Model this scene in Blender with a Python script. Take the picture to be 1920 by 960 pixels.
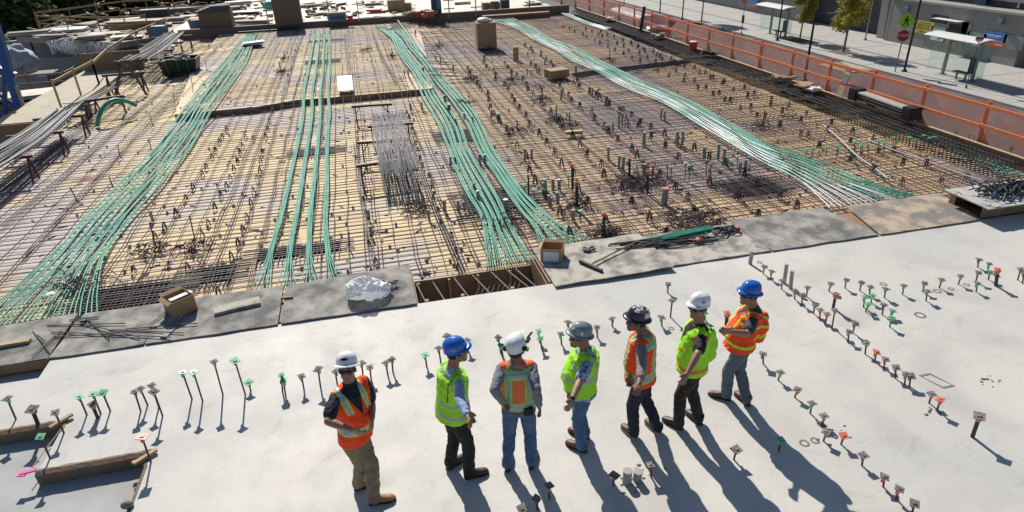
import bpy, bmesh, math, random
from mathutils import Vector, Matrix, noise
R_ = math.radians
random.seed(7)
scene = bpy.context.scene
col = scene.collection
for o in list(bpy.data.objects): bpy.data.objects.remove(o)

# ------------------------------------------------------------------ camera
F_PX, CX, CY, CAM_H = 1225., 960., 480., 5.7
ROWS = [Vector((0.97244553, -0.13531334, 0.18984202)),
        Vector((-0.23056379, -0.43771648, 0.86904811)),
        Vector((-0.03449682, -0.88887265, -0.45685379))]
CAM = Vector((0, 0, CAM_H))
cd = bpy.data.cameras.new('camera'); cam = bpy.data.objects.new('camera', cd); col.objects.link(cam)
m = Matrix.Identity(4)
for i in range(3):
    m[i][0] = ROWS[i][0]; m[i][1] = -ROWS[i][1]; m[i][2] = -ROWS[i][2]; m[i][3] = CAM[i]
cam.matrix_world = m
cd.sensor_width = 36; cd.lens = 36*F_PX/1920; cd.clip_end = 1000; cd.clip_start = .1
scene.camera = cam
# ------------------------------------------------------------------ light
SUN_AZ, SUN_EL = 95., 39.
w = bpy.data.worlds.new('World'); scene.world = w; w.use_nodes = True
nt = w.node_tree; bg = nt.nodes['Background']
sky = nt.nodes.new('ShaderNodeTexSky'); sky.sky_type = 'NISHITA'; sky.sun_disc = False
sky.sun_elevation = R_(SUN_EL); sky.sun_rotation = R_(90-SUN_AZ); sky.ozone_density = 3.5; sky.dust_density = .6
nt.links.new(sky.outputs[0], bg.inputs[0]); bg.inputs[1].default_value = .075
sl = bpy.data.lights.new('sun', 'SUN'); sl.energy = 4.9; sl.angle = R_(.5); sl.color = (1, .95, .87)
sun = bpy.data.objects.new('sun', sl); col.objects.link(sun)
sv = Vector((math.cos(R_(SUN_AZ))*math.cos(R_(SUN_EL)), math.sin(R_(SUN_AZ))*math.cos(R_(SUN_EL)), math.sin(R_(SUN_EL))))
sun.rotation_euler = sv.to_track_quat('Z', 'Y').to_euler(); sun.location = (0, 30, 30)
vs = scene.view_settings; vs.view_transform = 'Standard'; vs.look = 'None'; vs.exposure = .19; vs.gamma = 1
scene.render.engine = 'CYCLES'

# ------------------------------------------------------------------ pixel -> place
def ray(u, v):
    c = Vector(((u-CX)/F_PX, (v-CY)/F_PX, 1.))
    return Vector([r.dot(c) for r in ROWS])
def P(u, v, z=0.):
    d = ray(u, v); return CAM + d*((z-CAM_H)/d.z)
def PX(u, v, x):
    d = ray(u, v); return CAM + d*(x/d.x)
def PY(u, v, y):
    d = ray(u, v); return CAM + d*(y/d.y)
def proj(p):
    q = Vector(p)-CAM; c = [sum(ROWS[i][k]*q[i] for i in range(3)) for k in range(3)]
    return CX+F_PX*c[0]/c[2], CY+F_PX*c[1]/c[2]
def height(base, v):                       # height above base that reaches picture row v
    lo, hi = 0., 14.
    for _ in range(40):
        mid = (lo+hi)/2
        if proj((base.x, base.y, base.z+mid))[1] > v: lo = mid
        else: hi = mid
    return lo

# ------------------------------------------------------------------ materials
MATS = {}
def mat(name, c, c2=None, scale=6., rough=.75, bump=0., bscale=None, metal=0., detail=6., lo=.35, hi=.65, alpha=None, spec=None, trans=None, coords='Object'):
    if name in MATS: return MATS[name]
    m = bpy.data.materials.new(name); m.use_nodes = True; n = m.node_tree; b = n.nodes['Principled BSDF']
    b.inputs['Roughness'].default_value = rough; b.inputs['Metallic'].default_value = metal
    if spec is not None: b.inputs['Specular IOR Level'].default_value = spec
    tc = n.nodes.new('ShaderNodeTexCoord')
    c2 = c2 or tuple(x*.82 for x in c)
    nz = n.nodes.new('ShaderNodeTexNoise'); nz.inputs['Scale'].default_value = scale; nz.inputs['Detail'].default_value = detail
    nz.inputs['Roughness'].default_value = .6
    n.links.new(tc.outputs[coords], nz.inputs['Vector'])
    cr = n.nodes.new('ShaderNodeValToRGB'); cr.color_ramp.elements[0].position = lo; cr.color_ramp.elements[1].position = hi
    cr.color_ramp.elements[0].color = (*c, 1); cr.color_ramp.elements[1].color = (*c2, 1)
    n.links.new(nz.outputs[0], cr.inputs[0]); n.links.new(cr.outputs[0], b.inputs['Base Color'])
    if bump:
        bp = n.nodes.new('ShaderNodeBump'); bp.inputs['Strength'].default_value = bump; bp.inputs['Distance'].default_value = .02
        n2 = n.nodes.new('ShaderNodeTexNoise'); n2.inputs['Scale'].default_value = bscale or scale*4; n2.inputs['Detail'].default_value = 5
        n.links.new(tc.outputs[coords], n2.inputs['Vector']); n.links.new(n2.outputs[0], bp.inputs['Height']); n.links.new(bp.outputs[0], b.inputs['Normal'])
    if alpha is not None: b.inputs['Alpha'].default_value = alpha
    if trans is not None: b.inputs['Transmission Weight'].default_value = trans
    MATS[name] = m; return m

def N(nt, t, **kw):
    x = nt.nodes.new(t)
    for k, v in kw.items():
        if k.startswith('i_'): x.inputs[k[2:].replace('_', ' ')].default_value = v
        else: setattr(x, k, v)
    return x
def math_(nt, op, a, b=None, clamp=False):
    x = nt.nodes.new('ShaderNodeMath'); x.operation = op; x.use_clamp = clamp
    for i, v in enumerate((a, b)):
        if v is None: continue
        if isinstance(v, (int, float)): x.inputs[i].default_value = v
        else: nt.links.new(v, x.inputs[i])
    return x.outputs[0]
def mixc(nt, f, a, b, mode='MIX'):
    x = nt.nodes.new('ShaderNodeMix'); x.data_type = 'RGBA'; x.blend_type = mode
    if isinstance(f, (int, float)): x.inputs[0].default_value = f
    else: nt.links.new(f, x.inputs[0])
    for i, v in ((6, a), (7, b)):
        if isinstance(v, tuple): x.inputs[i].default_value = (*v, 1)
        else: nt.links.new(v, x.inputs[i])
    return x.outputs[2]
def ramp(nt, v, lo, hi):
    x = nt.nodes.new('ShaderNodeMapRange'); x.inputs[1].default_value = lo; x.inputs[2].default_value = hi
    nt.links.new(v, x.inputs[0]); return x.outputs[0]

def concrete_slab_mat():
    m = bpy.data.materials.new('troweled concrete'); m.use_nodes = True; n = m.node_tree; b = n.nodes['Principled BSDF']
    tc = N(n, 'ShaderNodeTexCoord'); co = tc.outputs['Object']
    def nz(s, d=5, r=.55, vec=co):
        x = N(n, 'ShaderNodeTexNoise'); x.inputs['Scale'].default_value = s; x.inputs['Detail'].default_value = d; x.inputs['Roughness'].default_value = r
        n.links.new(vec, x.inputs['Vector']); return x.outputs[0]
    big = nz(.35, 4); mid = nz(1.6, 6, .65); fine = nz(14, 6, .7)
    warp = N(n, 'ShaderNodeTexNoise'); warp.inputs['Scale'].default_value = .8; n.links.new(co, warp.inputs['Vector'])
    wv = mixc(n, .22, co, warp.outputs['Color'], 'ADD')
    v = N(n, 'ShaderNodeTexVoronoi'); v.inputs['Scale'].default_value = .42; n.links.new(wv, v.inputs['Vector'])
    s = math_(n, 'SINE', math_(n, 'MULTIPLY', v.outputs['Distance'], 34.))
    ln = ramp(n, s, .86, 1.0); ln = math_(n, 'MULTIPLY', ln, ramp(n, mid, .5, .68))
    e = N(n, 'ShaderNodeTexVoronoi', feature='DISTANCE_TO_EDGE'); e.inputs['Scale'].default_value = .42; n.links.new(wv, e.inputs['Vector'])
    edge = ramp(n, e.outputs['Distance'], .012, 0.); edge = math_(n, 'MULTIPLY', edge, ramp(n, mid, .45, .62))
    c = mixc(n, ramp(n, big, .3, .7), (.63, .59, .52), (.50, .49, .46))
    c = mixc(n, math_(n, 'MULTIPLY', ramp(n, mid, .46, .74), .38), c, (.40, .385, .36))
    c = mixc(n, math_(n, 'MULTIPLY', ramp(n, fine, .5, .75), .22), c, (.30, .29, .28))
    c = mixc(n, math_(n, 'MULTIPLY', ln, .34), c, (.33, .31, .29))
    v2 = N(n, 'ShaderNodeTexVoronoi'); v2.inputs['Scale'].default_value = .27; mp = N(n, 'ShaderNodeVectorMath', operation='ADD'); mp.inputs[1].default_value = (3.3, 7.1, 0); n.links.new(wv, mp.inputs[0]); n.links.new(mp.outputs[0], v2.inputs['Vector'])
    s2 = ramp(n, math_(n, 'SINE', math_(n, 'MULTIPLY', v2.outputs['Distance'], 21.)), -.2, 1.); st2 = N(n, 'ShaderNodeTexNoise'); st2.inputs['Scale'].default_value = .9; n.links.new(mp.outputs[0], st2.inputs['Vector'])
    c = mixc(n, math_(n, 'MULTIPLY', math_(n, 'MULTIPLY', s2, ramp(n, st2.outputs[0], .38, .62)), .34), c, (.36, .345, .33))
    cr_ = N(n, 'ShaderNodeTexNoise'); cr_.inputs['Scale'].default_value = .55; cr_.inputs['Detail'].default_value = 9; n.links.new(co, cr_.inputs['Vector'])
    hair = ramp(n, math_(n, 'ABSOLUTE', math_(n, 'SUBTRACT', cr_.outputs[0], .5)), .0035, .0)
    c = mixc(n, math_(n, 'MULTIPLY', math_(n, 'MULTIPLY', hair, ramp(n, big, .5, .6)), .3), c, (.26, .25, .24))
    c = mixc(n, math_(n, 'MULTIPLY', edge, .10), c, (.3, .29, .28))
    sp = nz(38, 2, .5); c = mixc(n, math_(n, 'MULTIPLY', ramp(n, sp, .76, .80), .6), c, (.16, .15, .14))
    n.links.new(c, b.inputs['Base Color'])
    rg = ramp(n, mid, .2, .8); rr = N(n, 'ShaderNodeMapRange'); rr.inputs[3].default_value = .5; rr.inputs[4].default_value = .75
    n.links.new(mid, rr.inputs[0]); n.links.new(rr.outputs[0], b.inputs['Roughness']); b.inputs['Specular IOR Level'].default_value = .3
    bp = N(n, 'ShaderNodeBump'); bp.inputs['Strength'].default_value = .25; bp.inputs['Distance'].default_value = .01
    hgt = math_(n, 'ADD', mid, math_(n, 'MULTIPLY', ln, .3)); n.links.new(hgt, bp.inputs['Height']); n.links.new(bp.outputs[0], b.inputs['Normal'])
    return m

def deck_mat():
    m = bpy.data.materials.new('form plywood'); m.use_nodes = True; n = m.node_tree; b = n.nodes['Principled BSDF']
    tc = N(n, 'ShaderNodeTexCoord'); co = tc.outputs['Object']
    br = N(n, 'ShaderNodeTexBrick'); br.inputs['Scale'].default_value = 1.; br.inputs['Brick Width'].default_value = 2.44; br.inputs['Row Height'].default_value = 1.22
    br.inputs['Mortar Size'].default_value = .012; br.inputs['Color1'].default_value = (.72, .56, .31, 1); br.inputs['Color2'].default_value = (.58, .43, .235, 1); br.inputs['Mortar'].default_value = (.10, .075, .05, 1)
    n.links.new(co, br.inputs['Vector'])
    def nz(s, d=5, r=.6):
        x = N(n, 'ShaderNodeTexNoise'); x.inputs['Scale'].default_value = s; x.inputs['Detail'].default_value = d; x.inputs['Roughness'].default_value = r
        n.links.new(co, x.inputs['Vector']); return x.outputs[0]
    sx = N(n, 'ShaderNodeSeparateXYZ'); n.links.new(co, sx.inputs[0])
    right = ramp(n, math_(n, 'ADD', sx.outputs[0], math_(n, 'MULTIPLY', nz(.3), 6.)), 3.5, 9.)
    c = mixc(n, math_(n, 'MULTIPLY', right, .55), br.outputs[0], (.42, .26, .14))
    dustc = mixc(n, right, (.46, .41, .42), (.27, .225, .24)); dust = ramp(n, nz(.16, 6), .49, .57); c = mixc(n, math_(n, 'MULTIPLY', dust, .78), c, dustc)
    grime = ramp(n, nz(2.2, 7, .7), .56, .72); c = mixc(n, math_(n, 'MULTIPLY', grime, .38), c, (.22, .16, .12))
    fine = ramp(n, nz(22, 4), .6, .75); c = mixc(n, math_(n, 'MULTIPLY', fine, .35), c, (.15, .11, .09))
    n.links.new(c, b.inputs['Base Color']); b.inputs['Roughness'].default_value = .75
    return m

M = dict(
 slab=concrete_slab_mat(), deck=deck_mat(),
 concrete=mat('rough concrete', (.42, .41, .38), (.30, .29, .28), 2.5, .9, .3),
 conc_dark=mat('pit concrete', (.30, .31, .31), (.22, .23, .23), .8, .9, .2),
 splat=mat('splattered board', (.39, .365, .32), (.135, .13, .122), 1.9, .92, .6, 30, detail=9, lo=.38, hi=.6),
 splat2=mat('chalky board', (.47, .43, .36), (.20, .185, .165), 2.8, .92, .5, 26, detail=9, lo=.45, hi=.62),
 splat3=mat('brown stained board', (.46, .36, .25), (.20, .18, .16), 1.7, .9, .5, 24, detail=9, lo=.42, hi=.56),
 ply=mat('plywood', (.55, .41, .22), (.44, .32, .17), 3, .7),
 plydark=mat('brown plywood', (.30, .185, .10), (.22, .135, .075), 3, .75),
 wood=mat('lumber', (.50, .36, .20), (.36, .25, .14), 8, .75),
 woodgrey=mat('weathered lumber', (.36, .33, .29), (.24, .22, .19), 8, .85),
 pale=mat('pale form board', (.70, .63, .50), (.52, .46, .36), 1.2, .7),
 heap=mat('grey white heap', (.50, .50, .52), (.30, .30, .32), 3, .8, .6, 6),
 white=mat('white board', (.74, .73, .70), (.64, .63, .60), 3, .5),
 rebar=mat('rebar steel', (.11, .062, .066), (.05, .034, .046), 9, .85),
 rebarp=mat('dusty rebar', (.12, .080, .10), (.055, .038, .055), 6, .85),
 black=mat('black epoxy bar', (.022, .022, .026), (.045, .042, .045), 9, .6),
 wire=mat('dark wire', (.035, .030, .032), (.07, .055, .05), 14, .6),
 green=mat('green tendon sheath', (.06, .36, .25), (.14, .48, .36), 2.2, .6),
 greenl=mat('glare-whitened green sheath', (.16, .48, .38), (.82, .90, .86), .32, .35, lo=.42, hi=.58),  # near-white patches put the sun's glare into the sheath colour
 greend=mat('deep green sheath', (.02, .26, .15), (.04, .36, .22), 3, .45),
 sleeve=mat('grey sleeve', (.33, .32, .28), (.25, .24, .21), 12, .7),
 galv=mat('galvanised strand', (.34, .33, .35), (.17, .17, .18), 30, .8, spec=.2),
 steel=mat('grey steel', (.17, .175, .19), (.09, .09, .10), 10, .8, spec=.2),
 conduit=mat('conduit grey', (.42, .43, .46), (.32, .33, .36), 10, .6),
 carton=mat('cardboard', (.40, .26, .14), (.33, .21, .11), 6, .85),
 cartond=mat('cardboard inside', (.24, .15, .08), None, 6, .9),
 paper=mat('paper label', (.75, .76, .78), None, 8, .7),
 film=mat('plastic film', (.92, .92, .95), (.80, .80, .86), 9, .3, 0, 40, alpha=.62),
 capg=mat('green plastic', (.04, .42, .16), (.22, .48, .28), 30, .5),
 capo=mat('orange plastic', (.60, .11, .05), (.66, .20, .12), 30, .5),
 capgrey=mat('mortar crusted plate', (.30, .27, .24), (.11, .10, .095), 40, .85, .5, 90),
 orange=mat('orange painted timber', (.88, .27, .11), (.74, .22, .09), 7, .7),
 asphalt=mat('asphalt', (.125, .118, .118), (.10, .095, .095), 3, .9, .3, 60),
 walk=mat('sidewalk concrete', (.44, .42, .39), (.36, .35, .32), 1.3, .85),
 kerb=mat('kerb concrete', (.36, .35, .33), None, 4, .85),
 yellowpad=mat('curb ramp', (.42, .36, .23), (.36, .31, .20), 5, .8),
 dirt=mat('dirt', (.20, .16, .12), (.14, .11, .08), 1.5, .95),
 brick=mat('reddish planting bed', (.17, .11, .08), None, 6, .9),
 bwall=mat('grey facade panel', (.30, .285, .26), (.25, .24, .22), 1.2, .8),
 bdark=mat('dark facade', (.045, .045, .05), (.03, .03, .035), 2, .6),
 bblue=mat('blue grey facade', (.17, .23, .29), None, 2, .7),
 dglass=mat('dark glass', (.02, .025, .03), None, 2, .12),
 polem=mat('black pole paint', (.018, .018, .022), None, 6, .45),
 polegrey=mat('tan steel', (.34, .31, .27), None, 6, .5, metal=.2),
 bluep=mat('blue crane paint', (.012, .07, .24), (.02, .10, .30), 6, .45),
 blued=mat('navy box paint', (.015, .05, .13), None, 6, .5),
 red=mat('red plastic', (.60, .05, .04), None, 8, .5),
 stopred=mat('sign red', (.48, .012, .02), None, 8, .5),
 signyg=mat('sign yellow green', (.42, .80, .02), None, 8, .5),
 signwhite=mat('sign white', (.8, .8, .8), None, 8, .5),
 signblack=mat('sign black', (.01, .01, .01), None, 8, .6),
 posteryellow=mat('poster yellow', (.70, .60, .12), None, 8, .6),
 posterblue=mat('poster blue', (.06, .22, .55), None, 8, .6),
 posterorange=mat('poster orange', (.72, .14, .04), None, 8, .6),
 postergreen=mat('poster green', (.20, .36, .24), None, 8, .6),
 vanwhite=mat('white vehicle paint', (.78, .76, .76), None, 8, .3),
 rubber=mat('tyre rubber', (.02, .02, .02), None, 8, .8),
 pink=mat('pink tape', (.85, .10, .35), None, 8, .6),
 magenta=mat('magenta paint', (.60, .08, .32), None, 8, .6),
 teal=mat('teal paint', (.05, .45, .38), None, 8, .6),
 blackp=mat('black plastic', (.012, .016, .015), None, 8, .45),
 bark=mat('bark', (.20, .16, .12), None, 12, .9, .4),
 earth=mat('ground', (.15, .13, .11), (.10, .09, .075), .4, .95),
)
def netting():
    m = bpy.data.materials.new('orange netting'); m.use_nodes = True; n = m.node_tree; out = n.nodes['Material Output']; b = n.nodes['Principled BSDF']
    b.inputs['Base Color'].default_value = (.95, .24, .11, 1); b.inputs['Roughness'].default_value = .6
    tr = N(n, 'ShaderNodeBsdfTransparent'); tl = N(n, 'ShaderNodeBsdfTranslucent'); tl.inputs[0].default_value = (.95, .28, .14, 1)
    a = N(n, 'ShaderNodeMixShader'); a.inputs[0].default_value = .5; n.links.new(b.outputs[0], a.inputs[1]); n.links.new(tl.outputs[0], a.inputs[2])
    x = N(n, 'ShaderNodeMixShader')
    tc = N(n, 'ShaderNodeTexCoord'); z = N(n, 'ShaderNodeTexNoise'); z.inputs['Scale'].default_value = 1.1; z.inputs['Detail'].default_value = 3; n.links.new(tc.outputs['Object'], z.inputs['Vector'])
    mr = N(n, 'ShaderNodeMapRange'); mr.inputs[1].default_value = .3; mr.inputs[2].default_value = .7; mr.inputs[3].default_value = .34; mr.inputs[4].default_value = .58
    n.links.new(z.outputs[0], mr.inputs[0]); n.links.new(mr.outputs[0], x.inputs[0])
    n.links.new(tr.outputs[0], x.inputs[1]); n.links.new(a.outputs[0], x.inputs[2]); n.links.new(x.outputs[0], out.inputs[0]); return m
M['net'] = netting()
def glassmat():
    m = bpy.data.materials.new('shelter glass'); m.use_nodes = True; n = m.node_tree; out = n.nodes['Material Output']; b = n.nodes['Principled BSDF']
    b.inputs['Base Color'].default_value = (.55, .75, .70, 1); b.inputs['Roughness'].default_value = .08
    tr = N(n, 'ShaderNodeBsdfTransparent'); tr.inputs[0].default_value = (.93, .98, .97, 1)
    x = N(n, 'ShaderNodeMixShader'); x.inputs[0].default_value = .06; n.links.new(tr.outputs[0], x.inputs[1]); n.links.new(b.outputs[0], x.inputs[2]); n.links.new(x.outputs[0], out.inputs[0]); return m
M['glass'] = glassmat()
def leafmat(name, a, b_, c):
    m = bpy.data.materials.new(name); m.use_nodes = True; n = m.node_tree; b = n.nodes['Principled BSDF']; out = n.nodes['Material Output']
    tc = N(n, 'ShaderNodeTexCoord'); z = N(n, 'ShaderNodeTexNoise'); z.inputs['Scale'].default_value = 1.6; z.inputs['Detail'].default_value = 4; n.links.new(tc.outputs['Object'], z.inputs['Vector'])
    cr = N(n, 'ShaderNodeValToRGB'); cr.color_ramp.elements[0].position = .35; cr.color_ramp.elements[1].position = .68; cr.color_ramp.elements[0].color = (*a, 1); cr.color_ramp.elements[1].color = (*c, 1)
    e = cr.color_ramp.elements.new(.5); e.color = (*b_, 1)
    n.links.new(z.outputs[0], cr.inputs[0]); n.links.new(cr.outputs[0], b.inputs['Base Color']); b.inputs['Roughness'].default_value = .6
    tl = N(n, 'ShaderNodeBsdfTranslucent'); n.links.new(cr.outputs[0], tl.inputs[0]); x = N(n, 'ShaderNodeMixShader'); x.inputs[0].default_value = .35
    n.links.new(b.outputs[0], x.inputs[1]); n.links.new(tl.outputs[0], x.inputs[2]); n.links.new(x.outputs[0], out.inputs[0]); return m
M['leafy'] = leafmat('yellow green leaves', (.16, .19, .025), (.32, .29, .035), (.48, .36, .05))
M['leafd'] = leafmat('dark green leaves', (.035, .055, .016), (.07, .10, .025), (.15, .17, .04))

# ------------------------------------------------------------------ mesh builder
class MB:
    def __init__(s): s.v = []; s.f = []; s.m = []
    def add(s, vs, fs, mi=0):
        k = len(s.v); s.v += [tuple(x) for x in vs]; s.f += [tuple(i+k for i in f) for f in fs]; s.m += [mi]*len(fs); return s
    def obox(s, c, ax, ay, az, mi=0):
        c, ax, ay, az = Vector(c), Vector(ax), Vector(ay), Vector(az)
        vs = [c+ax*i+ay*j+az*k for k in (-1, 1) for j in (-1, 1) for i in (-1, 1)]
        return s.add(vs, [(0, 2, 3, 1), (4, 5, 7, 6), (0, 1, 5, 4), (2, 6, 7, 3), (0, 4, 6, 2), (1, 3, 7, 5)], mi)
    def box(s, c, d, rz=0., mi=0):
        a, b = math.cos(rz), math.sin(rz)
        return s.obox(c, (a*d[0]/2, b*d[0]/2, 0), (-b*d[1]/2, a*d[1]/2, 0), (0, 0, d[2]/2), mi)
    def bar(s, p, q, w_, h_, mi=0, up=Vector((0, 0, 1))):
        p, q = Vector(p), Vector(q); d = (q-p); L = d.length
        if L < 1e-6: return s
        d /= L
        if abs(d.dot(up)) > .95: up = Vector((1, 0, 0))
        sd = d.cross(up).normalized(); u = sd.cross(d)
        return s.obox((p+q)/2, d*L/2, sd*w_/2, u*h_/2, mi)
    def tube(s, pts, r, n=6, mi=0, cap=True):
        pts = [Vector(p) for p in pts]; k = len(pts); rr = r if isinstance(r, (list, tuple)) else [r]*k
        vs = []; u = None
        for i, p in enumerate(pts):
            d = (pts[min(i+1, k-1)]-pts[max(i-1, 0)]);
            if d.length < 1e-9: d = Vector((0, 0, 1))
            d.normalize()
            if u is None: u = d.orthogonal().normalized()
            u = (u-d*u.dot(d))
            if u.length < 1e-5: u = d.orthogonal()
            u.normalize(); w2 = d.cross(u)
            for j in range(n):
                a = 2*math.pi*j/n; vs.append(p+(u*math.cos(a)+w2*math.sin(a))*rr[i])
        fs = [(i*n+j, i*n+(j+1) % n, (i+1)*n+(j+1) % n, (i+1)*n+j) for i in range(k-1) for j in range(n)]
        if cap and n > 2: fs += [tuple(range(n-1, -1, -1)), tuple((k-1)*n+j for j in range(n))]
        return s.add(vs, fs, mi)
    def prism(s, poly, z0, z1, mi=0):
        n = len(poly); vs = [(p[0], p[1], z0) for p in poly]+[(p[0], p[1], z1) for p in poly]
        fs = [tuple(range(n-1, -1, -1)), tuple(range(n, 2*n))]+[(i, (i+1) % n, n+(i+1) % n, n+i) for i in range(n)]
        return s.add(vs, fs, mi)
    def lathe(s, c, prof, n=16, mi=0):
        c = Vector(c); vs = [c+Vector((r*math.cos(2*math.pi*j/n), r*math.sin(2*math.pi*j/n), z)) for r, z in prof for j in range(n)]
        fs = [(i*n+j, i*n+(j+1) % n, (i+1)*n+(j+1) % n, (i+1)*n+j) for i in range(len(prof)-1) for j in range(n)]
        if prof[0][0] > 1e-4: fs.append(tuple(range(n-1, -1, -1)))
        if prof[-1][0] > 1e-4: fs.append(tuple((len(prof)-1)*n+j for j in range(n)))
        return s.add(vs, fs, mi)
    def ell(s, c, rx, ry, rz, A=None, n=14, m_=9, mi=0):
        c = Vector(c); A = A or (Vector((1, 0, 0)), Vector((0, 1, 0)), Vector((0, 0, 1)))
        vs = []
        for i in range(m_+1):
            t = math.pi*i/m_; 
            for j in range(n):
                a = 2*math.pi*j/n; vs.append(c+A[0]*(rx*math.sin(t)*math.cos(a))+A[1]*(ry*math.sin(t)*math.sin(a))-A[2]*(rz*math.cos(t)))
        fs = [(i*n+j, i*n+(j+1) % n, (i+1)*n+(j+1) % n, (i+1)*n+j) for i in range(m_) for j in range(n)]
        return s.add(vs, fs, mi)
    def loft(s, rings, n=20, mi=0, ex=2.):
        vs = []
        for c, A, B, ra, rb in rings:
            for j in range(n):
                a = 2*math.pi*j/n; ca, sa = math.cos(a), math.sin(a)
                x = math.copysign(abs(ca)**(2/ex), ca); y = math.copysign(abs(sa)**(2/ex), sa)
                vs.append(Vector(c)+A*(x*ra)+B*(y*rb))
        k = len(rings)
        fs = [(i*n+j, i*n+(j+1) % n, (i+1)*n+(j+1) % n, (i+1)*n+j) for i in range(k-1) for j in range(n)]
        fs += [tuple(range(n-1, -1, -1)), tuple((k-1)*n+j for j in range(n))]
        return s.add(vs, fs, mi)
    def build(s, name, mats, parent=None, origin=(0, 0, 0), smooth=False):
        o_ = Vector(origin); me = bpy.data.meshes.new(name)
        me.from_pydata([tuple(Vector(v)-o_) for v in s.v], [], s.f)
        if not isinstance(mats, (list, tuple)): mats = [mats]
        for x in mats: me.materials.append(x)
        if len(mats) > 1: me.polygons.foreach_set('material_index', s.m)
        if smooth: me.polygons.foreach_set('use_smooth', [True]*len(me.polygons))
        me.update(); ob = bpy.data.objects.new(name, me); col.objects.link(ob)
        if parent is not None: ob.parent = parent
        else: ob.location = o_
        return ob
def fixn(ob):
    bm = bmesh.new(); bm.from_mesh(ob.data); bmesh.ops.recalc_face_normals(bm, faces=bm.faces); bm.to_mesh(ob.data); bm.free(); return ob
LONG = []
def trim(l):
    w_ = l.split()
    for a in ('the', 'a', 'an'):
        while len(w_) > 16 and a in w_[1:]: w_.pop(len(w_)-1-w_[::-1].index(a))
    if len(w_) > 16: LONG.append(l)
    return ' '.join(w_)
def tag(o, label=None, cat=None, group=None, kind=None):
    if label: label = trim(label)
    if label: o['label'] = label
    if cat: o['category'] = cat
    if group: o['group'] = group
    if kind: o['kind'] = kind
    return o
def empty(name, loc, label, cat, group=None):
    o = bpy.data.objects.new(name, None); o.location = loc; o.empty_display_size = .1; col.objects.link(o); return tag(o, label, cat, group)
def struct(mb, name, mt): return tag(fixn(mb.build(name, mt)), kind='structure')
def thing(mb, name, mt, label, cat, group=None, origin=None, smooth=False, rc=True):
    if origin is None:
        n = len(mb.v); origin = (sum(v[0] for v in mb.v)/n, sum(v[1] for v in mb.v)/n, min(v[2] for v in mb.v))
    o = mb.build(name, mt, None, origin, smooth)
    if rc: fixn(o)
    return tag(o, label, cat, group)
ORD = ['first', 'second', 'third', 'fourth', 'fifth', 'sixth', 'seventh', 'eighth', 'ninth', 'tenth', 'eleventh', 'twelfth', 'thirteenth', 'fourteenth', 'fifteenth', 'sixteenth', 'seventeenth', 'eighteenth', 'nineteenth', 'twentieth',
       'twenty-first', 'twenty-second', 'twenty-third', 'twenty-fourth', 'twenty-fifth', 'twenty-sixth', 'twenty-seventh', 'twenty-eighth', 'twenty-ninth', 'thirtieth', 'thirty-first', 'thirty-second', 'thirty-third', 'thirty-fourth', 'thirty-fifth']

def holed_sheet(x0, x1, y0, y1, z, th, holes):
    """flat sheet with rectangular pockets: holes = [(xa, xb, ya, yb, floor_z)]"""
    mb = MB(); xs = sorted({x0, x1} | {h[0] for h in holes} | {h[1] for h in holes}); ys = sorted({y0, y1} | {h[2] for h in holes} | {h[3] for h in holes})
    nx, ny = len(xs)-1, len(ys)-1; D = {}
    for i in range(nx):
        for j in range(ny):
            c, d = (xs[i]+xs[i+1])/2, (ys[j]+ys[j+1])/2; D[i, j] = min([z]+[h[4] for h in holes if h[0] < c < h[1] and h[2] < d < h[3]])
    for i in range(nx):
        for j in range(ny):
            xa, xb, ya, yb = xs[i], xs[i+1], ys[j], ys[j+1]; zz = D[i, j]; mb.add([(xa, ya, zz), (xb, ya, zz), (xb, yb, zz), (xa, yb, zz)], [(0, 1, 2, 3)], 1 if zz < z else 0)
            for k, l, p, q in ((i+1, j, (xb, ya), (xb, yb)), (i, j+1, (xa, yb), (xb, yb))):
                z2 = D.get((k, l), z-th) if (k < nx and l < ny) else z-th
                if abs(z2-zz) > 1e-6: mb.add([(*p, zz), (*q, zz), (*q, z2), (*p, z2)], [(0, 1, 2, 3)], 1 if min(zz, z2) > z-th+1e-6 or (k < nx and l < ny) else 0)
    for p, q in (((x0, y0), (x1, y0)), ((x0, y0), (x0, y1))): mb.add([(*p, z), (*q, z), (*q, z-th), (*p, z-th)], [(0, 1, 2, 3)])
    return mb
# ================================================================== SETTING
ZS = -4.8                                  # street level; the building deck stands a storey above it
DZ = -.25                                  # form deck level
struct(MB().add([(-400, -60, ZS-.05), (400, -60, ZS-.05), (400, 700, ZS-.05), (-400, 700, ZS-.05)], [(0, 1, 2, 3)]), 'ground', M['earth'])
slab_holes = [(-5.95, -5.15, 9.1, 9.6, -.17), (-12., -4.40, 7.0, 7.93, -.17), (-12., -3.14, -3., 7.0, -.17)]
# pockets merged along shared edges are kept a hair apart by the timber edge forms
struct(holed_sheet(-12, 16.2, -5, 9.6, 0, .24, slab_holes), 'floor', [M['slab'], mat('recess concrete', (.42, .42, .40), (.34, .34, .33), 1.6, .85, .2)])
PIT = (.43, 2.74, 9.62, 10.85, -.95)
tr = []
def trench(u0, v0, u1, v1, dep=.45):       # near-left and far-right picture corners of a drop panel
    a = P(u0, v0, DZ); b = P(u1, v1, DZ); tr.append((min(a.x, b.x), max(a.x, b.x), min(a.y, b.y), max(a.y, b.y), DZ-dep*1.9))
tr.append((-5.6, -3.75, 11.35, 12.25, DZ-.9)); tr.append((-3.7, -2.9, 11.9, 12.6, DZ-.9))
trench(482, 492, 637, 452); trench(556, 296, 630, 276); trench(585, 131, 628, 121)
tr.append((2.0, 3.6, 13.6, 14.9, DZ-.9)); trench(835, 270, 875, 245)
trench(590, 88, 640, 82); tr.append((8.2, 9.5, 12.6, 13.6, DZ-.5)); trench(1130, 445, 1150, 430, .2)
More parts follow.
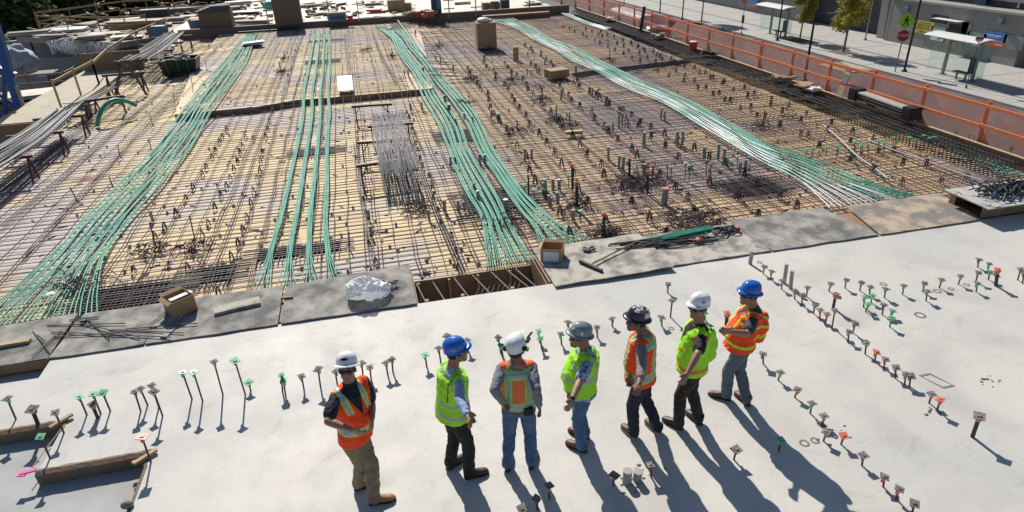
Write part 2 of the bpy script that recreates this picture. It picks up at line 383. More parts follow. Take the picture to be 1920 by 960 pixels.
DX0, DX1, DY1 = -10.7, 15.5, 46.
DH = [(PIT[0], PIT[1], 9.62, PIT[3], PIT[4])]+tr
struct(holed_sheet(DX0, DX1, 9.605, DY1, DZ, .5, DH), 'deck', [M['deck'], mat('shade-darkened drop panel', (.13, .085, .05), (.07, .045, .03), 3, .85)])  # pocket floors and walls get a dark colour that paints in their shade
# raised part of the form deck beyond the step
st = [P(330, 226, DZ), P(480, 212, DZ), P(560, 198, DZ), P(640, 192, DZ), P(812, 176, DZ)]
poly = [(p.x, p.y) for p in st]+[(3.4, 34), (4.2, 45.9), (-8.2, 45.9), (-7.6, 34)]
mbs = MB(); n_ = len(poly)
mbs.add([(*p, DZ-.02) for p in poly]+[(*p, DZ+.22) for p in poly], [tuple(range(n_, 2*n_))], 0)
mbs.add([(*p, DZ-.02) for p in poly]+[(*p, DZ+.22) for p in poly], [(i, (i+1) % n_, n_+(i+1) % n_, n_+i) for i in range(n_)], 1)
RAISE = .22
struct(mbs, 'upper_deck', [M['deck'], M['plydark']])
def on_raised(x, y):
    ins = False; j = n_-1
    for i in range(n_):
        xi, yi = poly[i]; xj, yj = poly[j]
        if (yi > y) != (yj > y) and x < (xj-xi)*(y-yi)/(yj-yi)+xi: ins = not ins
        j = i
    return ins
def DZh(x, y): return DZ+(RAISE if on_raised(x, y) else 0)

# street, kerbs, sidewalk -------------------------------------------------
kp = [P(u, v, ZS) for u, v in ((1920, 205), (1650, 133), (1440, 88), (1180, 5))]
KX = 36.0
def strip(x0, x1, y0, y1, z0, z1): return MB().box(((x0+x1)/2, (y0+y1)/2, (z0+z1)/2), (x1-x0, y1-y0, z1-z0))
struct(strip(15.6, KX, -60, 330, ZS-.2, ZS), 'street', M['asphalt'])
struct(strip(KX+.15, 60, -60, 330, ZS-.2, ZS+.13), 'sidewalk', M['walk'])
struct(strip(KX, KX+.15, -60, 330, ZS-.2, ZS+.135), 'kerb', M['kerb'])
mb = MB()
for y in range(18, 150, 6): mb.box((40.2, y, ZS+.134), (8.0, .05, .003))
mb.box((39.9, 80, ZS+.1345), (.35, 180, .003)); struct(mb, 'sidewalk_joint', mat('joint', (.22, .19, .16)))
pd = P(1575, 128, ZS); struct(MB().box((KX-1.0, pd.y, ZS+.03), (2.6, 3.4, .06)), 'kerb_ramp', M['yellowpad'])

# far site: raised concrete / plywood area beyond the pour -----------------
FZ = .18
struct(MB().prism([(-11.25, 46.35), (14, 46.35), (14, 100), (-2, 100), (-7, 67.5), (-11.25, 64)], -1.2, .18), 'far_floor', M['pale'])
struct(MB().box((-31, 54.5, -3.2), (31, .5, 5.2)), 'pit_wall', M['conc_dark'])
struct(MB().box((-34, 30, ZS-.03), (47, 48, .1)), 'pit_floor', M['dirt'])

# ================================================================== edge boards on the joint
def board(u0, u1, lab, mt, yf0, yf1, tilt=0., dx=0., zz=.012, y0=9.56):
    xa = P(u0[0], u0[1]).x; xb = P(u1[0], u1[1]).x
    mb = MB(); q = [(xa, y0), (xb, y0), (xb+dx, yf1), (xa+dx, yf0)]; nn = 14; vs = []; fs = []
    for k in (0, 1):
        for i in range(nn+1):
            for j in (0, 1):
                t = i/nn; a = Vector(q[0]).lerp(Vector(q[1]), t); b = Vector(q[3]).lerp(Vector(q[2]), t); c = a.lerp(b, j)
                z = zz-.0+(.019 if k else 0)+tilt*(1-j)*(.35+.65*t)+.008*noise.noise((c.x*1.7, c.y*2, 3))
                vs.append((c.x+.012*noise.noise((c.x*5, j, 1)), c.y+.03*noise.noise((c.x*2, j*5, 7)), z))
    h = 2*(nn+1)
    for i in range(nn):
        b = 2*i; fs += [(b, b+1, b+3, b+2), (h+b, h+b+2, h+b+3, h+b+1), (b, b+2, h+b+2, h+b), (b+1, h+b+1, h+b+3, b+3)]
    fs += [(0, h, h+1, 1), (2*nn, 2*nn+1, h+2*nn+1, h+2*nn)]
    mb.add(vs, fs); return thing(mb, 'plywood_sheet', mt, lab, 'plywood sheet', 'sheets covering the pour joint')
E0 = 10.86
mb = MB().box((3.2, 10.60, DZ+.125), (25, .06, .23)) 
# support ledger under the boards (left and right of the open pit)
for xa, xb in ((-10.6, .40), (2.77, 13.0)):
    thing(MB().box(((xa+xb)/2, 10.2, -.13), (xb-xa, 1.0, .22)), 'joint_form', M['plydark'], 'brown timber form under the grey plywood sheets, '+('left' if xa < 0 else 'right')+' of the open pit', 'formwork', origin=((xa+xb)/2, 10.2, -.24))
board((-140, 705), (92, 672), 'concrete-crusted grey plywood sheet at the left picture edge, above the brown recess face', M['splat'], 10.8, 10.9)
board((94, 671), (272, 645), 'dark splattered plywood sheet with scattered black bars, left of the open carton', M['splat'], E0, E0, dx=.1)
board((274, 645), (522, 606), 'grey splattered plywood sheet that the open carton stands on', M['splat'], E0, E0+.02)
board((528, 604), (781, 566), 'grey splattered plywood sheet under the clear plastic bag', M['splat'], E0-.02, E0+.16, tilt=.01)
board((1034, 529), (1252, 496), 'pale chalky plywood sheet with a lifted front edge under the push broom', M['splat2'], E0+.1, E0+.15, tilt=.055, y0=9.42)
board((1256, 499), (1440, 468), 'grey speckled plywood sheet right of the lifted broom sheet', M['splat2'], E0, E0)
board((1443, 468), (1640, 438), 'plywood sheet with dark concrete splatter, left of the orange-brown sheet', M['splat'], E0+.15, E0+.2, dx=-.2)
board((1643, 438), (1832, 410), 'orange-brown plywood sheet with a grey stain beside the plywood box form', M['splat3'], E0+.1, E0+.1, dx=.3)

# open pit in the joint with its form panels
pr = empty('pit_form', (1.6, 10.2, PIT[4]), 'open brown plywood pit form with timber studs and rods in the joint', 'pit form')
po = pr.location
MB().box((1.585, 10.80, -.6), (2.28, .02, .74)).build('back_panel', M['plydark'], pr, po)
MB().box((.445, 10.2, -.48), (.02, 1.14, .9)).build('side_panel', M['plydark'], pr, po)
MB().box((2.725, 10.2, -.48), (.02, 1.14, .9)).build('side_panel', M['plydark'], pr, po)
for x in (.55, 1.12, 1.67, 2.3): MB().box((x, 10.76, -.58), (.045, .07, .66)).build('stud', M['wood'], pr, po)
for x in (.60, 1.22, 2.10): MB().box((x, 9.68, -.35), (.06, .05, .70)).build('stud', M['wood'], pr, po)
for x, l in ((.62, .0), (.95, .03), (1.38, .05), (1.78, .1), (2.15, .1), (2.5, .15), (2.62, .1)):
    MB().tube([(x, 9.66, -.16), (x-.12-l, 10.72, -.22)], .011, 6).build('rod', M['galv'], pr, po)
for i in range(9):
    x = 1.3+i*.1; MB().tube([(x, 9.9, -.9), (x+.12, 10.1, -.5), (x+.34, 10.5, -.38)], .006, 5).build('strand', M['galv'], pr, po)
for x in (1.80, 1.88, 1.96, 2.03, 2.10, 2.40, 2.48, 2.6, 2.68): MB().lathe((x, 10.785, -.42), [(0.014, -.014), (.014, .014)], 8).build('anchor', M['steel'], pr, po)

# recess edge forms in the near-left slab -----------------------------------
def edge_form(xa, xb, y, zt, zb, lab, wob=1.):
    mb = MB(); n = 26; vs = []; fs = []
    for i in range(n+1):
        x = xa+(xb-xa)*i/n; a = .012*wob*noise.noise((x*7, y, 0)); b = .012*wob*noise.noise((x*9, y, 5))
        vs += [(x, y-.05+a, zb), (x, y-.055+a, zt+b-.015), (x, y+.0+a, zt+.012+b), (x, y+.045-a*2, zt+b), (x, y+.05, zb)]
    for i in range(n):
        for j in range(4): fs.append((i*5+j, (i+1)*5+j, (i+1)*5+j+1, i*5+j+1))
    mb.add(vs, fs); e = [0, 1, 2, 3, 4]; mb.add([vs[i] for i in e], [(0, 1, 2, 3, 4)]); mb.add([vs[n*5+i] for i in e], [(4, 3, 2, 1, 0)])
    return thing(mb, 'edge_form', M['plydark2'], lab, 'edge form', 'timber forms of the slab recess')
M['plydark2'] = mat('mortar smeared timber', (.22, .13, .075), (.13, .12, .10), 9, .85, .5, 30, lo=.42, hi=.62)
edge_form(-4.42, -3.12, 7.0, .008, -.169, 'mortar-smeared timber edge form of the front recess step, by the orange-capped rod')
edge_form(-5.9, -4.38, 7.93, .008, -.169, 'timber edge form of the left recess step, by the thick grey-capped rod')
thing(MB().box((-5.55, 9.575, -.06), (.78, .04, .155)), 'edge_form', M['plydark'], 'brown plywood recess face at the left edge below the splattered sheets', 'edge form', 'timber forms of the slab recess')
mb = MB(); 
for i in range(24):
    y = 6.9-i*.28; mb.box((-3.145+.012*random.uniform(-1, 1), y, -.06), (.035, .285, .13), random.uniform(-.03, .03))
thing(mb, 'edge_form', M['plydark2'], 'rough grey edge strip running toward the camera from the recess corner', 'edge form', 'timber forms of the slab recess')
mb = MB().bar((-3.28, 6.80, .03), (-3.06, 6.98, .04), .05, .035).bar((-3.32, 6.86, 0), (-3.12, 6.9, .01), .04, .03)
thing(mb, 'wood_block', M['wood'], 'small wood blocks at the recess corner under the orange-capped rod', 'wood block')
mb = MB().bar((-4.55, 7.82, .02), (-4.33, 8.0, .05), .05, .035)
thing(mb, 'wood_block', M['wood'], 'small wood block at the end of the left recess step', 'wood block')
mb = MB().tube([(-4.38, 7.85, .02), (-4.45, 7.5, .0), (-4.5, 7.1, .0)], .008, 5); thing(mb, 'string_line', M['wood'], 'tan string along the side of the left recess step', 'string')
mb = MB().box((-4.50, 7.0, .035), (.17, .05, .02), .15).box((-4.55, 6.98, .03), (.09, .08, .015), -.2)
thing(mb, 'marking_tape', M['pink'], 'pink tape on the slab by the foot of the left green-capped rod', 'tape')
p = P(240, 950); thing(MB().ell((p.x, p.y, .03), .07, .05, .05), 'mortar_lump', M['capgrey'], 'grey mortar lump at the bottom end of the rough edge strip', 'mortar lump')

# form beam and ledge at the far side ---------------------------------------
thing(MB().box((2.1, 46.15, .02), (25.4, .28, .66)), 'form_beam', mat('far form board', (.20, .145, .11), None, 3), 'long brown form board closing the far side of the pour', 'form board')
thing(MB().box((10.8, 45.2, .05), (4.6, .5, .14)), 'timber_beam', mat('red brown beam', (.33, .14, .07)), 'reddish brown beam lying at the far side behind the right green band', 'beam')
mbk = MB().box((-5.2, 45.75, -.06), (3.6, .4, .3)); thing(mbk, 'form_beam', M['bdark'], 'low black form strip below the tall brown box at the far side', 'form board')

# ================================================================== right-hand edge: form, cage, guard fence
thing(MB().box((15.52, 29.2, -.42), (.05, 34.6, 1.0)), 'form_panel', M['plydark'], 'long plywood edge panel along the street side with a yellow top edge', 'form panel')
thing(MB().box((15.52, 29.2, .09), (.09, 34.6, .02)), 'timber_strip', M['ply'], 'thin yellow plywood strip capping the street side edge panel', 'form strip')
thing(MB().box((15.95, 29.2, -.2), (.8, 34.6, .05)), 'ledge', M['woodgrey'], 'narrow timber ledge outside the edge panel carrying the orange guard rail', 'ledge')
root = empty('rebar_cage', (14.75, 29, DZ), 'black rebar cage with close hoops along the street side edge', 'rebar cage'); ro = root.location
y = 11.6; hoops = []
while y < 45.4:
    x0, x1 = 14.5+.05*noise.noise((y, 0, 0)), 15.42; z0, z1 = DZ+.04, DZ+.27+.04*noise.noise((y*2, 1, 0))
    if y > 33: x0 += (y-33)*.02
    hoops.append([(x0, y, z0), (x0, y+.02, z1), (x1, y+.02, z1), (x1, y, z0), (x0, y, z0)]); y += .115+.02*random.random()
for k, h in enumerate(hoops[:60]): MB().tube(h, .011, 4, cap=False).build('hoop', M['black'], root, ro)
mb = MB()
for h in hoops[60:]: mb.tube(h, .011, 4, cap=False)
o = mb.build('hoop', M['black'], root, ro); o['kind'] = 'stuff'
for i in range(8):
    x = 14.52+i*.125; MB().tube([(x+.02*noise.noise((yy, i, 2)), yy, DZ+.235+(.012 if i % 2 else .03)) for yy in range(12, 46, 2)], .016, 5).build('long_bar', M['black'], root, ro)
FX = 15.75
fr = empty('guard_fence', (FX, 30, -.17), 'orange timber guard rail with orange netting along the street side', 'guard fence'); fo = fr.location
py = [13.55, 15.66, 17.7, 19.8, 21.9, 24., 26.1, 28.2, 30.3, 32.4, 34.5, 36.8, 39.2, 41.8, 44.6, 47.6, 51, 55, 60, 66]
py = [9.4, 11.45]+py
for y in py:
    pm = MB().bar((FX, y, -.17), (FX+.02*random.uniform(-1, 1), y+.03*random.uniform(-1, 1), 1.12), .09, .045, up=Vector((0, 1, 0)))
    pm.build('post', M['orange'], fr, fo)
    MB().add([(FX-.02, y+.03, -.17), (FX-.02, y-.5, -.17), (FX-.02, y+.03, .42), (FX+.01, y+.03, -.17), (FX+.01, y-.5, -.17), (FX+.01, y+.03, .42)], [(0, 1, 2), (3, 5, 4), (0, 3, 4, 1), (1, 4, 5, 2), (2, 5, 3, 0)]).build('kicker', M['orange'], fr, fo)
for i in range(len(py)-1):
    for z in (1.0, .48): MB().bar((FX-.068-.003*(i % 2), py[i]-.05, z+.02*random.uniform(-1, 1)), (FX-.068-.003*(i % 2), py[i+1]+.05, z+.02*random.uniform(-1, 1)), .04, .09).build('rail', M['orange'], fr, fo)
mb = MB(); vs = []; fs = []; k = 0; ys = [9.4+i*.35 for i in range(162)]
for y in ys:
    a = min(abs(y-q) for q in py)/1.05
    zt = 1.16-.16*min(1, a)+.04*noise.noise((y, 3, 3)); 
    for j in range(5):
        t = j/4; vs.append((FX+.05+.10*noise.noise((y*.9, j*.8, 0))*(1 if 0 < j < 4 else .4), y, -.12+t*(zt+.12)))
for i in range(len(ys)-1):
    for j in range(4): fs.append((i*5+j, (i+1)*5+j, (i+1)*5+j+1, i*5+j+1))
mb.add(vs, fs).build('netting', M['net'], fr, fo, smooth=True)

# ================================================================== rebar mats
def bar_pts(p, q, n, amp, z, seed):
    p, q = Vector(p), Vector(q); pts = []; d = (q-p); nr = Vector((-d.y, d.x)).normalized()
    for i in range(n+1):
        t = i/n; c = p.lerp(q, t)+nr*amp*noise.noise((t*n*.7, seed, 0)); pts.append((c.x, c.y, DZh(c.x, c.y)+z+.012*noise.noise((t*5, seed, 4))))
    return pts
def rmat(lab, x0f, x1f, y0, y1, sy, sx, mt, rad=.009, zb=.05, grp='rebar mats on the form deck', pair=False):
    """x0f/x1f give the mat's side edges as functions of y"""
    ym = (y0+y1)/2; root = empty('rebar_mat', ((x0f(ym)+x1f(ym))/2, ym, DZ+zb), lab, 'rebar mat', grp); ro = root.location
    bars = []; y = y0; k = 0; zb0 = zb
    while y < y1:
        yy = y+.03*random.uniform(-1, 1); sk = .06*random.uniform(-1, 1)
        a, b = x0f(yy)+random.uniform(-.2, .2), x1f(yy)+random.uniform(-.2, .2)
        if b-a > .5: bars.append((yy, bar_pts((a, yy), (b, yy+sk), max(2, int((b-a)/1.4)), .03, zb0, k*3.1), rad))
        y += sy*random.uniform(.88, 1.12)*(1 if y < 30 else 1.25); k += 1
    xm0, xm1 = min(x0f(y0), x0f(y1), x0f(ym)), max(x1f(y0), x1f(y1), x1f(ym)); x = xm0+.15
    while x < xm1:
        seg = []; yy = y0
        while yy <= y1+.01:
            ok = x0f(yy)-.1 < x < x1f(yy)+.1
            if ok: seg.append(yy)
            yy += .8
        if len(seg) > 1:
            for dd in ((0, .07) if pair and random.random() < .45 else (0,)):
                sk = .10*random.uniform(-1, 1); bars.append((seg[0], bar_pts((x+dd, seg[0]), (x+dd+sk, seg[-1]), max(3, len(seg)), .06, zb0+rad*2, x*7.7+dd), rad*1.1))
        x += sx*random.uniform(.75, 1.25)
    bars.sort(key=lambda b: b[0])
    for _, pts, r in bars[:100]: MB().tube(pts, r, 4, cap=False).build('bar', mt, root, ro)
    if len(bars) > 100:
        mb = MB()
        for _, pts, r in bars[100:]: mb.tube(pts, r, 4, cap=False)
        o = mb.build('bar', mt, root, ro); o['kind'] = 'stuff'
    return root
def edge(pts):                              # picture polyline -> x as a function of y on the deck
    w_ = sorted([(P(u, v, DZ+.1).y, P(u, v, DZ+.1).x) for u, v in pts])
    def f(y):
        if y <= w_[0][0]: return w_[0][1]
        for a, b in zip(w_, w_[1:]):
            if y <= b[0]: return a[1]+(b[1]-a[1])*(y-a[0])/(b[0]-a[0])
        return w_[-1][1]
    return f
bandA = edge([(470, 62), (460, 85), (440, 120), (410, 160), (355, 240), (262, 350), (150, 480), (110, 560)])
bandB = edge([(605, 50), (605, 90), (597, 150), (592, 240), (580, 320), (572, 400), (565, 480), (560, 545)])
bandC = edge([(722, 45), (752, 85), (795, 125), (830, 180), (858, 240), (895, 310), (935, 370), (975, 420), (1000, 480)])
bandD = edge([(955, 40), (1020, 76), (1100, 112), (1180, 150), (1265, 190), (1345, 236), (1420, 275), (1480, 305), (1550, 325), (1620, 360), (1655, 385)])
L = lambda y: DX0+.15
RR = lambda y: 14.4
rmat('dusty rebar mat left of the leftmost green duct band', L, bandA, 11, 45.6, .26, .55, M['rebarp'], .0095, pair=True)
rmat('rebar mat between the left band and the four-duct band', bandA, bandB, 11, 45.6, .235, .36, M['rebar'], .009, pair=True)
rmat('rebar mat under the hanging grey wires, left of the centre green band', bandB, bandC, 11, 45.6, .21, .31, M['rebar'], .009, pair=True)
rmat('dark rebar mat between the centre and the right green bands', bandC, bandD, 11, 45.6, .165, .30, M['rebarp'], .0095, .06, pair=True)
rmat('dense rusty rebar mat right of the broad right green band', bandD, RR, 10.9, 45.6, .135, .19, M['rebar'], .0085, .05)
# dense dark bar bundles running up the deck
def bar_bundle(px, lab, n=3, z=.1, mt='wire', r=.012):
    w_ = [P(u, v, DZ+z) for u, v in px]; root = empty('bar_bundle', (w_[0].x, w_[0].y, DZ+z), lab, 'rebar bundle', 'dark bar bundles on the mats')
    for k in range(n):
        pts = []
        for a, b in zip(w_, w_[1:]):
            m_ = max(2, int((b-a).length/1.2))
            for i in range(m_):
                c = a.lerp(b, i/m_); pts.append((c.x+(k-(n-1)/2)*.055+.02*noise.noise((c.y, k, 0)), c.y, DZh(c.x, c.y)+z+.02*noise.noise((c.y*2, k, 3))))
        MB().tube(pts, r, 5).build('bar', M[mt], root, root.location)
bar_bundle([(0, 425), (110, 335), (217, 240), (290, 180), (340, 130)], 'dark bar pair left of the left green band, second from the deck edge')
bar_bundle([(0, 360), (90, 290), (170, 225), (240, 165)], 'dark bar bundle nearest the left deck edge', 4)
bar_bundle([(45, 480), (120, 395), (190, 320), (300, 200), (380, 120), (420, 85)], 'long dark bars just left of the left green band', 2)
bar_bundle([(533, 190), (545, 130), (567, 68)], 'dark bar line left of the four far ducts', 4, .1)
bar_bundle([(495, 150), (515, 100), (530, 75)], 'short dark bar line farther left of the four far ducts', 3, .1)
bar_bundle([(657, 160), (650, 100), (646, 62)], 'dark bar line above the white square plate', 3, .1)
bar_bundle([(745, 165), (715, 110), (697, 62)], 'dark wavy bar line between the white plate and the centre green band', 3, .1)
bar_bundle([(868, 510), (820, 400), (790, 320), (760, 220), (748, 190)], 'dark bar bundle right of the hanging grey wires', 3, .1)
bar_bundle([(700, 500), (684, 400), (672, 330), (665, 240)], 'dark bar bundle along the left feet of the brown stands', 3, .1)
for k, (a, b) in enumerate([((1080, 145), (1300, 118)), ((400, 214), (560, 198)), ((860, 420), (980, 408))]):
    pa, pb = P(*a, DZ+.1), P(*b, DZ+.1); root = empty('bar_bundle', pa, ['dark band of close cross bars right of the broad green band', 'cross bars at the step beside the left green band', 'close cross bars under the centre green band'][k], 'rebar bundle', 'dark bar bundles on the mats')
    nrm = Vector((0, 1, 0))
    for i in range(7 if k == 0 else 4):
        o = nrm*(i*.13); MB().tube([pa+o, pa.lerp(pb, .5)+o+Vector((0, 0, .02)), pb+o], .016, 5).build('bar', M['wire'], root, root.location)

for k, t in enumerate(tr):
    root = empty('drop_panel_bars', ((t[0]+t[1])/2, (t[2]+t[3])/2, DZ), 'dark close bars over the drop panel, %s panel in the deck from the left' % ORD[sorted(tr, key=lambda q: q[0]).index(t)], 'rebar', 'bars over the drop panels'); ro = root.location; zb = DZh((t[0]+t[1])/2, (t[2]+t[3])/2)
    mb = MB(); x = t[0]
    while x < t[1]: mb.tube([(x, t[2]-.3, zb+.03), (x+random.uniform(-.04, .04), t[3]+.2, zb+.04)], .011, 4); x += .085
    mb.build('long_bars', M['wire'], root, ro); mb = MB(); y = t[2]
    while y < t[3]: mb.tube([(t[0]-.3, y, zb+.06), (t[1]+.3, y+random.uniform(-.03, .03), zb+.06)], .011, 4); y += .1
    mb.build('cross_bars', M['wire'], root, ro)
# ================================================================== green tendon bundles
def catmull(ps, n=5):
    out = []; k = len(ps)
    for i in range(k-1):
        a, b, c, d = ps[max(i-1, 0)], ps[i], ps[i+1], ps[min(i+2, k-1)]
        for j in range(n):
            t = j/n; out.append(.5*((2*b)+(-a+c)*t+(2*a-5*b+4*c-d)*t*t+(-a+3*b-3*c+d)*t**3))
    out.append(ps[-1]); return out
def band(secs, nb, lab, grp, ends, mt='green', ns=4, r=.0105, farends=None, zt=.13, wob=.03, fl=2, mts=None, rise=0):
    """secs: list of ((uL,vL),(uR,vR)) from far to near; ends: (world point left, world point right) on the joint"""
    for b in range(nb):
        t = (b+.5)/nb; ctr = []
        for i, (l, r_) in enumerate(secs):
            z = DZ+zt+.03*math.sin(i*1.7+b*.6)
            p = P(*l, z).lerp(P(*r_, z), t+wob*noise.noise((b*2.3, i*.9, 5))); p.z += (DZh(p.x, p.y)-DZ); ctr.append(p)
        main = catmull(ctr, 5)
        root = empty('tendon_bundle', (main[-1].x, main[-1].y, DZ), lab % ORD[b], 'tendon bundle', grp); ro = root.location
        for s in range(ns):
            off = (s-(ns-1)/2)*r*(2.15+.5*noise.noise((b*3.1, s, 2))); pts = []
            for i, p in enumerate(main):
                d = main[min(i+1, len(main)-1)]-main[max(i-1, 0)]; sd = Vector((-d.y, d.x, 0)).normalized()*-1
                pts.append(p-sd*off*-1*(-1)+Vector((.010*noise.noise((i*.45, b*4+s*1.7, 1)), 0, .010*math.sin(i*.8+s*2+b))))
            sgn = 1
            # order strands so they do not cross in the fan
            e0, e1 = ends; tt = (b+(s+.5)/ns)/nb; e = Vector(e0).lerp(Vector(e1), tt)
            last = pts[-1]; q = last.lerp(e, .5)+(pts[-1]-pts[-3]).normalized()*.12*(e-last).length
            q.z = DZ+zt*.8; e.z = DZ+.075
            fan = [last.lerp(q, .5)+Vector((0, 0, .0)), q, q.lerp(e, .55), e]
            tail = catmull([pts[-1], q, e], 5)[1:]
            head = []
            if farends:
                f0, f1 = farends; fe = Vector(f0).lerp(Vector(f1), tt); head = [fe]
            MB().tube(head+pts+tail, r, 5).build('strand', (mts[b % len(mts)] if mts else M[mt]), root, ro, smooth=True)
M['greend2'] = mat('mid green sheath', (.04, .30, .19), (.10, .42, .30), 1, .5)
def W(u, v, z=DZ+.08): return P(u, v, z)
def secs_from(d): return [((l, v), (r_, v)) for v, (l, r_) in sorted(d.items())]
band(secs_from({62: (464, 490), 75: (457, 481), 95: (440, 476), 120: (420, 468), 145: (398, 452), 170: (378, 436), 205: (350, 410), 240: (316, 384), 275: (287, 360), 310: (252, 334), 350: (213, 300), 400: (162, 255), 445: (122, 222), 485: (85, 197)}),
     8, '%s green tendon bundle from the left in the leftmost sweeping band', 'green tendon bundles of the leftmost band', (W(-95, 640), W(188, 588)), farends=(W(474, 62), W(522, 56)), wob=.07, ns=3, r=.0118)
band(secs_from({50: (588, 622), 90: (583, 624), 140: (573, 626), 180: (564, 625), 210: (560, 625), 240: (556, 624), 300: (540, 623), 350: (528, 624), 400: (514, 624), 440: (500, 628), 480: (488, 634)}),
     4, '%s green tendon bundle from the left in the band of four ducts', 'the four green ducts', (W(466, 545), W(652, 524)), farends=(W(590, 50), W(618, 49)), wob=.02, ns=5)
band(secs_from({44: (693, 714), 75: (730, 748), 100: (742, 765), 125: (757, 785), 150: (775, 805), 180: (790, 828), 210: (805, 850), 240: (822, 868), 280: (837, 882), 320: (852, 905), 360: (870, 932), 400: (896, 950), 435: (905, 968)}),
     5, '%s green tendon bundle from the left in the left half of the centre band', 'green tendon bundles of the centre band', (W(908, 503), W(1005, 488)), farends=(W(688, 44), W(722, 42)), wob=.05)
band(secs_from({44: (718, 750), 75: (752, 770), 100: (768, 790), 125: (790, 815), 150: (812, 838), 180: (838, 868), 210: (858, 892), 240: (877, 908), 280: (893, 928), 320: (922, 955), 360: (948, 985), 395: (972, 1022), 425: (998, 1062)}),
     4, '%s green tendon bundle from the left in the right half of the centre band', 'green tendon bundles of the centre band', (W(1008, 480), W(1122, 452)), farends=(W(720, 42), W(758, 40)), wob=.05)
band([((934, 42), (972, 38)), ((968, 54), (1003, 52)), ((1005, 77), (1034, 72)), ((1040, 93), (1058, 80)), ((1067, 112), (1085, 90)), ((1110, 130), (1128, 113)), ((1172, 165), (1195, 145)), ((1247, 195), (1285, 183)), ((1315, 238), (1372, 230)), ((1375, 272), (1420, 258)), ((1425, 303), (1490, 283)), ((1465, 322), (1560, 310)), ((1505, 345), (1625, 338))],
     10, '%s pale green tendon bundle from the left in the broad right-hand band', 'green tendon bundles of the broad right band', (W(1552, 391), W(1775, 378)), farends=(W(896, 30), W(960, 30)), mt='greenl', zt=.16, wob=.035, ns=2, r=.0125, mts=[M['greenl']]*5+[M['green'], M['greenl'], M['green'], M['greend2'], M['greend2']])
band([((1040, 20), (1046, 17)), ((1056, 27), (1064, 24)), ((1075, 36), (1085, 33)), ((1100, 46), (1112, 43))], 3, '%s green tendon bundle of the short band by the far end of the orange fence', 'green tendon bundles at the far corner', (W(1135, 56), W(1150, 52)), mt='greenl')
band([((1772, 283), (1780, 281)), ((1790, 288), (1805, 286)), ((1818, 298), (1836, 292)), ((1838, 306), (1862, 300))], 3, '%s green tendon bundle of the short splayed band beside the black cage', 'green tendon bundles beside the black cage', (W(1862, 325), W(1935, 330)), mt='green', ns=3)
# far-side comb of green strand ends
root = empty('strand_comb', (11, 45.8, DZ), 'row of short green strand ends in front of the far form board, behind the tall carton', 'strand ends')
for i in range(14):
    u = 895+i*4.8; a = P(u, 32, DZ+.2); MB().tube([a, a+Vector((.12, -.9, -.1))], .012, 4).build('strand', M['greenl'], root, root.location)
# grey conduits at right
for k, pts in enumerate(([(1545, 235), (1572, 258), (1605, 290), (1640, 315), (1666, 336)], [(1628, 262), (1680, 283), (1740, 303), (1800, 325), (1850, 342)])):
    thing(MB().tube(catmull([P(*q, DZ+.14) for q in pts]), .022, 6), 'conduit', M['conduit'], ['bent grey conduit crossing the rusty mat beside the broad green band', 'grey conduit lying on the mat near the black cage'][k], 'conduit', smooth=True)

# ================================================================== wire chairs that carry the bars
def chair_mesh(h=.17, wd=.085):
    mb = MB()
    for s in (-1, 1):
        mb.tube([(-wd/2, s*.03, 0), (-wd*.22, s*.018, h*.8), (0, s*.012, h), (wd*.22, s*.018, h*.8), (wd/2, s*.03, 0)], .011, 4)
    mb.bar((0, -.07, h-.02), (0, .07, h-.02), .014, .014); mb.bar((-wd*.35, -.04, h*.5), (wd*.35, .04, h*.5), .01, .01)
    return mb
proto = None
def chair(x, y, lab, grp, sc=1.):
    global proto
    if proto is None:
        proto = chair_mesh().build('bar_chair', M['wire']); o = proto
    else:
        o = proto.copy(); col.objects.link(o)
    o.location = (x, y, DZh(x, y)+.03); o.rotation_euler = (0, 0, random.uniform(-.5, .5)+.3); o.scale = (sc, sc, sc*random.uniform(.9, 1.2))
    return tag(o, lab, 'bar chair', grp)
def chair_row(pts, lab, grp, near_last=True, sc=1.):
    n = len(pts); ps = sorted([P(u, v, DZ+.1) for u, v in pts], key=lambda p: p.y)
    for i, p in enumerate(ps):
        if any(t[0] < p.x < t[1] and t[2] < p.y < t[3] for t in tr): continue
        chair(p.x, p.y, lab % ORD[i], grp, sc)
Z5 = lambda l: [(a/4, b/4+240) for a, b in l]
G = 'wire bar chairs standing in rows on the mats'
chair_row(Z5([(1700, 10), (1665, 60), (1645, 100), (1615, 160), (1590, 210), (1547, 290), (1517, 340), (1447, 440), (1390, 520), (1315, 630), (1232, 740)])+[(290, 432+10), (250, 505), (225, 540)],
          'wire bar chair, %s from the front in row beside the leftmost green band', G)
chair_row(Z5([(1840, 60), (1818, 130), (1800, 180), (1780, 240), (1752, 300), (1725, 370), (1697, 430), (1655, 500), (1610, 590), (1560, 710), (1515, 800)])+[(351, 500), (337, 530), (362, 470)],
          'wire bar chair, %s from the front in second row right of the leftmost green band', G)
chair_row([(475, 258), (488, 300), (482, 335), (475, 358), (470, 380), (462, 405), (455, 428), (446, 455), (434, 482), (422, 515), (409, 548)],
          'wire bar chair, %s from the front in row left of the four green ducts', G)
chair_row([(510, 210), (505, 225), (502, 240), (498, 255), (492, 285), (487, 320)], 'wire bar chair, %s from the front in short far row left of the four ducts', G)
def vrow(u0, v0, u1, v1, n, lab, sc=1., jit=.08):
    a, b = P(u0, v0, DZ+.1), P(u1, v1, DZ+.1)
    for i in range(n):
        p = a.lerp(b, i/(n-1)); p.x += jit*random.uniform(-1, 1); p.y += jit*random.uniform(-1, 1); chair(p.x, p.y, lab % ORD[i], G, sc)
vrow(862, 505, 760, 210, 17, 'dark wire bar chair, %s from the front, along the dark bars right of the hanging wires', .9)
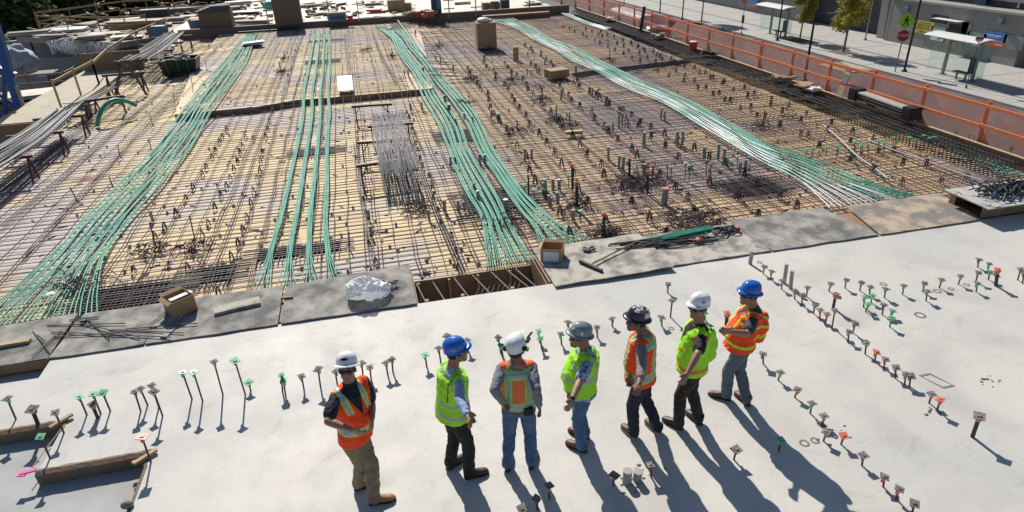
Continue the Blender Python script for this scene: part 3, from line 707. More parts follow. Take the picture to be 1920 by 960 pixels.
vrow(700, 490, 668, 250, 12, 'wire bar chair, %s from the front in line by the left feet of the brown stands', .85)
RW = ['first', 'second', 'third', 'fourth', 'fifth', 'sixth', 'seventh']
# rows between the centre band and the broad band
for k, (a, b, n) in enumerate([((1092, 470), (880, 130), 20), ((1160, 450), (905, 110), 22), ((1240, 440), (950, 120), 22), ((1345, 425), (1000, 120), 24), ((1420, 400), (985, 85), 24), ((1500, 388), (1060, 150), 20)]):
    vrow(*a, *b, n, 'small bar chair, %s from the front in '+RW[k]+' row right of the centre green band', 1.25, .12)
for k, (a, b, n) in enumerate([((1700, 345), (1100, 55), 26), ((1760, 335), (1130, 60), 24), ((1800, 330), (1180, 80), 22), ((1640, 322), (1060, 50), 26)]):
    vrow(*a, *b, n, 'dark bar chair, %s from the front in '+RW[k]+' row between broad green band and cage', 1.1, .12)
vrow(545, 150, 560, 70, 7, 'wire bar chair, %s from the front in far row left of the four ducts, beyond the step', .8)

# ================================================================== grey sleeves
def sleeve(u, v, h, r, k, where, m='sleeve', cap=None, z=None):
    zz = DZ+.03 if z is None else z
    p = P(u, v, zz); zz = zz+(DZh(p.x, p.y)-DZ if z is None else 0)
    if z is None: p = P(u, v, zz)
    t = random.uniform(-.02, .02); p0 = Vector((p.x, p.y, zz)); p1 = p0+Vector((t, random.uniform(-.02, .02), h))
    root = empty('pipe_sleeve', p0, where, 'pipe sleeve', 'pipe sleeves standing on the mats' if z is None else 'pipe sleeves cast in the slab')
    MB().tube([p0, p1], r, 12).build('pipe', M[m], root, p0, smooth=False)
    MB().lathe(p1+Vector((0, 0, .0)), [(r*.7, .001), (r*1.06, .002), (r*1.08, .016), (r*.6, .018), (0.0001, .018)] , 12).build('cap', M[cap or m], root, p0)
SL = [('between the step and the centre green band', [(771, 209, .28, .035), (791, 207, .28, .035), (855, 237, .25, .03), (871, 226, .25, .03), (887, 232, .22, .03)]),
      ('left of far centre green band', [(759, 142, .25, .03), (766, 143, .25, .03), (817, 112, .22, .03), (826, 118, .26, .035), (779, 66, .3, .04), (850, 134, .28, .04)]),
      ('right of the hanging grey wires', [(845, 312, .26, .035), (855, 312, .26, .035), (900, 307, .26, .035), (909, 307, .26, .035), (834, 397, .28, .04), (860, 396, .26, .035), (871, 396, .22, .03), (896, 378, .26, .035), (805, 412, .22, .03)]),
      ('below the brown steel stands', [(692, 412, .24, .035), (697, 444, .24, .04)]),
      ('around the tall carton and beyond', [(989, 140, .26, .03), (996, 141, .22, .03), (1007, 137, .38, .03), (1022, 142, .2, .03), (1022, 122, .26, .035), (990, 105, .2, .03), (1080, 137, .32, .05)]),
      ('in the middle of the dark mat', [(1111, 180, .28, .03), (1122, 178, .22, .03), (1052, 187, .38, .04), (1016, 175, .3, .03), (1160, 239, .5, .035), (1166, 233, .36, .035), (1178, 239, .3, .03), (1136, 246, .2, .03), (1149, 247, .28, .03)]),
      ('near the broad green band', [(1270, 273, .4, .045), (1279, 272, .4, .04), (1239, 222, .34, .035), (1246, 226, .3, .035), (1207, 273, .38, .05), (1346, 298, .4, .04), (1357, 299, .3, .035), (1387, 323, .26, .04), (1396, 322, .3, .04), (1320, 297, .3, .05)]),
      ('right of middle centre green band', [(984, 302, .34, .035), (997, 299, .3, .035), (1141, 300, .36, .035), (1160, 317, .36, .035), (1168, 318, .34, .04), (1209, 328, .28, .055)]),
      ('by the black rods near the green fan', [(1022, 362, .34, .055), (1018, 365, .3, .04), (1037, 357, .28, .04), (1049, 356, .26, .04), (1030, 384, .22, .04), (1046, 383, .28, .04), (1075, 413, .24, .045), (950, 397, .3, .055), (889, 358, .2, .035)])]
for where, lst in SL:
    for k, (u, v, h, r) in enumerate(lst):
        sleeve(u, v, h, r, k, 'grey sleeve %s, %s of its group from left' % (where, ORD[sorted(range(len(lst)), key=lambda i: lst[i][0]).index(k)]), cap=('white' if (k+len(lst)) % 4 == 0 else None))
sleeve(1245, 381, .36, .075, 0, 'stout grey sleeve with a red cap beside the dark bar tangle', cap='capo')
sleeve(794, 138, .26, .045, 0, 'dark green pipe standing on the centre green band', 'greend')
sleeve(835, 192, .26, .05, 0, 'green capped pipe left of the centre green band, upper of two', 'greend', 'greenl')
sleeve(842, 210, .26, .06, 0, 'green capped pipe left of the centre green band, lower of two', 'greend', 'greenl')
sleeve(921, 222, .30, .035, 0, 'grey sleeve with a white cap beside the dark green pot', cap='white')
sleeve(935, 226, .22, .06, 0, 'dark green pot-like sleeve right of the centre green band', 'greend', 'teal')
sleeve(287, 415, .24, .035, 0, 'brown sleeve between the left green band and the near wire chairs', 'wood')
sleeve(967, 113, .6, .13, 0, 'brown round cardboard tube standing beside the tall carton', 'carton')
SB = [(1470, 531, 498, .032, 'taller grey concrete-crusted pipe of the pair right of the blue-helmeted worker on the right'), (1482, 541, 510, .032, 'shorter grey concrete-crusted pipe of the pair right of the blue-helmeted worker on the right'),
      (1175, 904, 886, .052, 'left short pipe stub in the mortar splash, in the workers\' shadows'), (1194, 899, 884, .05, 'right short pipe stub in the mortar splash, in the workers\' shadows')]
for u, v, vt, r, lab in SB:
    p = P(u, v, 0); sleeve(u, v, height(p, vt), r, 0, lab, 'concrete', 'concrete', z=0)

# ================================================================== capped rods
def rod(u, v, ut, vt, c, lab, z=0., thick=.012, plate=.092, grp='capped rods standing in the slab', crust=False):
    p = P(u, v, z); h = max(.06, height(p, vt)); a = ray(ut, vt); t = (p.y)/a.y; q = CAM+a*t
    lean = max(-.06, min(.06, (q.x-p.x)*.6)); top = p+Vector((lean, random.uniform(-.02, .02), h))
    root = empty('capped_rod', p, lab, 'capped rod', grp)
    rm = 'black' if thick > .015 else 'rebar'
    MB().tube([p, top], thick, 6).build('rod', M[rm], root, p)
    cm = {'g': 'capg', 'G': 'capg', 'o': 'capo', 'n': 'capgrey'}[c]
    ax = Vector((random.uniform(-.22, .22), random.uniform(-.25, .1), 1)).normalized(); rot = ax.to_track_quat('Z', 'Y').to_matrix()
    ang = random.uniform(0, 1.5); e1 = rot @ Vector((math.cos(ang), math.sin(ang), 0)); e2 = rot @ Vector((-math.sin(ang), math.cos(ang), 0))
    collar = {'n': 'capgrey'}.get(c, cm)
    mb = MB(); vs = []
    for r_, zz in ((thick*1.3, -.075), (thick*1.7, -.04), (.045*plate/.105, -.004)): vs.append((r_, zz))
    mb.lathe((0, 0, 0), [(r_, zz) for r_, zz in vs], 8); mb.v = [tuple(top+e1*x[0]+e2*x[1]+ax*x[2]) for x in mb.v]
    mb.build('collar', M['capo' if (c == 'n' and crust) else ('capg' if (c == 'n' and random.random() < .45) else cm)], root, p)
    mb = MB().obox(top+ax*.004, e1*plate/2, e2*plate/2, ax*.005)
    if c != 'n' or True: mb.obox(top+ax*.014, e1*plate*.18, e2*plate*.18, ax*.005)
    mb.build('plate', M[{'g': 'capg', 'G': 'capg', 'o': 'capo', 'n': 'capgrey'}[c] if not (c == 'g' and crust) else 'capgrey'], root, p)
ROWS_ = [
 ('in the tall front-left cluster', [(30, 786, 12, 749, 'g'), (120, 812, 105, 773, 'g'), (163, 778, 150, 742, 'G'), (189, 776, 175, 739, 'G'), (207, 771, 194, 735, 'G'), (264, 771, 253, 735, 'n'), (277, 760, 263, 727, 'n'), (298, 764, 283, 724, 'n'), (305, 780, 290, 733, 'g'), (360, 748, 342, 697, 'G'), (380, 752, 364, 697, 'G'), (418, 740, 403, 677, 'n'), (460, 740, 440, 675, 'G'), (94, 859, 75, 820, 'G')]),
 ('in low row left of khaki-trousered worker', [(470, 732, 466, 717, 'G'), (530, 735, 530, 704, 'G'), (535, 737, 533, 714, 'G'), (570, 730, 566, 706, 'n'), (601, 725, 598, 692, 'n'), (632, 718, 629, 696, 'n')]),
 ('between the orange-vested worker and the blue-capped worker', [(681, 707, 679, 682, 'n'), (696, 711, 694, 688, 'o'), (727, 702, 723, 679, 'n'), (737, 698, 735, 673, 'n'), (800, 687, 797, 666, 'G'), (827, 683, 822, 654, 'n')]),
 ('behind the blue cap and the sleek white helmet', [(842, 650, 837, 631, 'n'), (878, 658, 875, 638, 'n'), (939, 662, 932, 632, 'n'), (943, 668, 938, 647, 'G'), (977, 640, 975, 624, 'G'), (1011, 640, 1009, 620, 'G'), (1016, 655, 1012, 635, 'G'), (1053, 646, 1051, 627, 'n')]),
 ('between grey and stickered hard hats', [(1066, 622, 1066, 605, 'n'), (1120, 633, 1120, 615, 'n'), (1148, 612, 1148, 598, 'n')]),
 ('around the white-capped worker with the red badge', [(1241, 612, 1241, 596, 'g'), (1252, 549, 1253, 533, 'n'), (1257, 595, 1259, 563, 'n'), (1322, 600, 1320, 586, 'G')]),
 ('in the long near-right diagonal row', [(1431, 682, 1428, 662, 'n'), (1459, 713, 1462, 697, 'n'), (1490, 745, 1494, 729, 'o'), (1519, 775, 1521, 755, 'n'), (1542, 797, 1545, 780, 'o'), (1544, 827, 1548, 809, 'n'), (1577, 833, 1580, 815, 'o'), (1616, 873, 1620, 855, 'o'), (1656, 913, 1659, 895, 'o'), (1680, 936, 1684, 915, 'o'), (1710, 962, 1713, 943, 'o'), (1460, 845, 1463, 824, 'G'), (1376, 862, 1380, 842, 'n')]),
 ('in the middle diagonal row', [(1431, 513, 1432, 499, 'n'), (1445, 523, 1446, 508, 'o'), (1465, 542, 1466, 526, 'o'), (1490, 561, 1491, 545, 'o'), (1503, 572, 1505, 554, 'o'), (1512, 556, 1513, 538, 'n'), (1525, 588, 1528, 572, 'n'), (1537, 599, 1539, 582, 'o'), (1548, 606, 1551, 589, 'o'), (1560, 614, 1562, 580, 'g'), (1590, 640, 1592, 622, 'n'), (1622, 664, 1626, 645, 'n'), (1640, 677, 1643, 660, 'o'), (1657, 690, 1661, 674, 'o'), (1678, 709, 1681, 690, 'o'), (1696, 720, 1697, 701, 'o'), (1705, 724, 1709, 706, 'n'), (1742, 756, 1745, 738, 'o'), (1757, 769, 1760, 747, 'o')]),
 ('in the upper arc on the right', [(1554, 546, 1557, 531, 'g'), (1584, 540, 1586, 524, 'g'), (1612, 545, 1614, 529, 'g'), (1630, 553, 1632, 538, 'n'), (1658, 558, 1660, 541, 'g'), (1692, 552, 1696, 536, 'g'), (1730, 547, 1731, 530, 'g'), (1761, 540, 1765, 524, 'g'), (1736, 564, 1739, 546, 'g'), (1797, 533, 1800, 517, 'g'), (1829, 529, 1834, 511, 'g'), (1830, 547, 1832, 531, 'g'), (1833, 501, 1835, 486, 'n'), (1852, 508, 1854, 494, 'n'), (1853, 524, 1855, 508, 'G'), (1908, 525, 1910, 503, 'n'), (1917, 531, 1919, 511, 'n')]),
 ('in the bright green patch on the right', [(1599, 624, 1602, 605, 'n'), (1619, 576, 1621, 557, 'G'), (1633, 567, 1633, 553, 'G'), (1623, 585, 1627, 569, 'G'), (1654, 590, 1657, 571, 'n'), (1671, 594, 1673, 582, 'G'), (1668, 613, 1671, 595, 'G')]),
 ('in the shadows at the bottom centre', [(1150, 910, 1152, 891, 'n'), (1221, 895, 1220, 873, 'n'), (1030, 935, 1030, 912, 'n'), (1008, 956, 1006, 936, 'n'), (980, 968, 978, 951, 'n')]),
]
for where, lst in ROWS_:
    order = sorted(range(len(lst)), key=lambda i: lst[i][0])
    for k, (u, v, ut, vt, c) in enumerate(lst):
        look = {'g': 'rod with a crusted green cap', 'G': 'rod with a bright green square cap', 'o': 'rod with an orange collar and crusted plate', 'n': 'rod with a grey crusted square plate'}[c]
        if c == 'o':
            rod(u, v, ut, vt, 'n' if k % 6 else 'o', '%s %s, %s from left' % ('rod with an orange collar and crusted plate' if k % 6 else 'rod with an orange square cap', where, ORD[order.index(k)]), crust=True)
        else: rod(u, v, ut, vt, c, '%s %s, %s from left' % (look, where, ORD[order.index(k)]), crust=(c == 'g'), plate=.105 if k % 4 == 0 else .09)
T = 'thick capped rods standing in the slab'
rod(72, 797, 63, 767, 'n', 'thick dark rod with a large grey plate behind the left recess step', thick=.025, plate=.13, grp=T)
rod(183, 783, 172, 758, 'n', 'thick dark rod with an orange collar among the left green caps', thick=.022, grp=T, crust=True)
rod(283, 867, 268, 819, 'o', 'tall rod with a bright orange cap at the recess corner', plate=.12)
rod(1362, 610, 1364, 588, 'o', 'short dark post with an orange cap left of the blue-helmeted worker on the right', thick=.03, grp=T)
rod(1562, 578, 1565, 550, 'n', 'thick dark rod with a crusted plate in the right diagonal row', thick=.025, grp=T, crust=True)
rod(1867, 536, 1870, 506, 'o', 'thick dark rod with an orange cap near the right picture edge', thick=.028, grp=T)
rod(1823, 819, 1834, 779, 'n', 'tall thick rod with an orange collar standing alone at the lower right', thick=.024, plate=.12, grp=T, crust=True)
p = P(1406, 495); thing(MB().bar(p, p+Vector((.01, 0, .25)), .05, .05), 'timber_stake', M['woodgrey'], 'short square grey stake at the slab edge right of the red-badged cap', 'stake')
# rods on the mats
dz = DZ+.05
DR = [('above the dark mat near the black tangle', [(1180, 337, 1180, 297, 'o', .03), (1214, 362, 1214, 321, 'o', .03), (1224, 330, 1224, 310, 'o', .02), (1215, 322, 1214, 304, 'o', .02), (1074, 355, 1072, 309, 'o', .03), (1082, 390, 1080, 341, 'o', .035), (1132, 445, 1131, 398, 'o', .03), (991, 365, 991, 328, 'o', .02), (1332, 330, 1331, 306, 'o', .012)]),
      ('in the green dotted line right of the black tangle', [(1195, 325, 1194, 309, 'G', .01), (1251, 338, 1252, 308, 'G', .01), (1258, 340, 1258, 314, 'G', .01), (1284, 337, 1284, 305, 'G', .01), (1292, 341, 1292, 310, 'G', .01), (1324, 332, 1324, 300, 'G', .01), (1364, 314, 1364, 294, 'G', .01), (1372, 322, 1372, 302, 'G', .01), (1382, 315, 1382, 293, 'G', .01), (1406, 322, 1406, 294, 'G', .01)]),
      ('by the grey sleeves near the green fan', [(1066, 352, 1066, 330, 'G', .01), (1049, 352, 1049, 337, 'G', .01), (1019, 368, 1019, 354, 'G', .01), (1002, 370, 1002, 356, 'G', .01), (984, 362, 984, 348, 'G', .01), (1089, 420, 1088, 395, 'G', .01)]),
      ('on the rusty mat right of the broad green band', [(1461, 305, 1461, 286, 'G', .01), (1511, 297, 1511, 279, 'G', .01), (1523, 297, 1523, 278, 'G', .01), (1533, 298, 1534, 281, 'G', .01), (1549, 293, 1549, 275, 'G', .01), (1568, 297, 1569, 279, 'G', .01), (1571, 291, 1571, 272, 'G', .01), (1602, 285, 1602, 267, 'G', .01), (1613, 290, 1613, 272, 'G', .01), (1617, 287, 1617, 269, 'G', .01), (1627, 290, 1627, 272, 'G', .01), (1647, 284, 1647, 265, 'G', .01), (1657, 290, 1657, 267, 'G', .01), (1674, 277, 1674, 258, 'G', .01), (1679, 282, 1679, 265, 'G', .01), (1703, 278, 1703, 257, 'G', .01), (1716, 280, 1716, 261, 'G', .01), (1731, 272, 1731, 254, 'G', .01), (1741, 276, 1741, 258, 'G', .01), (1750, 276, 1750, 256, 'G', .01)]),
      ('over the black cage by the edge form', [(1793, 262, 1793, 244, 'G', .01), (1816, 266, 1816, 250, 'G', .01), (1826, 268, 1826, 251, 'G', .01), (1849, 281, 1849, 264, 'G', .01), (1893, 300, 1894, 277, 'G', .01)])]
for where, lst in DR:
    order = sorted(range(len(lst)), key=lambda i: lst[i][0])
    for k, (u, v, ut, vt, c, th) in enumerate(lst):
        rod(u, v, ut, vt, c, '%s %s, %s from the left' % ('black post with an orange cap' if c == 'o' else 'thin rod with a green cap', where, ORD[order.index(k)]), z=dz, thick=th, plate=.09 if c == 'G' else .08, grp='capped rods standing on the mats')
# plain dark stakes on the left mat
for k, (u, v, ut, vt) in enumerate([(146, 380, 130, 350), (212, 352, 204, 331), (226, 297, 221, 271), (284, 282, 279, 258), (288, 238, 280, 213), (363, 176, 359, 145), (390, 138, 384, 113), (328, 195, 325, 172), (366, 452, 356, 404), (293, 465, 281, 418), (655, 462, 655, 435), (404, 103, 401, 88), (417, 98, 413, 78), (392, 92, 390, 76)]):
    p = P(u, v, dz); h = height(p, vt); a = ray(ut, vt); q = CAM+a*(p.y/a.y)
    mb = MB().tube([p, Vector((p.x+(q.x-p.x)*.8, p.y, p.z+h))], .014, 6)
    for s in (-1, 1): mb.tube([p+Vector((s*.1, -.06, -.03)), p+Vector((0, 0, .08))], .008, 5)
    thing(mb, 'marker_stake', M['wire'], 'plain dark stake on the left mat, %s from the near side' % ORD[k], 'stake', 'plain dark stakes on the left mats', origin=p)
# tangles of short bars (column tops, reinforcement nests)
def tangle(u, v, r, n, lab, post=None, hh=.14, mt='rebar'):
    p = P(u, v, DZ+.05); p.z = DZh(p.x, p.y)+.05; root = empty('bar_cluster', p, lab, 'bar cluster', 'dark bar clusters on the mats'); mb = MB()
    for i in range(int(n*.85)):
        a = random.uniform(0, math.pi); c = p+Vector((random.gauss(0, r*.45), random.gauss(0, r*.45), random.uniform(0, hh*.6))); l = random.uniform(.15, .5)*min(1, r*1.6)
        d = Vector((math.cos(a), math.sin(a), random.uniform(-.15, .25)))*l/2; k = c+Vector((0, 0, hh*random.random()))
        mb.tube([c-d, (c+k)/2+Vector((0, 0, .03)), c+d], .009, 4)
    o = mb.build('short_bars', M[mt], root, p); o['kind'] = 'stuff'
    if post: MB().tube([p, p+Vector((0, 0, post))], .02, 6).build('post', M['wire'], root, p)
TG = [(1195, 345, .75, 170, None, 'large dark tangle of short bars around the orange-capped posts'), (1290, 412, .8, 150, None, 'broad dark nest of short bars before the splattered sheets'), (783, 392, .5, 70, .0, 'dark bar cluster below the orange-capped rod by the brown stands'),
      (1080, 388, .45, 60, None, 'dark bar cluster at the black posts near the centre fan'), (1133, 440, .4, 55, None, 'dark bar cluster at the foot of the nearest orange-capped black post'), (292, 470, .45, 55, None, 'dark bar cluster at the left stake before the wire chairs'),
      (366, 468, .4, 50, None, 'dark bar cluster at the stake between the near wire chairs'), (1017, 188, .45, 50, .45, 'dark bar cluster with a post left of the small open carton'), (1043, 226, .4, 50, .5, 'dark bar cluster with a post at the middle of the dark mat'), (1068, 238, .4, 45, .45, 'dark bar cluster above the yellow timber'),
      (970, 246, .45, 45, .35, 'dark bar cluster right of the green-capped pots'), (960, 152, .5, 45, .4, 'dark bar cluster with a post below the tall carton'), (883, 150, .5, 45, .4, 'dark bar cluster with a post right of the centre green band'), (824, 88, .5, 40, .4, 'dark bar cluster near the centre band at the far end'),
      (690, 104, .4, 35, .3, 'dark bar cluster on the raised deck above the white plate'), (737, 116, .4, 35, .4, 'dark bar cluster left of the centre band on the raised deck'), (529, 146, .45, 40, .5, 'dark bar cluster left of the four far ducts'), (536, 120, .4, 30, .4, 'far dark bar cluster left of the four ducts'), (1143, 114, .4, 35, .5, 'dark bar cluster with a post right of the broad green band'),
      (1430, 238, .4, 40, .5, 'dark bar cluster with a post beside the broad band, near the far mat'), (1480, 220, .3, 20, .0, 'small dark bar cluster on the rusty mat'), (1012, 165, .4, 35, .0, 'low dark bar cluster below the round cardboard tube'), (870, 195, .4, 35, .0, 'dark bar cluster right of the green-capped pipes'), (940, 420, .5, 90, None, 'dark cluster of bars inside the drop panel under the centre fan'), (150, 535, .6, 70, None, 'dark cluster of bars in the trench under the left fan')]
for u, v, r, n, post, lab in TG: tangle(u, v, r, n, lab, post)
# scattered white and dark cubes (dobies) lying on the deck
mb = MB()
for i in range(420):
    u = random.uniform(60, 1700); v = random.uniform(70, 520); p = P(u, v, DZ+.02)
    if not (-10 < p.x < 14 and 11 < p.y < 45): continue
    mb.box((p.x, p.y, DZh(p.x, p.y)+.04), (.05, .05, .05), random.random())
tag(mb.build('spacer_blocks', M['capgrey']), 'scattered small mortar spacer blocks across the form deck', 'spacer blocks', kind='stuff')
mb = MB()
for i in range(500):
    u = random.uniform(60, 1700); v = random.uniform(70, 520); p = P(u, v, DZ+.02)
    if not (-10 < p.x < 14 and 11 < p.y < 45): continue
    mb.box((p.x, p.y, DZh(p.x, p.y)+.01), (random.uniform(.03, .25), .03, .02), random.uniform(0, 3))
tag(mb.build('offcuts', M['wire']), 'scattered dark offcuts and tie wire lying on the form deck', 'offcuts', kind='stuff')
mb = MB()
for (u, v, w_, n) in [(690, 335, .8, 5), (170, 335, .9, 5), (350, 470, .6, 4), (1330, 350, .6, 3), (1165, 330, .4, 3), (330, 500, .8, 5), (240, 560, .5, 5)]:
    for i in range(n):
        p = P(u+random.uniform(-14, 14), v+random.uniform(-5, 5), DZ+.004); a = random.choice((0, 1.57))+random.uniform(-.1, .1); mb.box((p.x, p.y, DZh(p.x, p.y)+.006), (w_*random.uniform(.4, 1), .035, .004), a)
tag(mb.build('paint_marks', M['magenta']), 'magenta layout paint strokes sprayed on the plywood deck', 'paint marks', kind='stuff')
# stains and patched ring marks in the slab
mb = MB()
for k, (u, v, r) in enumerate([(1725, 591, .085), (1757, 546, .065), (1783, 542, .05), (1656, 533, .06), (1508, 831, .06), (1528, 826, .055), (1812, 534, .05), (1259, 616, .045), (1424, 492, .05)]):
    p = P(u, v); vs = []; n = 18
    for rr in (r, r*.62):
        for j in range(n): vs.append((p.x+rr*math.cos(j*.349)*(1+.12*noise.noise((j, k, 0))), p.y+rr*math.sin(j*.349)*(1+.12*noise.noise((j, k, 3))), .004))
    thing(MB().add(vs, [(j, (j+1) % n, n+(j+1) % n, n+j) for j in range(n)]), 'ring_mark', M['capgrey'], 'rough ring mark left in the slab surface, %s of the ring marks from the top of the photo' % ORD[sorted([546, 542, 533, 591, 831, 826, 534, 616, 492]).index(v)], 'ring mark', 'ring marks in the slab')
p = P(1756, 714); vs = []
for s in (1, .8):
    for a, b in ((-1, -1), (1, -1), (1, 1), (-1, 1)): vs.append((p.x+a*.09*s-b*.05, p.y+b*.16*s, .004))
thing(MB().add(vs, [(i, (i+1) % 4, 4+(i+1) % 4, 4+i) for i in range(4)]), 'slot_mark', M['capgrey'], 'long rectangular slot outline in the slab at the right', 'slot mark')
mb = MB()
for (u, v, r, n) in [(1190, 895, .35, 26), (1855, 712, .2, 12), (1560, 815, .4, 14), (1750, 770, .25, 8)]:
    c = P(u, v)
    for i in range(n):
        x, y = c.x+random.gauss(0, r*.4), c.y+random.gauss(0, r*.25); s = random.uniform(.006, .022); mb.ell((x, y, .003), s*1.4, s, s*.5, n=6, m_=4)
tag(mb.build('mortar_crumbs', M['capgrey']), 'grey mortar crumbs scattered on the slab', 'crumbs', kind='stuff')
# ================================================================== PEOPLE
dg_objs = []
def remeshed(mb, voxel, name, mats, parent, origin, smooth=3, wr=0., wf=7., colf=None, seed=0.):
    o_ = Vector(origin); me = bpy.data.meshes.new(name+'_tmp'); me.from_pydata([tuple(Vector(v)-o_) for v in mb.v], [], mb.f); me.update()
    bm = bmesh.new(); bm.from_mesh(me); bmesh.ops.recalc_face_normals(bm, faces=bm.faces); bm.to_mesh(me); bm.free()
    ob = bpy.data.objects.new(name, me); col.objects.link(ob)
    r = ob.modifiers.new('r', 'REMESH'); r.mode = 'VOXEL'; r.voxel_size = voxel; r.use_smooth_shade = True
    if smooth: s = ob.modifiers.new('s', 'SMOOTH'); s.factor = .5; s.iterations = smooth
    dg = bpy.context.evaluated_depsgraph_get(); me2 = bpy.data.meshes.new_from_object(ob.evaluated_get(dg)); ob.modifiers.clear()
    ob.data = me2; me2.name = name; bpy.data.meshes.remove(me)
    if wr:
        ns = [v.normal.copy() for v in me2.vertices]
        for v, n_ in zip(me2.vertices, ns):
            q = v.co*wf+Vector((seed, seed*2, 0)); q.z *= 1.0
            f = noise.noise(q)+.5*noise.noise(q*2.3+Vector((3, 1, 2)))
            f = -abs(f)*1.3+.35
            v.co += n_*f*wr
    me2.materials.clear()
    if not isinstance(mats, (list, tuple)): mats = [mats]
    for x in mats: me2.materials.append(x)
    if colf:
        for p in me2.polygons: p.material_index = colf(p.center+o_, p.normal)
    for p in me2.polygons: p.use_smooth = True
    ob.parent = parent
    return ob
def chain(mb, pts, rad, n=12):
    pts = [Vector(p) for p in pts]; P2 = []; R2 = []
    for i in range(len(pts)-1):
        for j in range(4):
            t = j/4; P2.append(pts[i].lerp(pts[i+1], t)); R2.append(rad[i]+(rad[i+1]-rad[i])*t)
    P2.append(pts[-1]); R2.append(rad[-1]); mb.tube(P2, R2, n)
    mb.ell(pts[0], rad[0], rad[0], rad[0], n=12, m_=8); mb.ell(pts[-1], rad[-1], rad[-1], rad[-1], n=12, m_=8)
    for p, r in list(zip(pts, rad))[1:-1]: mb.ell(p, r, r, r, n=12, m_=8)
def sph(u, v, c, L, far):
    """point on the picture ray at distance L from c"""
    d = ray(u, v).normalized(); oc = CAM-c; b = oc.dot(d); k = oc.dot(oc)-L*L; disc = b*b-k
    if disc <= 0:
        q = CAM+d*(-b); return c+(q-c).normalized()*L
    t = -b+(math.sqrt(disc) if far else -math.sqrt(disc)); return CAM+d*t
SK = {'fair': mat('skin fair', (.50, .27, .19), (.44, .22, .15), 20, .55), 'tan': mat('skin tan', (.36, .18, .115), (.30, .14, .09), 20, .55), 'dark': mat('skin brown', (.24, .115, .07), (.20, .09, .055), 20, .55)}
def fab(n, a, b=None, s=7, bump=.25): return mat(n, a, b or tuple(x*.8 for x in a), s, .85, bump, 60)
ORG = fab('vest orange', (1., .085, .015), (.9, .065, .012)); LIM = fab('vest lime', (.42, .92, .03)); SIL = mat('reflective silver', (.40, .44, .50), (.33, .37, .43), 8, .45); YEL = fab('trim lime yellow', (.62, .85, .06)); ORB = fab('trim orange', (.90, .20, .07))
TRM = fab('trim green', (.35, .82, .12))
DENIM = fab('denim blue', (.045, .10, .20), (.075, .145, .26), 9); DENIMG = fab('denim grey blue', (.075, .10, .13), (.11, .14, .17), 9); DENIMD = fab('dark denim', (.012, .017, .035)); BLK = fab('black cloth', (.014, .014, .016)); KHA = fab('khaki cloth', (.24, .19, .12), (.19, .15, .09), 9); DKB = fab('dark brown cloth', (.03, .024, .02))
NAVY = fab('navy polo', (.012, .014, .035)); LBL = fab('light blue shirt', (.36, .43, .62)); GREY = fab('grey shirt', (.20, .22, .25)); HAW = mat('patterned blue shirt', (.42, .52, .62), (.06, .12, .22), 26, .8, lo=.45, hi=.55); TAUPE = fab('taupe shirt', (.27, .23, .20)); DGREY = fab('charcoal polo', (.045, .05, .065))
LEA = mat('tan boot leather', (.42, .20, .075), (.34, .15, .05), 12, .6); BRN = mat('brown boot leather', (.13, .055, .03), (.09, .04, .022), 12, .55); DBR = mat('dark boot leather', (.045, .025, .018), None, 12, .5); SOLE = mat('boot sole', (.02, .018, .016)); SOLEW = mat('pale boot sole', (.42, .38, .32))
HAIR = mat('dark hair', (.02, .014, .01), None, 30, .7); HGREY = mat('grey hair', (.22, .21, .20), None, 30, .8); GLS = mat('sunglasses', (.006, .006, .007), None, 10, .12)
HW = mat('white helmet shell', (.80, .80, .81), (.76, .76, .78), 6, .25); HB = mat('blue helmet shell', (.012, .12, .50), (.02, .15, .56), 6, .25); HG = mat('grey helmet shell', (.16, .19, .22), (.28, .30, .32), 10, .35); HD = mat('navy helmet shell', (.02, .02, .035), (.03, .03, .05), 6, .3)
def dirv(a): return Vector((math.cos(R_(a)), math.sin(R_(a)), 0))

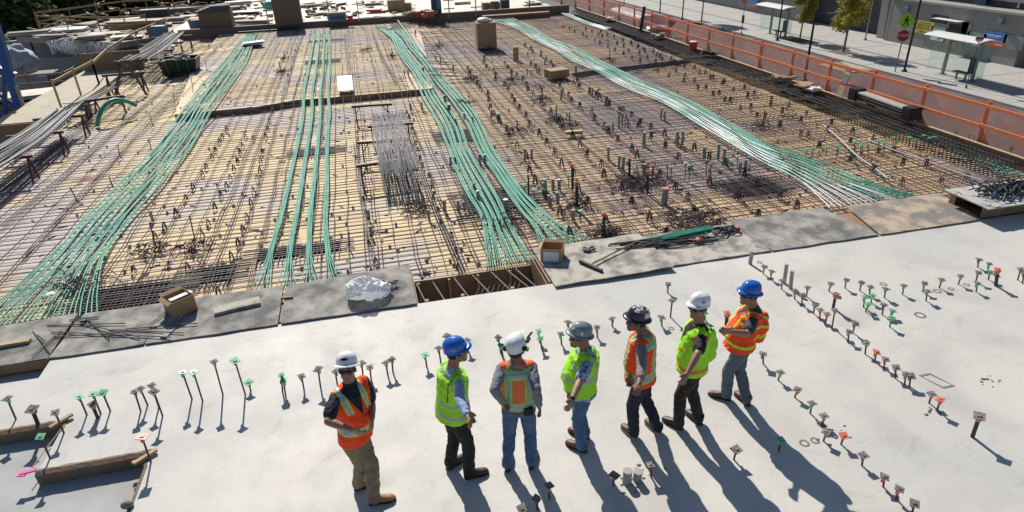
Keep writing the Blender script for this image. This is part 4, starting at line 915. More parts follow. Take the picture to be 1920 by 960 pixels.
def person(S):
    hd = S['heading']; s = S.get('s', 1.)
    F = dirv(hd); Lf = dirv(hd+90); UP = Vector((0, 0, 1))
    feet = []
    for (h, t) in S['feet']:                      # (left, right): heel and toe on the ground
        H, T = P(*h), P(*t); d = (T-H); d.z = 0; d.normalize(); c = (H+T)/2; Lg = .285*s
        H = c-d*Lg/2; feet.append((H, d, H+d*.065*s+UP*.095*s))
    y0 = (feet[0][2].y+feet[1][2].y)/2
    pel = PY(*S['hip'], y0+S.get('dy', 0)); neck = PY(*S['neck'], y0+S.get('dy', 0)+S.get('ndy', 0)); 
    if pel.z < S.get('minhip', .90): pel.z = S.get('minhip', .90)
    if 0: print(S['label'][:30], 'pelvis z %.2f neck z %.2f x %.2f %.2f' % (pel.z, neck.z, pel.x, neck.x))
    base = (feet[0][2]+feet[1][2])/2; base.z = 0
    root = empty('person', base, S['label'], 'person', 'workers standing on the slab'); ro = root.location.copy()
    sp = (neck-pel); tl = sp.length; su = sp.normalized()
    def ax(t):                                    # torso twist between hips and shoulders
        a = S.get('hiph', hd)*(1-min(1, max(0, t)))+hd*min(1, max(0, t)); return dirv(a), dirv(a+90)
    bel = S.get('belly', 0.); wide = S.get('wide', 1.)*s
    RG = [(-.16, .125, .10, 0), (-.04, .165, .115, -.01), (.12, .168, .118, .0+bel*.4), (.3, .155, .11+bel*.5, bel*.6), (.5, .165, .115+bel*.3, bel*.4), (.70, .180, .122, .005), (.84, .180, .112, 0), (.93, .135, .088, -.005), (1.0, .068, .064, 0)]
    def rings(infl, t0=-1, t1=2, extra=None):
        out = []
        for t, a, b, fo in RG:
            if t < t0 or t > t1: continue
            f_, l_ = ax(t); c = pel+su*tl*t+f_*fo; e = extra(t) if extra else (0, 0)
            out.append((c, l_, f_, a*wide+infl+e[0], b*wide+infl+e[1]))
        return out
    # joints
    shL = neck-su*.092*s+Lf*.166*wide; shR = neck-su*.092*s-Lf*.166*wide
    hF, hL = ax(0); hpL = pel+hL*.088*s-UP*.02; hpR = pel-hL*.088*s-UP*.02
    UA, FA = .29*s, .25*s; arms = []
    for side, sh in (('L', shL), ('R', shR)):
        (eu, ev, ef), (wu, wv, wf) = S['arm'+side]; e = sph(eu, ev, sh, UA, ef); w_ = sph(wu, wv, e, FA, wf); arms.append((sh, e, w_, side))
    legs = []
    for (H, d, ank), hp in zip(feet, (hpL, hpR)):
        dist = (ank-hp).length; kb = S.get('bend', 1.008); th = dist*.508*kb; sn = dist*.498*kb; dv = (ank-hp).normalized()
        a = (th*th-sn*sn+dist*dist)/(2*dist); hh = math.sqrt(max(0, th*th-a*a)); k = (d+F*.5); k = k-dv*k.dot(dv); k.normalize()
        legs.append((hp, hp+dv*a+k*hh, ank, H, d))
    # ---- body: one continuous mesh
    mb = MB(); mb.loft(rings(-.012), 20)
    hh_ = S.get('headh', hd); HF = dirv(hh_); HL = dirv(hh_+90); tilt = S.get('tilt', -.12)
    HC = PY(*S['head'], y0+S.get('dy', 0)+S.get('ndy', 0)+S.get('hdy', 0))
    HU = (UP+HF*tilt).normalized(); HFt = (HF-UP*tilt).normalized(); A = (HFt, HL, HU)
    k_ = 1.07
    def hp_(f, l, u): return HC+(HFt*f+HL*l+HU*u)*s*k_
    chain(mb, [neck-su*.05, neck+(HC-neck)*.45+HF*-.005, hp_(-.02, 0, -.03)], [.070*s, .061*s, .060*s])
    mb.ell(hp_(-.012, 0, .03), .098*s, .078*s, .098*s, A); mb.ell(hp_(.02, 0, -.035), .074*s, .065*s, .088*s, A); mb.ell(hp_(.055, 0, -.092), .032*s, .042*s, .028*s, A)
    mb.ell(hp_(.094, 0, -.025), .018*s, .013*s, .024*s, A); mb.ell(hp_(.083, 0, .0), .014*s, .009*s, .030*s, A); mb.ell(hp_(.076, 0, .022), .018*s, .052*s, .012*s, A)
    mb.ell(hp_(.083, 0, -.066), .010*s, .024*s, .007*s, A); mb.ell(hp_(.082, 0, -.077), .009*s, .019*s, .006*s, A)
    for sg in (-1, 1):
        mb.ell(hp_(-.005, sg*.078, -.012), .016*s, .009*s, .032*s, A); mb.ell(hp_(.055, sg*.036, -.040), .024*s, .020*s, .020*s, A)
    for sh, e, w_, side in arms:
        chain(mb, [sh, sh.lerp(e, .5), e], [.056*s, .050*s, .041*s]); chain(mb, [e, e.lerp(w_, .3), w_], [.041*s, .043*s, .028*s])
        hand(mb, w_, (w_-e).normalized(), side, S.get('handf', {}).get(side, F), s, S.get('curl', {}).get(side, .85), Lf if side == 'L' else -Lf)
    for hp, kn, ank, H, d in legs: chain(mb, [hp, kn, ank], [.080*s, .054*s, .040*s])
    skin = SK[S['skin']]
    remeshed(mb, .0065, 'body', skin, root, ro, smooth=2)
    # ---- face and hair
    if S.get('hair'):
        mb = MB(); mb.ell(hp_(-.022, 0, .026), .098*s, .086*s, .098*s, A)
        mb2 = MB(); mb2.ell(hp_(-.040, 0, -.012), .074*s, .080*s, .058*s, A); mb2.ell(hp_(-.014, 0, .03), .103*s, .083*s, .100*s, A)
        def hc(c, n_): return 0
        o = remeshed(mb2, .009, 'hair', S['hair'], root, ro, smooth=2, wr=.004, wf=30)
        bm = bmesh.new(); bm.from_mesh(o.data)
        kill = [f for f in bm.faces if (lambda q: (q.dot(HFt) > .035*s and q.dot(HU) < .052*s))(f.calc_center_median()+ro-HC)]
        bmesh.ops.delete(bm, geom=kill, context='FACES'); bm.to_mesh(o.data); bm.free()
    if S.get('beard'):
        mb = MB(); mb.ell(hp_(.040, 0, -.090), .052*s, .052*s, .030*s, A); mb.ell(hp_(.078, 0, -.062), .014*s, .030*s, .008*s, A); remeshed(mb, .007, 'beard', S['beard'], root, ro, smooth=1)
    if S.get('glasses', 1):
        mb = MB()
        for sg in (-1, 1):
            mb.ell(hp_(.090, sg*.034, .002), .010*s, .030*s, .020*s, A, n=12, m_=6); mb.bar(hp_(.086, sg*.062, .008), hp_(-.005, sg*.082, .006), .006, .008)
        mb.bar(hp_(.096, -.02, .008), hp_(.096, .02, .008), .006, .007); mb.build('sunglasses', GLS, root, ro, smooth=True)
    else:
        for sg in (-1, 1):
            MB().ell(hp_(.079, sg*.031, .004), .009*s, .014*s, .008*s, A, n=10, m_=6).build('eye', mat('eye', (.10, .07, .06), None, 8, .3), root, ro, smooth=True)
    # ---- trousers
    mb = MB(); mb.loft(rings(.010, -1, .2), 20)
    for hp, kn, ank, H, d in legs:
        cuff = ank-UP*.045*s+(kn-ank).normalized()*.0
        chain(mb, [hp-UP*.01, hp.lerp(kn, .5), kn, kn.lerp(ank, .55), cuff+UP*.02], [.101*s, .089*s, .076*s, .072*s, .066*s], 14)
        mb.tube([cuff+UP*.08*s, cuff+UP*.015], [.068*s, .072*s], 14)
    remeshed(mb, .010, 'trousers', S['trousers'], root, ro, smooth=2, wr=.014, wf=9, seed=S['seed'])
    # ---- boots
    for hp, kn, ank, H, d in legs:
        sd = Vector((-d.y, d.x, 0)); mb = MB(); B = lambda f_, z: H+d*f_*s+UP*z*s
        mb.loft([(B(.0, .045), sd, UP, .020*s, .03*s), (B(.02, .052), sd, UP, .036*s, .045*s), (B(.07, .06), sd, UP, .040*s, .055*s), (B(.13, .055), sd, UP, .041*s, .048*s), (B(.19, .045), sd, UP, .048*s, .038*s), (B(.245, .04), sd, UP, .046*s, .033*s), (B(.28, .036), sd, UP, .030*s, .024*s), (B(.292, .034), sd, UP, .012*s, .012*s)], 16, ex=2.3)
        mb.tube([B(.062, .06), B(.06, .15)], [.048*s, .046*s], 14)
        b = remeshed(mb, .008, 'boot', S['boots'], root, ro, smooth=1)
        pr = [(0, .022), (.05, .037), (.12, .036), (.19, .049), (.24, .049), (.275, .036), (.298, .012)]; pl = [B(f_, 0)+sd*w_*s for f_, w_ in pr]+[B(f_, 0)-sd*w_*s for f_, w_ in reversed(pr)]
        MB().prism([(q.x, q.y) for q in pl], .0, .026*s).build('sole', S.get('sole', SOLE), b, ro)
    # ---- shirt with sleeves
    mb = MB(); mb.loft(rings(.008, .05, .95)+[(neck-su*.005, ax(1)[1], ax(1)[0], .070*s, .066*s), (neck+su*.022, ax(1)[1], ax(1)[0], .066*s, .062*s)], 20)
    if S.get('tail'): mb.loft(rings(.030, -.2, .3), 20)
    for sh, e, w_, side in arms:
        r0 = .057*s
        if S['sleeve'] == 'long': chain(mb, [sh, sh.lerp(e, .5), e, e.lerp(w_, .5), e.lerp(w_, .90)], [r0, .057*s, .052*s, .047*s, .039*s])
        elif S['sleeve'] == 'rolled': chain(mb, [sh, sh.lerp(e, .5), e, e.lerp(w_, .55)], [r0, .064*s, .058*s, .052*s])
        else: chain(mb, [sh, sh.lerp(e, .45), sh.lerp(e, .72)], [r0, .070*s, .068*s])
    remeshed(mb, .009, 'shirt', S['shirt'], root, ro, smooth=2, wr=.013, wf=13, seed=S['seed']+5)
    # ---- vest
    loose = S.get('loose', .03)
    def ext(t): return (loose*(1-min(1, max(0, t*1.2)))+.006, loose*.9*(1-min(1, max(0, t*1.15)))+.008)
    b0 = S.get('hem', -.02); rg = rings(.026, 0.0, .9, ext)
    f_, l_ = ax(0); first = (pel+su*tl*b0+f_*bel*.4, l_, f_, .165*wide+.022+loose+.01, .118*wide+.022+loose*.9+.01+bel*.2)
    f1, l1 = ax(1)
    rg = [first]+[r for r in rg if (r[0]-pel).dot(su) > tl*(b0+.05)]+[(neck-su*.055*s, l1, f1, .172*wide, .100*wide), (neck-su*.012*s, l1, f1, .088*wide, .078*wide)]
    mb = MB(); mb.loft(rg, 24)
    for sh, e, w_, side in arms:
        q = sh+(neck-sh).normalized()*.030-su*.004; mb.ell(q, .066*s, .072*s, .068*s, n=16, m_=10)
    if S.get('billow'):
        bl = dirv(S['billow']); 
        for a, r in ((.35, .085), (.55, .09), (.75, .06)): mb.ell(pel+su*tl*a+bl*(.155*wide), r, r, r*1.5)
    def vf(c, n_):
        q = c-pel; t = q.dot(su)/tl; fa, la = ax(t); a = q.dot(la)/wide; f = q.dot(fa)
        nf = n_.dot(fa); nl = n_.dot(la)
        if c.z > 0 and n_.dot(su) < -.75 and t < .1: return 0
        return S['pattern'](t, a, f, nf, nl)
    remeshed(mb, .0075, 'vest', S['vest'], root, ro, smooth=2, wr=S.get('vwr', .011), wf=9, colf=vf, seed=S['seed']+9)
    # ---- belt bits, watch
    if S.get('watch'):
        sh, e, w_, side = arms[0 if S['watch'] == 'L' else 1]; d = (w_-e).normalized(); MB().tube([w_-d*.022, w_+d*.006], .036*s, 12).build('wrist_watch', GLS, root, ro)
    if S.get('pouch'):
        f0, l0 = ax(0); q = pel+su*tl*.04-l0*.10-f0*.14; MB().obox(q, l0*.05, f0*.025, UP*.045).build('belt_pouch', BLK, root, ro)
    helmet(S, root, ro, hp_, A, s)
    return root, ro

def hand(mb, w_, d, side, palmf, s, curl, outw):
    """palm, four unequal curled fingers and a thumb grown from the wrist"""
    d = d.normalized(); n = outw-d*outw.dot(d)                          # back of the hand faces outward
    if n.length < .1: n = d.orthogonal()
    n.normalize(); sd = d.cross(n).normalized()                       # across the knuckles
    if sd.dot(palmf) < 0: sd = -sd                                    # +sd = thumb side (forward)
    c0 = w_+d*.012*s; c1 = w_+d*.092*s
    mb.loft([(c0, sd, n, .028*s, .018*s), (w_+d*.05*s, sd, n, .040*s, .017*s), (c1, sd, n, .043*s, .014*s)], 12)
    mb.ell(w_, .027*s, .027*s, .024*s, n=10, m_=6)
    for k, (o, L1) in enumerate(((.0345, .070), (.0115, .078), (-.0115, .073), (-.0345, .058))):
        b = c1-d*.012*s+sd*o*s; fan = sd*(o*.35); 
        k1 = b+(d+fan).normalized()*L1*.45*s; dd = (d+fan-n*curl*1.2).normalized(); k2 = k1+dd*L1*.33*s; de = (d*.8-n*curl*2.2).normalized(); k3 = k2+de*L1*.28*s
        mb.tube([b, k1, k2, k3], [.0100*s, .0092*s, .0086*s, .0075*s], 8); mb.ell(k3, .0075*s, .0075*s, .0075*s, n=8, m_=5); mb.ell(b, .010*s, .010*s, .010*s, n=8, m_=5)
    t0 = w_+d*.026*s+sd*.022*s; t1 = t0+(d*.75+sd*.8-n*.25).normalized()*.040*s; t2 = t1+(d+sd*.25-n*.4).normalized()*.032*s
    mb.tube([t0, t1, t2], [.015*s, .0115*s, .0088*s], 8); mb.ell(t2, .0088*s, .0088*s, .0088*s, n=8, m_=5); mb.ell(t0, .015*s, .015*s, .015*s, n=8, m_=5)

def helmet(S, root, ro, hp_, A, s):
    st = S['helmet']; kind = st['kind']; ti = R_(-st.get('tilt', -6)); mb = MB(); n = 40; vs = []
    def q(f, l, u):                                # rotate about the left axis so the brim dips or rises
        f2 = f*math.cos(ti)-u*math.sin(ti)*-1*-1; u2 = u*math.cos(ti)+f*math.sin(ti); return hp_(f2-.010, l, u2*.88+.055)
    prof = [(1.0, .0), (1.0, .018), (.985, .04), (.94, .068), (.84, .094), (.68, .114), (.48, .127), (.25, .134), (.001, .137)]
    rl, rw = .119, .101
    for r, z in prof:
        for j in range(n):
            a = 2*math.pi*j/n; rg = 0.
            if kind != 'climb': rg = .005*math.exp(-((math.sin(a)*rw*r)/.016)**2) if r < .97 else 0
            else: rg = .004*math.exp(-((abs(math.sin(a)*rw*r)-.03)/.009)**2) if r < .9 else 0
            vs.append(q(r*rl*math.cos(a), r*rw*math.sin(a), z+rg))
    m_ = len(prof); fs = [(i*n+j, i*n+(j+1) % n, (i+1)*n+(j+1) % n, (i+1)*n+j) for i in range(m_-1) for j in range(n)]
    mats = [st['mat']]+st.get('extra', []); mb.add(vs, fs)
    if st.get('patch'):
        rr = random.Random(4); mb.m = [0]*len(mb.f)
        for fi, f in enumerate(mb.f):
            i, j = fi//n, fi % n
            mb.m[fi] = st['patch'](i, j, n)
    # inner shell so the rim has thickness
    mb.add([q(.95*rl*math.cos(2*math.pi*j/n), .95*rw*math.sin(2*math.pi*j/n), z) for z in (0, .05) for j in range(n)]+[q(rl*math.cos(2*math.pi*j/n), rw*math.sin(2*math.pi*j/n), 0) for j in range(n)],
           [(j, (j+1) % n, n+(j+1) % n, n+j) for j in range(n)]+[(j, 2*n+j, 2*n+(j+1) % n, (j+1) % n) for j in range(n)])
    h = mb.build('helmet', mats, root, ro, smooth=True)
    # brim
    vs = []
    for k, (e, dz) in enumerate(((0, .006), (.5, .0), (1., -.010), (1., -.014), (.5, -.005), (0, .0))):
        for j in range(n):
            a = 2*math.pi*j/n; c = math.cos(a)
            if kind == 'full': w_ = .026+.014*max(0, c)+.006*max(0, -c)
            elif kind == 'cap': w_ = .004+.044*max(0, c)**1.6
            else: w_ = .003+.018*max(0, c)**2
            vs.append(q((rl+w_*e)*c, (rw+w_*e)*math.sin(a), dz-(w_*e*.15)))
    fs = [(i*n+j, i*n+(j+1) % n, ((i+1) % 6)*n+(j+1) % n, ((i+1) % 6)*n+j) for i in range(6) for j in range(n)]
    fixn(MB().add(vs, fs).build('brim', st.get('brimmat', st['mat']), h, ro, smooth=True))
    mb = MB(); mb.tube([q(.112*math.cos(a), .094*math.sin(a), -.004) for a in [2*math.pi*j/20 for j in range(20)]]+[q(.12, 0, -.004)], .008, 6); mb.build('headband', BLK, h, ro)
    def disc(az, z, r, mt, name='badge', hw=1., th=.004):
        a = R_(az); k = 0
        for i in range(len(prof)-1):
            if prof[i][1] <= z <= prof[i+1][1]: k = prof[i][0]+(prof[i+1][0]-prof[i][0])*(z-prof[i][1])/(prof[i+1][1]-prof[i][1])
        c = q(k*rl*math.cos(a), k*rw*math.sin(a), z); nn = (c-q(0, 0, .02)).normalized(); t1 = Vector((0, 0, 1)).cross(nn).normalized(); t2 = nn.cross(t1)
        m2 = MB(); pts = [c+nn*.002+t1*r*hw*math.cos(i*.3927)+t2*r*math.sin(i*.3927) for i in range(16)]; top = [p+nn*th for p in pts]
        m2.add(pts+top, [tuple(range(16, 32))]+[(i, (i+1) % 16, 16+(i+1) % 16, 16+i) for i in range(16)]); m2.build(name, mt, h, ro); return c, nn, t1, t2
    for b in st.get('badges', []): disc(*b)
    if kind == 'climb':
        for sg in (-1, 1): mb = MB().tube([q(.03, sg*.108, -.01), q(.02, sg*.098, -.06), q(.045, sg*.06, -.13), q(.06, 0, -.145)], .005, 5); mb.build('chin_strap', BLK, h, ro)
        MB().bar(q(.10, -.085, .03), q(.185, -.105, .045), .02, .012).bar(q(.06, -.1, .02), q(.12, -.10, .02), .03, .03).build('visor_arm', BLK, h, ro)
        MB().ell(q(-.03, -.108, .02), .03, .012, .028).build('side_clip', BLK, h, ro)
        MB().ell(q(-.09, .075, .02), .02, .03, .03).build('side_clip', BLK, h, ro)
WHT = mat('logo white', (.75, .76, .78)); REDB = mat('badge red', (.6, .06, .05)); BLKB = mat('badge black', (.012, .012, .014)); ORGB = mat('badge orange', (.55, .22, .08))

# vest colour layouts: t along the trunk, a sideways (left +), f forward, nf / nl normals
def p_orange_front(t, a, f, nf, nl):            # orange vest, silver waist band and shoulder stripes with yellow edges, open neck
    front = nf > .1
    if front and t > .56 and abs(a) < .006+.085*(t-.56)/.4: return 3
    if .24 < t < .31: return 1
    if .215 < t <= .24 or .31 <= t < .335: return 2
    if t > .60:
        if .088 < abs(a) < .123: return 1
        if .072 < abs(a) <= .088 or .123 <= abs(a) < .137: return 2
    return 0
def p_lime_two(t, a, f, nf, nl):
    if .10 < t < .16 or .34 < t < .40: return 1
    if nf > .2 and abs(a) < .008: return 2
    if nf < -.2 and abs(t-(.66+a*.9)) < .026 and -.01 < a < .10 and int((a+.01)*52) % 2 == 0: return 2
    if nf < .1 and -.150 < a < -.140 and t > .45: return 2
    return 0
def p_back_panel(t, a, f, nf, nl):
    if t > .91: return 0
    if .78 < t < .87: return 1
    if .745 < t <= .78 or .87 <= t: return 2
    if .10 < t < .19: return 1
    if .065 < t <= .10 or .19 <= t < .225: return 2
    if t <= .065: return 0
    if .088 < abs(a) < .125: return 1
    if .068 < abs(a) <= .088 or .125 <= abs(a) < .145: return 2
    return 0
def p_lime_y(t, a, f, nf, nl):
    tt = t-.22*0
    if .36 < t+.0 < .42: return 1
    r = math.hypot(f*1.1, (t-.72)*.5)
    if abs(nl) > .45 and .120 < r < .150 and t > .4: return 1
    return 0
def p_surveyor(t, a, f, nf, nl):
    if .13 < t < .22: return 1
    if .095 < t <= .13 or .22 <= t < .255: return 2
    if t > .26:
        if .075 < abs(a) < .112: return 1
        if .055 < abs(a) <= .075 or .112 <= abs(a) < .13: return 2
    if nf < -.1 and .80 < t < .87: return 1
    if nf < -.1 and .775 < t <= .89: return 2
    return 0
def p_lime_orange(t, a, f, nf, nl):
    if nf > .1 and t > .62 and abs(a) < .006+.08*(t-.62)/.34: return 3
    if .09 < t < .16: return 1
    if .44 < t < .50 and nf > .2 and .04 < abs(a) < .13: return 1
    if t > .55 and .16 < abs(a) and .78 < t < .88: return 1
    return 0
def p_orange_x(t, a, f, nf, nl):
    if nf > .2 and t > .70 and abs(a) < .05*(t-.7)/.2: return 3
    if .10 < t < .165: return 1
    if nf < .25 and t > .3:
        if abs(abs(a)*1.15-abs(t-.66)*.42) < .017: return 1
    if nf >= .25 and .08 < abs(a) < .11 and t > .16: return 1
    if nl > .5 and .62 < t < .68: return 1
    return 0

PP = [
 dict(tilt=-.36, label='man in orange vest, navy polo, khaki trousers and white helmet, turning toward the camera', seed=1, heading=-62, hiph=-25, headh=-98, head=(651, 693), neck=(656, 715), hip=(664, 817), ndy=0,
      feet=(((700, 944), (733, 937)), ((665, 918), (709, 905))), armR=((615, 790, False), (659, 806, False)), armL=((697, 757, True), (698, 785, False)), skin='tan', hair=HAIR, glasses=1, shirt=NAVY, sleeve='short',
      trousers=KHA, boots=LEA, sole=SOLE, vest=[ORG, SIL, YEL, NAVY], pattern=p_orange_front, belly=.05, loose=.02, hem=-.01, helmet=dict(kind='full', mat=HW, tilt=-9, badges=[(0, .062, .014, BLKB, 'logo', 2.6)])),
 dict(label='worker in lime vest, light blue long sleeves, black trousers and blue cap helmet', seed=2, heading=18, headh=-6, head=(857, 660), neck=(848, 688), hip=(849, 778),
      feet=(((843, 878), (867, 861)), ((873, 897), (912, 886))), armR=((862, 748, False), (876, 779, False)), armL=((870, 742, True), (878, 772, True)), skin='tan', hair=HAIR, glasses=0, shirt=LBL, sleeve='long',
      trousers=BLK, boots=DBR, vest=[LIM, SIL, BLK, BLK], pattern=p_lime_two, loose=.04, hem=-.02, helmet=dict(kind='cap', mat=HB, tilt=-6, badges=[(-95, .05, .016, WHT, 'logo', 1.6), (-95, .05, .0125, HB, 'logo_centre', 1.5, .006)])),
 dict(label='worker seen from behind, orange and silver vest, grey shirt, jeans, sleek white helmet', seed=3, heading=80, headh=52, head=(968, 654), neck=(968, 676), hip=(972, 759),
      feet=(((953, 877), (956, 862)), ((997, 872), (1002, 857))), armL=((927, 731, False), (942, 754, True)), armR=((1006, 731, False), (1011, 762, True)), skin='dark', hair=HAIR, glasses=0, shirt=GREY, sleeve='long',
      trousers=DENIM, boots=DBR, vest=[ORB, SIL, TRM, ORB], pattern=p_back_panel, loose=.004, hem=.03, vwr=.004, pouch=1, helmet=dict(kind='climb', mat=HW, tilt=-4)),
 dict(label='stout grey-bearded man in lime vest, patterned blue shirt, jeans and grey hard hat', seed=4, heading=172, headh=178, head=(1086, 632), neck=(1098, 650), hip=(1092, 745), hdy=0, minhip=.865,
      feet=(((1100, 849), (1062, 831)), ((1103, 823), (1068, 808))), armL=((1086, 718, False), (1072, 750, False)), armR=((1078, 712, True), (1072, 740, True)), skin='tan', hair=HGREY, beard=HGREY, glasses=1, shirt=HAW, sleeve='short', tail=1,
      trousers=DENIM, boots=BRN, vest=[LIM, SIL, SIL, HAW], pattern=p_lime_y, belly=.085, wide=1.1, loose=.02, hem=.03, watch='L', helmet=dict(kind='full', mat=HG, tilt=-8, badges=[(75, .05, .02, WHT, 'sticker', .8), (20, .07, .015, TRM, 'sticker')])),
 dict(label='man with rolled taupe sleeves, orange vest, dark jeans and sticker-covered navy hard hat', seed=5, heading=152, headh=172, head=(1193, 602), neck=(1205, 620), hip=(1203, 715),
      feet=(((1194, 825), (1166, 800)), ((1238, 815), (1211, 791))), armL=((1204, 690, False), (1198, 720, False)), armR=((1180, 682, True), (1183, 706, True)), skin='dark', hair=HAIR, glasses=0, shirt=TAUPE, sleeve='rolled', tail=0,
      trousers=DENIMD, boots=BRN, sole=SOLEW, vest=[ORG, SIL, TRM, TAUPE], pattern=p_surveyor, belly=.05, loose=.03, hem=-.02, vwr=.012, watch=0, helmet=dict(kind='full', mat=HD, tilt=-4, extra=[WHT, REDB, HG], patch=lambda i, j, n: [0, 0, 1, 0, 2, 0, 3, 0, 1][((j//4)*7+(i//2)*5) % 9] if i < 7 else (1 if j % 9 < 5 else 0))),
 dict(label='man in lime vest with orange bands, black polo and white helmet with red badge', seed=6, heading=168, hiph=150, headh=200, head=(1309, 577), neck=(1310, 604), hip=(1300, 692),
      feet=(((1280, 806), (1243, 787)), ((1314, 797), (1288, 774))), armL=((1308, 664, False), (1289, 700, False)), armR=((1285, 655, True), (1278, 675, True)), skin='tan', hair=HAIR, glasses=1, shirt=BLK, sleeve='short',
      trousers=DKB, boots=DBR, vest=[LIM, ORB, ORB, BLK], pattern=p_lime_orange, belly=.05, loose=.035, hem=-.01, billow=-25, helmet=dict(kind='cap', mat=HW, tilt=-4, badges=[(62, .062, .017, REDB, 'badge', 1.), (62, .062, .008, WHT, 'badge_mark', 1., .006)])),
 dict(label='man in orange vest with yellow stripes, charcoal polo, faded jeans and blue helmet', seed=7, heading=158, hiph=150, headh=184, head=(1404, 553), neck=(1412, 573), hip=(1390, 653), ndy=0,
      feet=(((1369, 750), (1330, 740)), ((1404, 762), (1379, 738))), armL=((1400, 626, False), (1370, 622, False)), armR=((1382, 618, True), (1366, 618, False)), skin='tan', hair=HAIR, glasses=1, shirt=DGREY, sleeve='short',
      trousers=DENIMG, boots=BRN, vest=[ORG, YEL, YEL, DGREY], pattern=p_orange_x, belly=.08, loose=.035, hem=-.01, billow=-38, vwr=.012, helmet=dict(kind='full', mat=HB, tilt=-3, badges=[(115, .055, .02, ORGB, 'sticker', 1.)])),
]
for S in PP: person(S)
# ================================================================== things on the joint sheets and mats
def text(s, c, right, up, size, mt, name, parent, ro, ext=.004):
    cu = bpy.data.curves.new(name, 'FONT'); cu.body = s; cu.size = size; cu.align_x = 'CENTER'; cu.align_y = 'CENTER'; cu.extrude = ext/size*size
    ob = bpy.data.objects.new(name+'_tmp', cu); col.objects.link(ob); dg = bpy.context.evaluated_depsgraph_get(); me = bpy.data.meshes.new_from_object(ob.evaluated_get(dg))
    bpy.data.objects.remove(ob); right, up = Vector(right).normalized(), Vector(up).normalized(); nn = right.cross(up); c = Vector(c)-Vector(ro)
    for v in me.vertices: x = v.co.copy(); v.co = c+right*x.x+up*x.y+nn*x.z
    me.materials.clear(); me.materials.append(mt); o = bpy.data.objects.new(name, me); col.objects.link(o); o.parent = parent; return o
def carton(p, w, d, h, rz, lab, open_=True, label=None, mt='carton', flaps=True):
    p = Vector(p); root = empty('carton', p, lab, 'cardboard box', 'cardboard boxes on the site'); e1 = Vector((math.cos(rz), math.sin(rz), 0)); e2 = Vector((-math.sin(rz), math.cos(rz), 0)); up = Vector((0, 0, 1)); t = .008
    mb = MB()
    if open_:
        mb.obox(p+up*t, e1*w/2, e2*d/2, up*t*.5)
        for s in (-1, 1):
            mb.obox(p+e1*s*(w/2-t/2)+up*h/2, e1*t/2, e2*(d/2), up*h/2); mb.obox(p+e2*s*(d/2-t/2)+up*(h/2-.0005), e1*(w/2-t-.001), e2*t/2, up*(h/2-.001))
    else: mb.obox(p+up*h/2, e1*w/2, e2*d/2, up*h/2)
    mb.build('box', M[mt], root, p)
    if open_ and flaps:
        for s, e, l, wd in ((-1, e1, .5, d), (1, e2, .45, w)):
            o = e2 if e is e1 else e1; a = p+e*s*(wd if False else (w/2 if e is e1 else d/2))+up*h
            q = a+e*s*h*.22+up*h*.10*s; MB().add([a-o*wd/2, a+o*wd/2, q+o*wd/2*.95, q-o*wd/2*.95, a-o*wd/2-up*.006, a+o*wd/2-up*.006, q+o*wd/2*.95-up*.006, q-o*wd/2*.95-up*.006], [(0, 1, 2, 3), (7, 6, 5, 4), (0, 4, 5, 1), (1, 5, 6, 2), (2, 6, 7, 3), (3, 7, 4, 0)]).build('flap', M[mt], root, p)
    if not open_: MB().obox(p+up*(h+.001), e1*w/2, e2*.03, up*.001).build('tape', M['carton2'] if 'carton2' in M else M['wood'], root, p)
    if label: MB().obox(p-e2*(d/2+.002)+up*h*.45, e1*w*.36, e2*.001, up*h*.38).build('paper_label', M['paper'], root, p)
    return root
p = P(341, 583, .03); r_ = carton(p, .38, .36, .30, R_(38), 'open cardboard box on the splattered sheets left of the plastic bag')
MB().obox(p+Vector((.04, .04, .27)), Vector((math.cos(.66), math.sin(.66), 0))*.19, Vector((-math.sin(.66), math.cos(.66), 0))*.05, Vector((0, 0, .004))).build('inner_flap', M['paper'], r_, p)
carton(P(1036, 484, .03), .40, .34, .26, R_(-25), 'open cardboard box with a white paper label beside the open pit', label=1)
p = P(912, 88, DZ+.1); r_ = carton(p, 1.0, .9, 1.25, R_(-4), 'tall brown carton standing at the far end of the dark mat', open_=False)
MB().ell(p+Vector((-.1, 0, 1.34)), .35, .3, .14).ell(p+Vector((.22, .05, 1.3)), .18, .2, .09).build('white_wrap', M['white'], r_, p); MB().box(p+Vector((.1, -.452, .9)), (.35, .006, .04)).build('printed_line', M['cartond'], r_, p); MB().ell(p+Vector((0, -.5, .05)), .2, .06, .06).build('red_straps', M['red'], r_, p)
carton(P(1044, 144, DZ+.1), .85, .6, .32, R_(12), 'low closed carton on the dark mat left of the broad green band', open_=False)
p = P(475, 92, DZ+.15); mb = MB().box(p+Vector((0, 0, .12)), (.9, .7, .24)); root = empty('crate', p, 'dark crate with white boards lying over the left green band at the far end', 'crate'); mb.build('box', M['bdark'], root, p)
for i in range(3): MB().box(p+Vector((.05*i, 0, .27+.05*i)), (1.1, .5, .03), .2*i).build('board', M['white'], root, p)
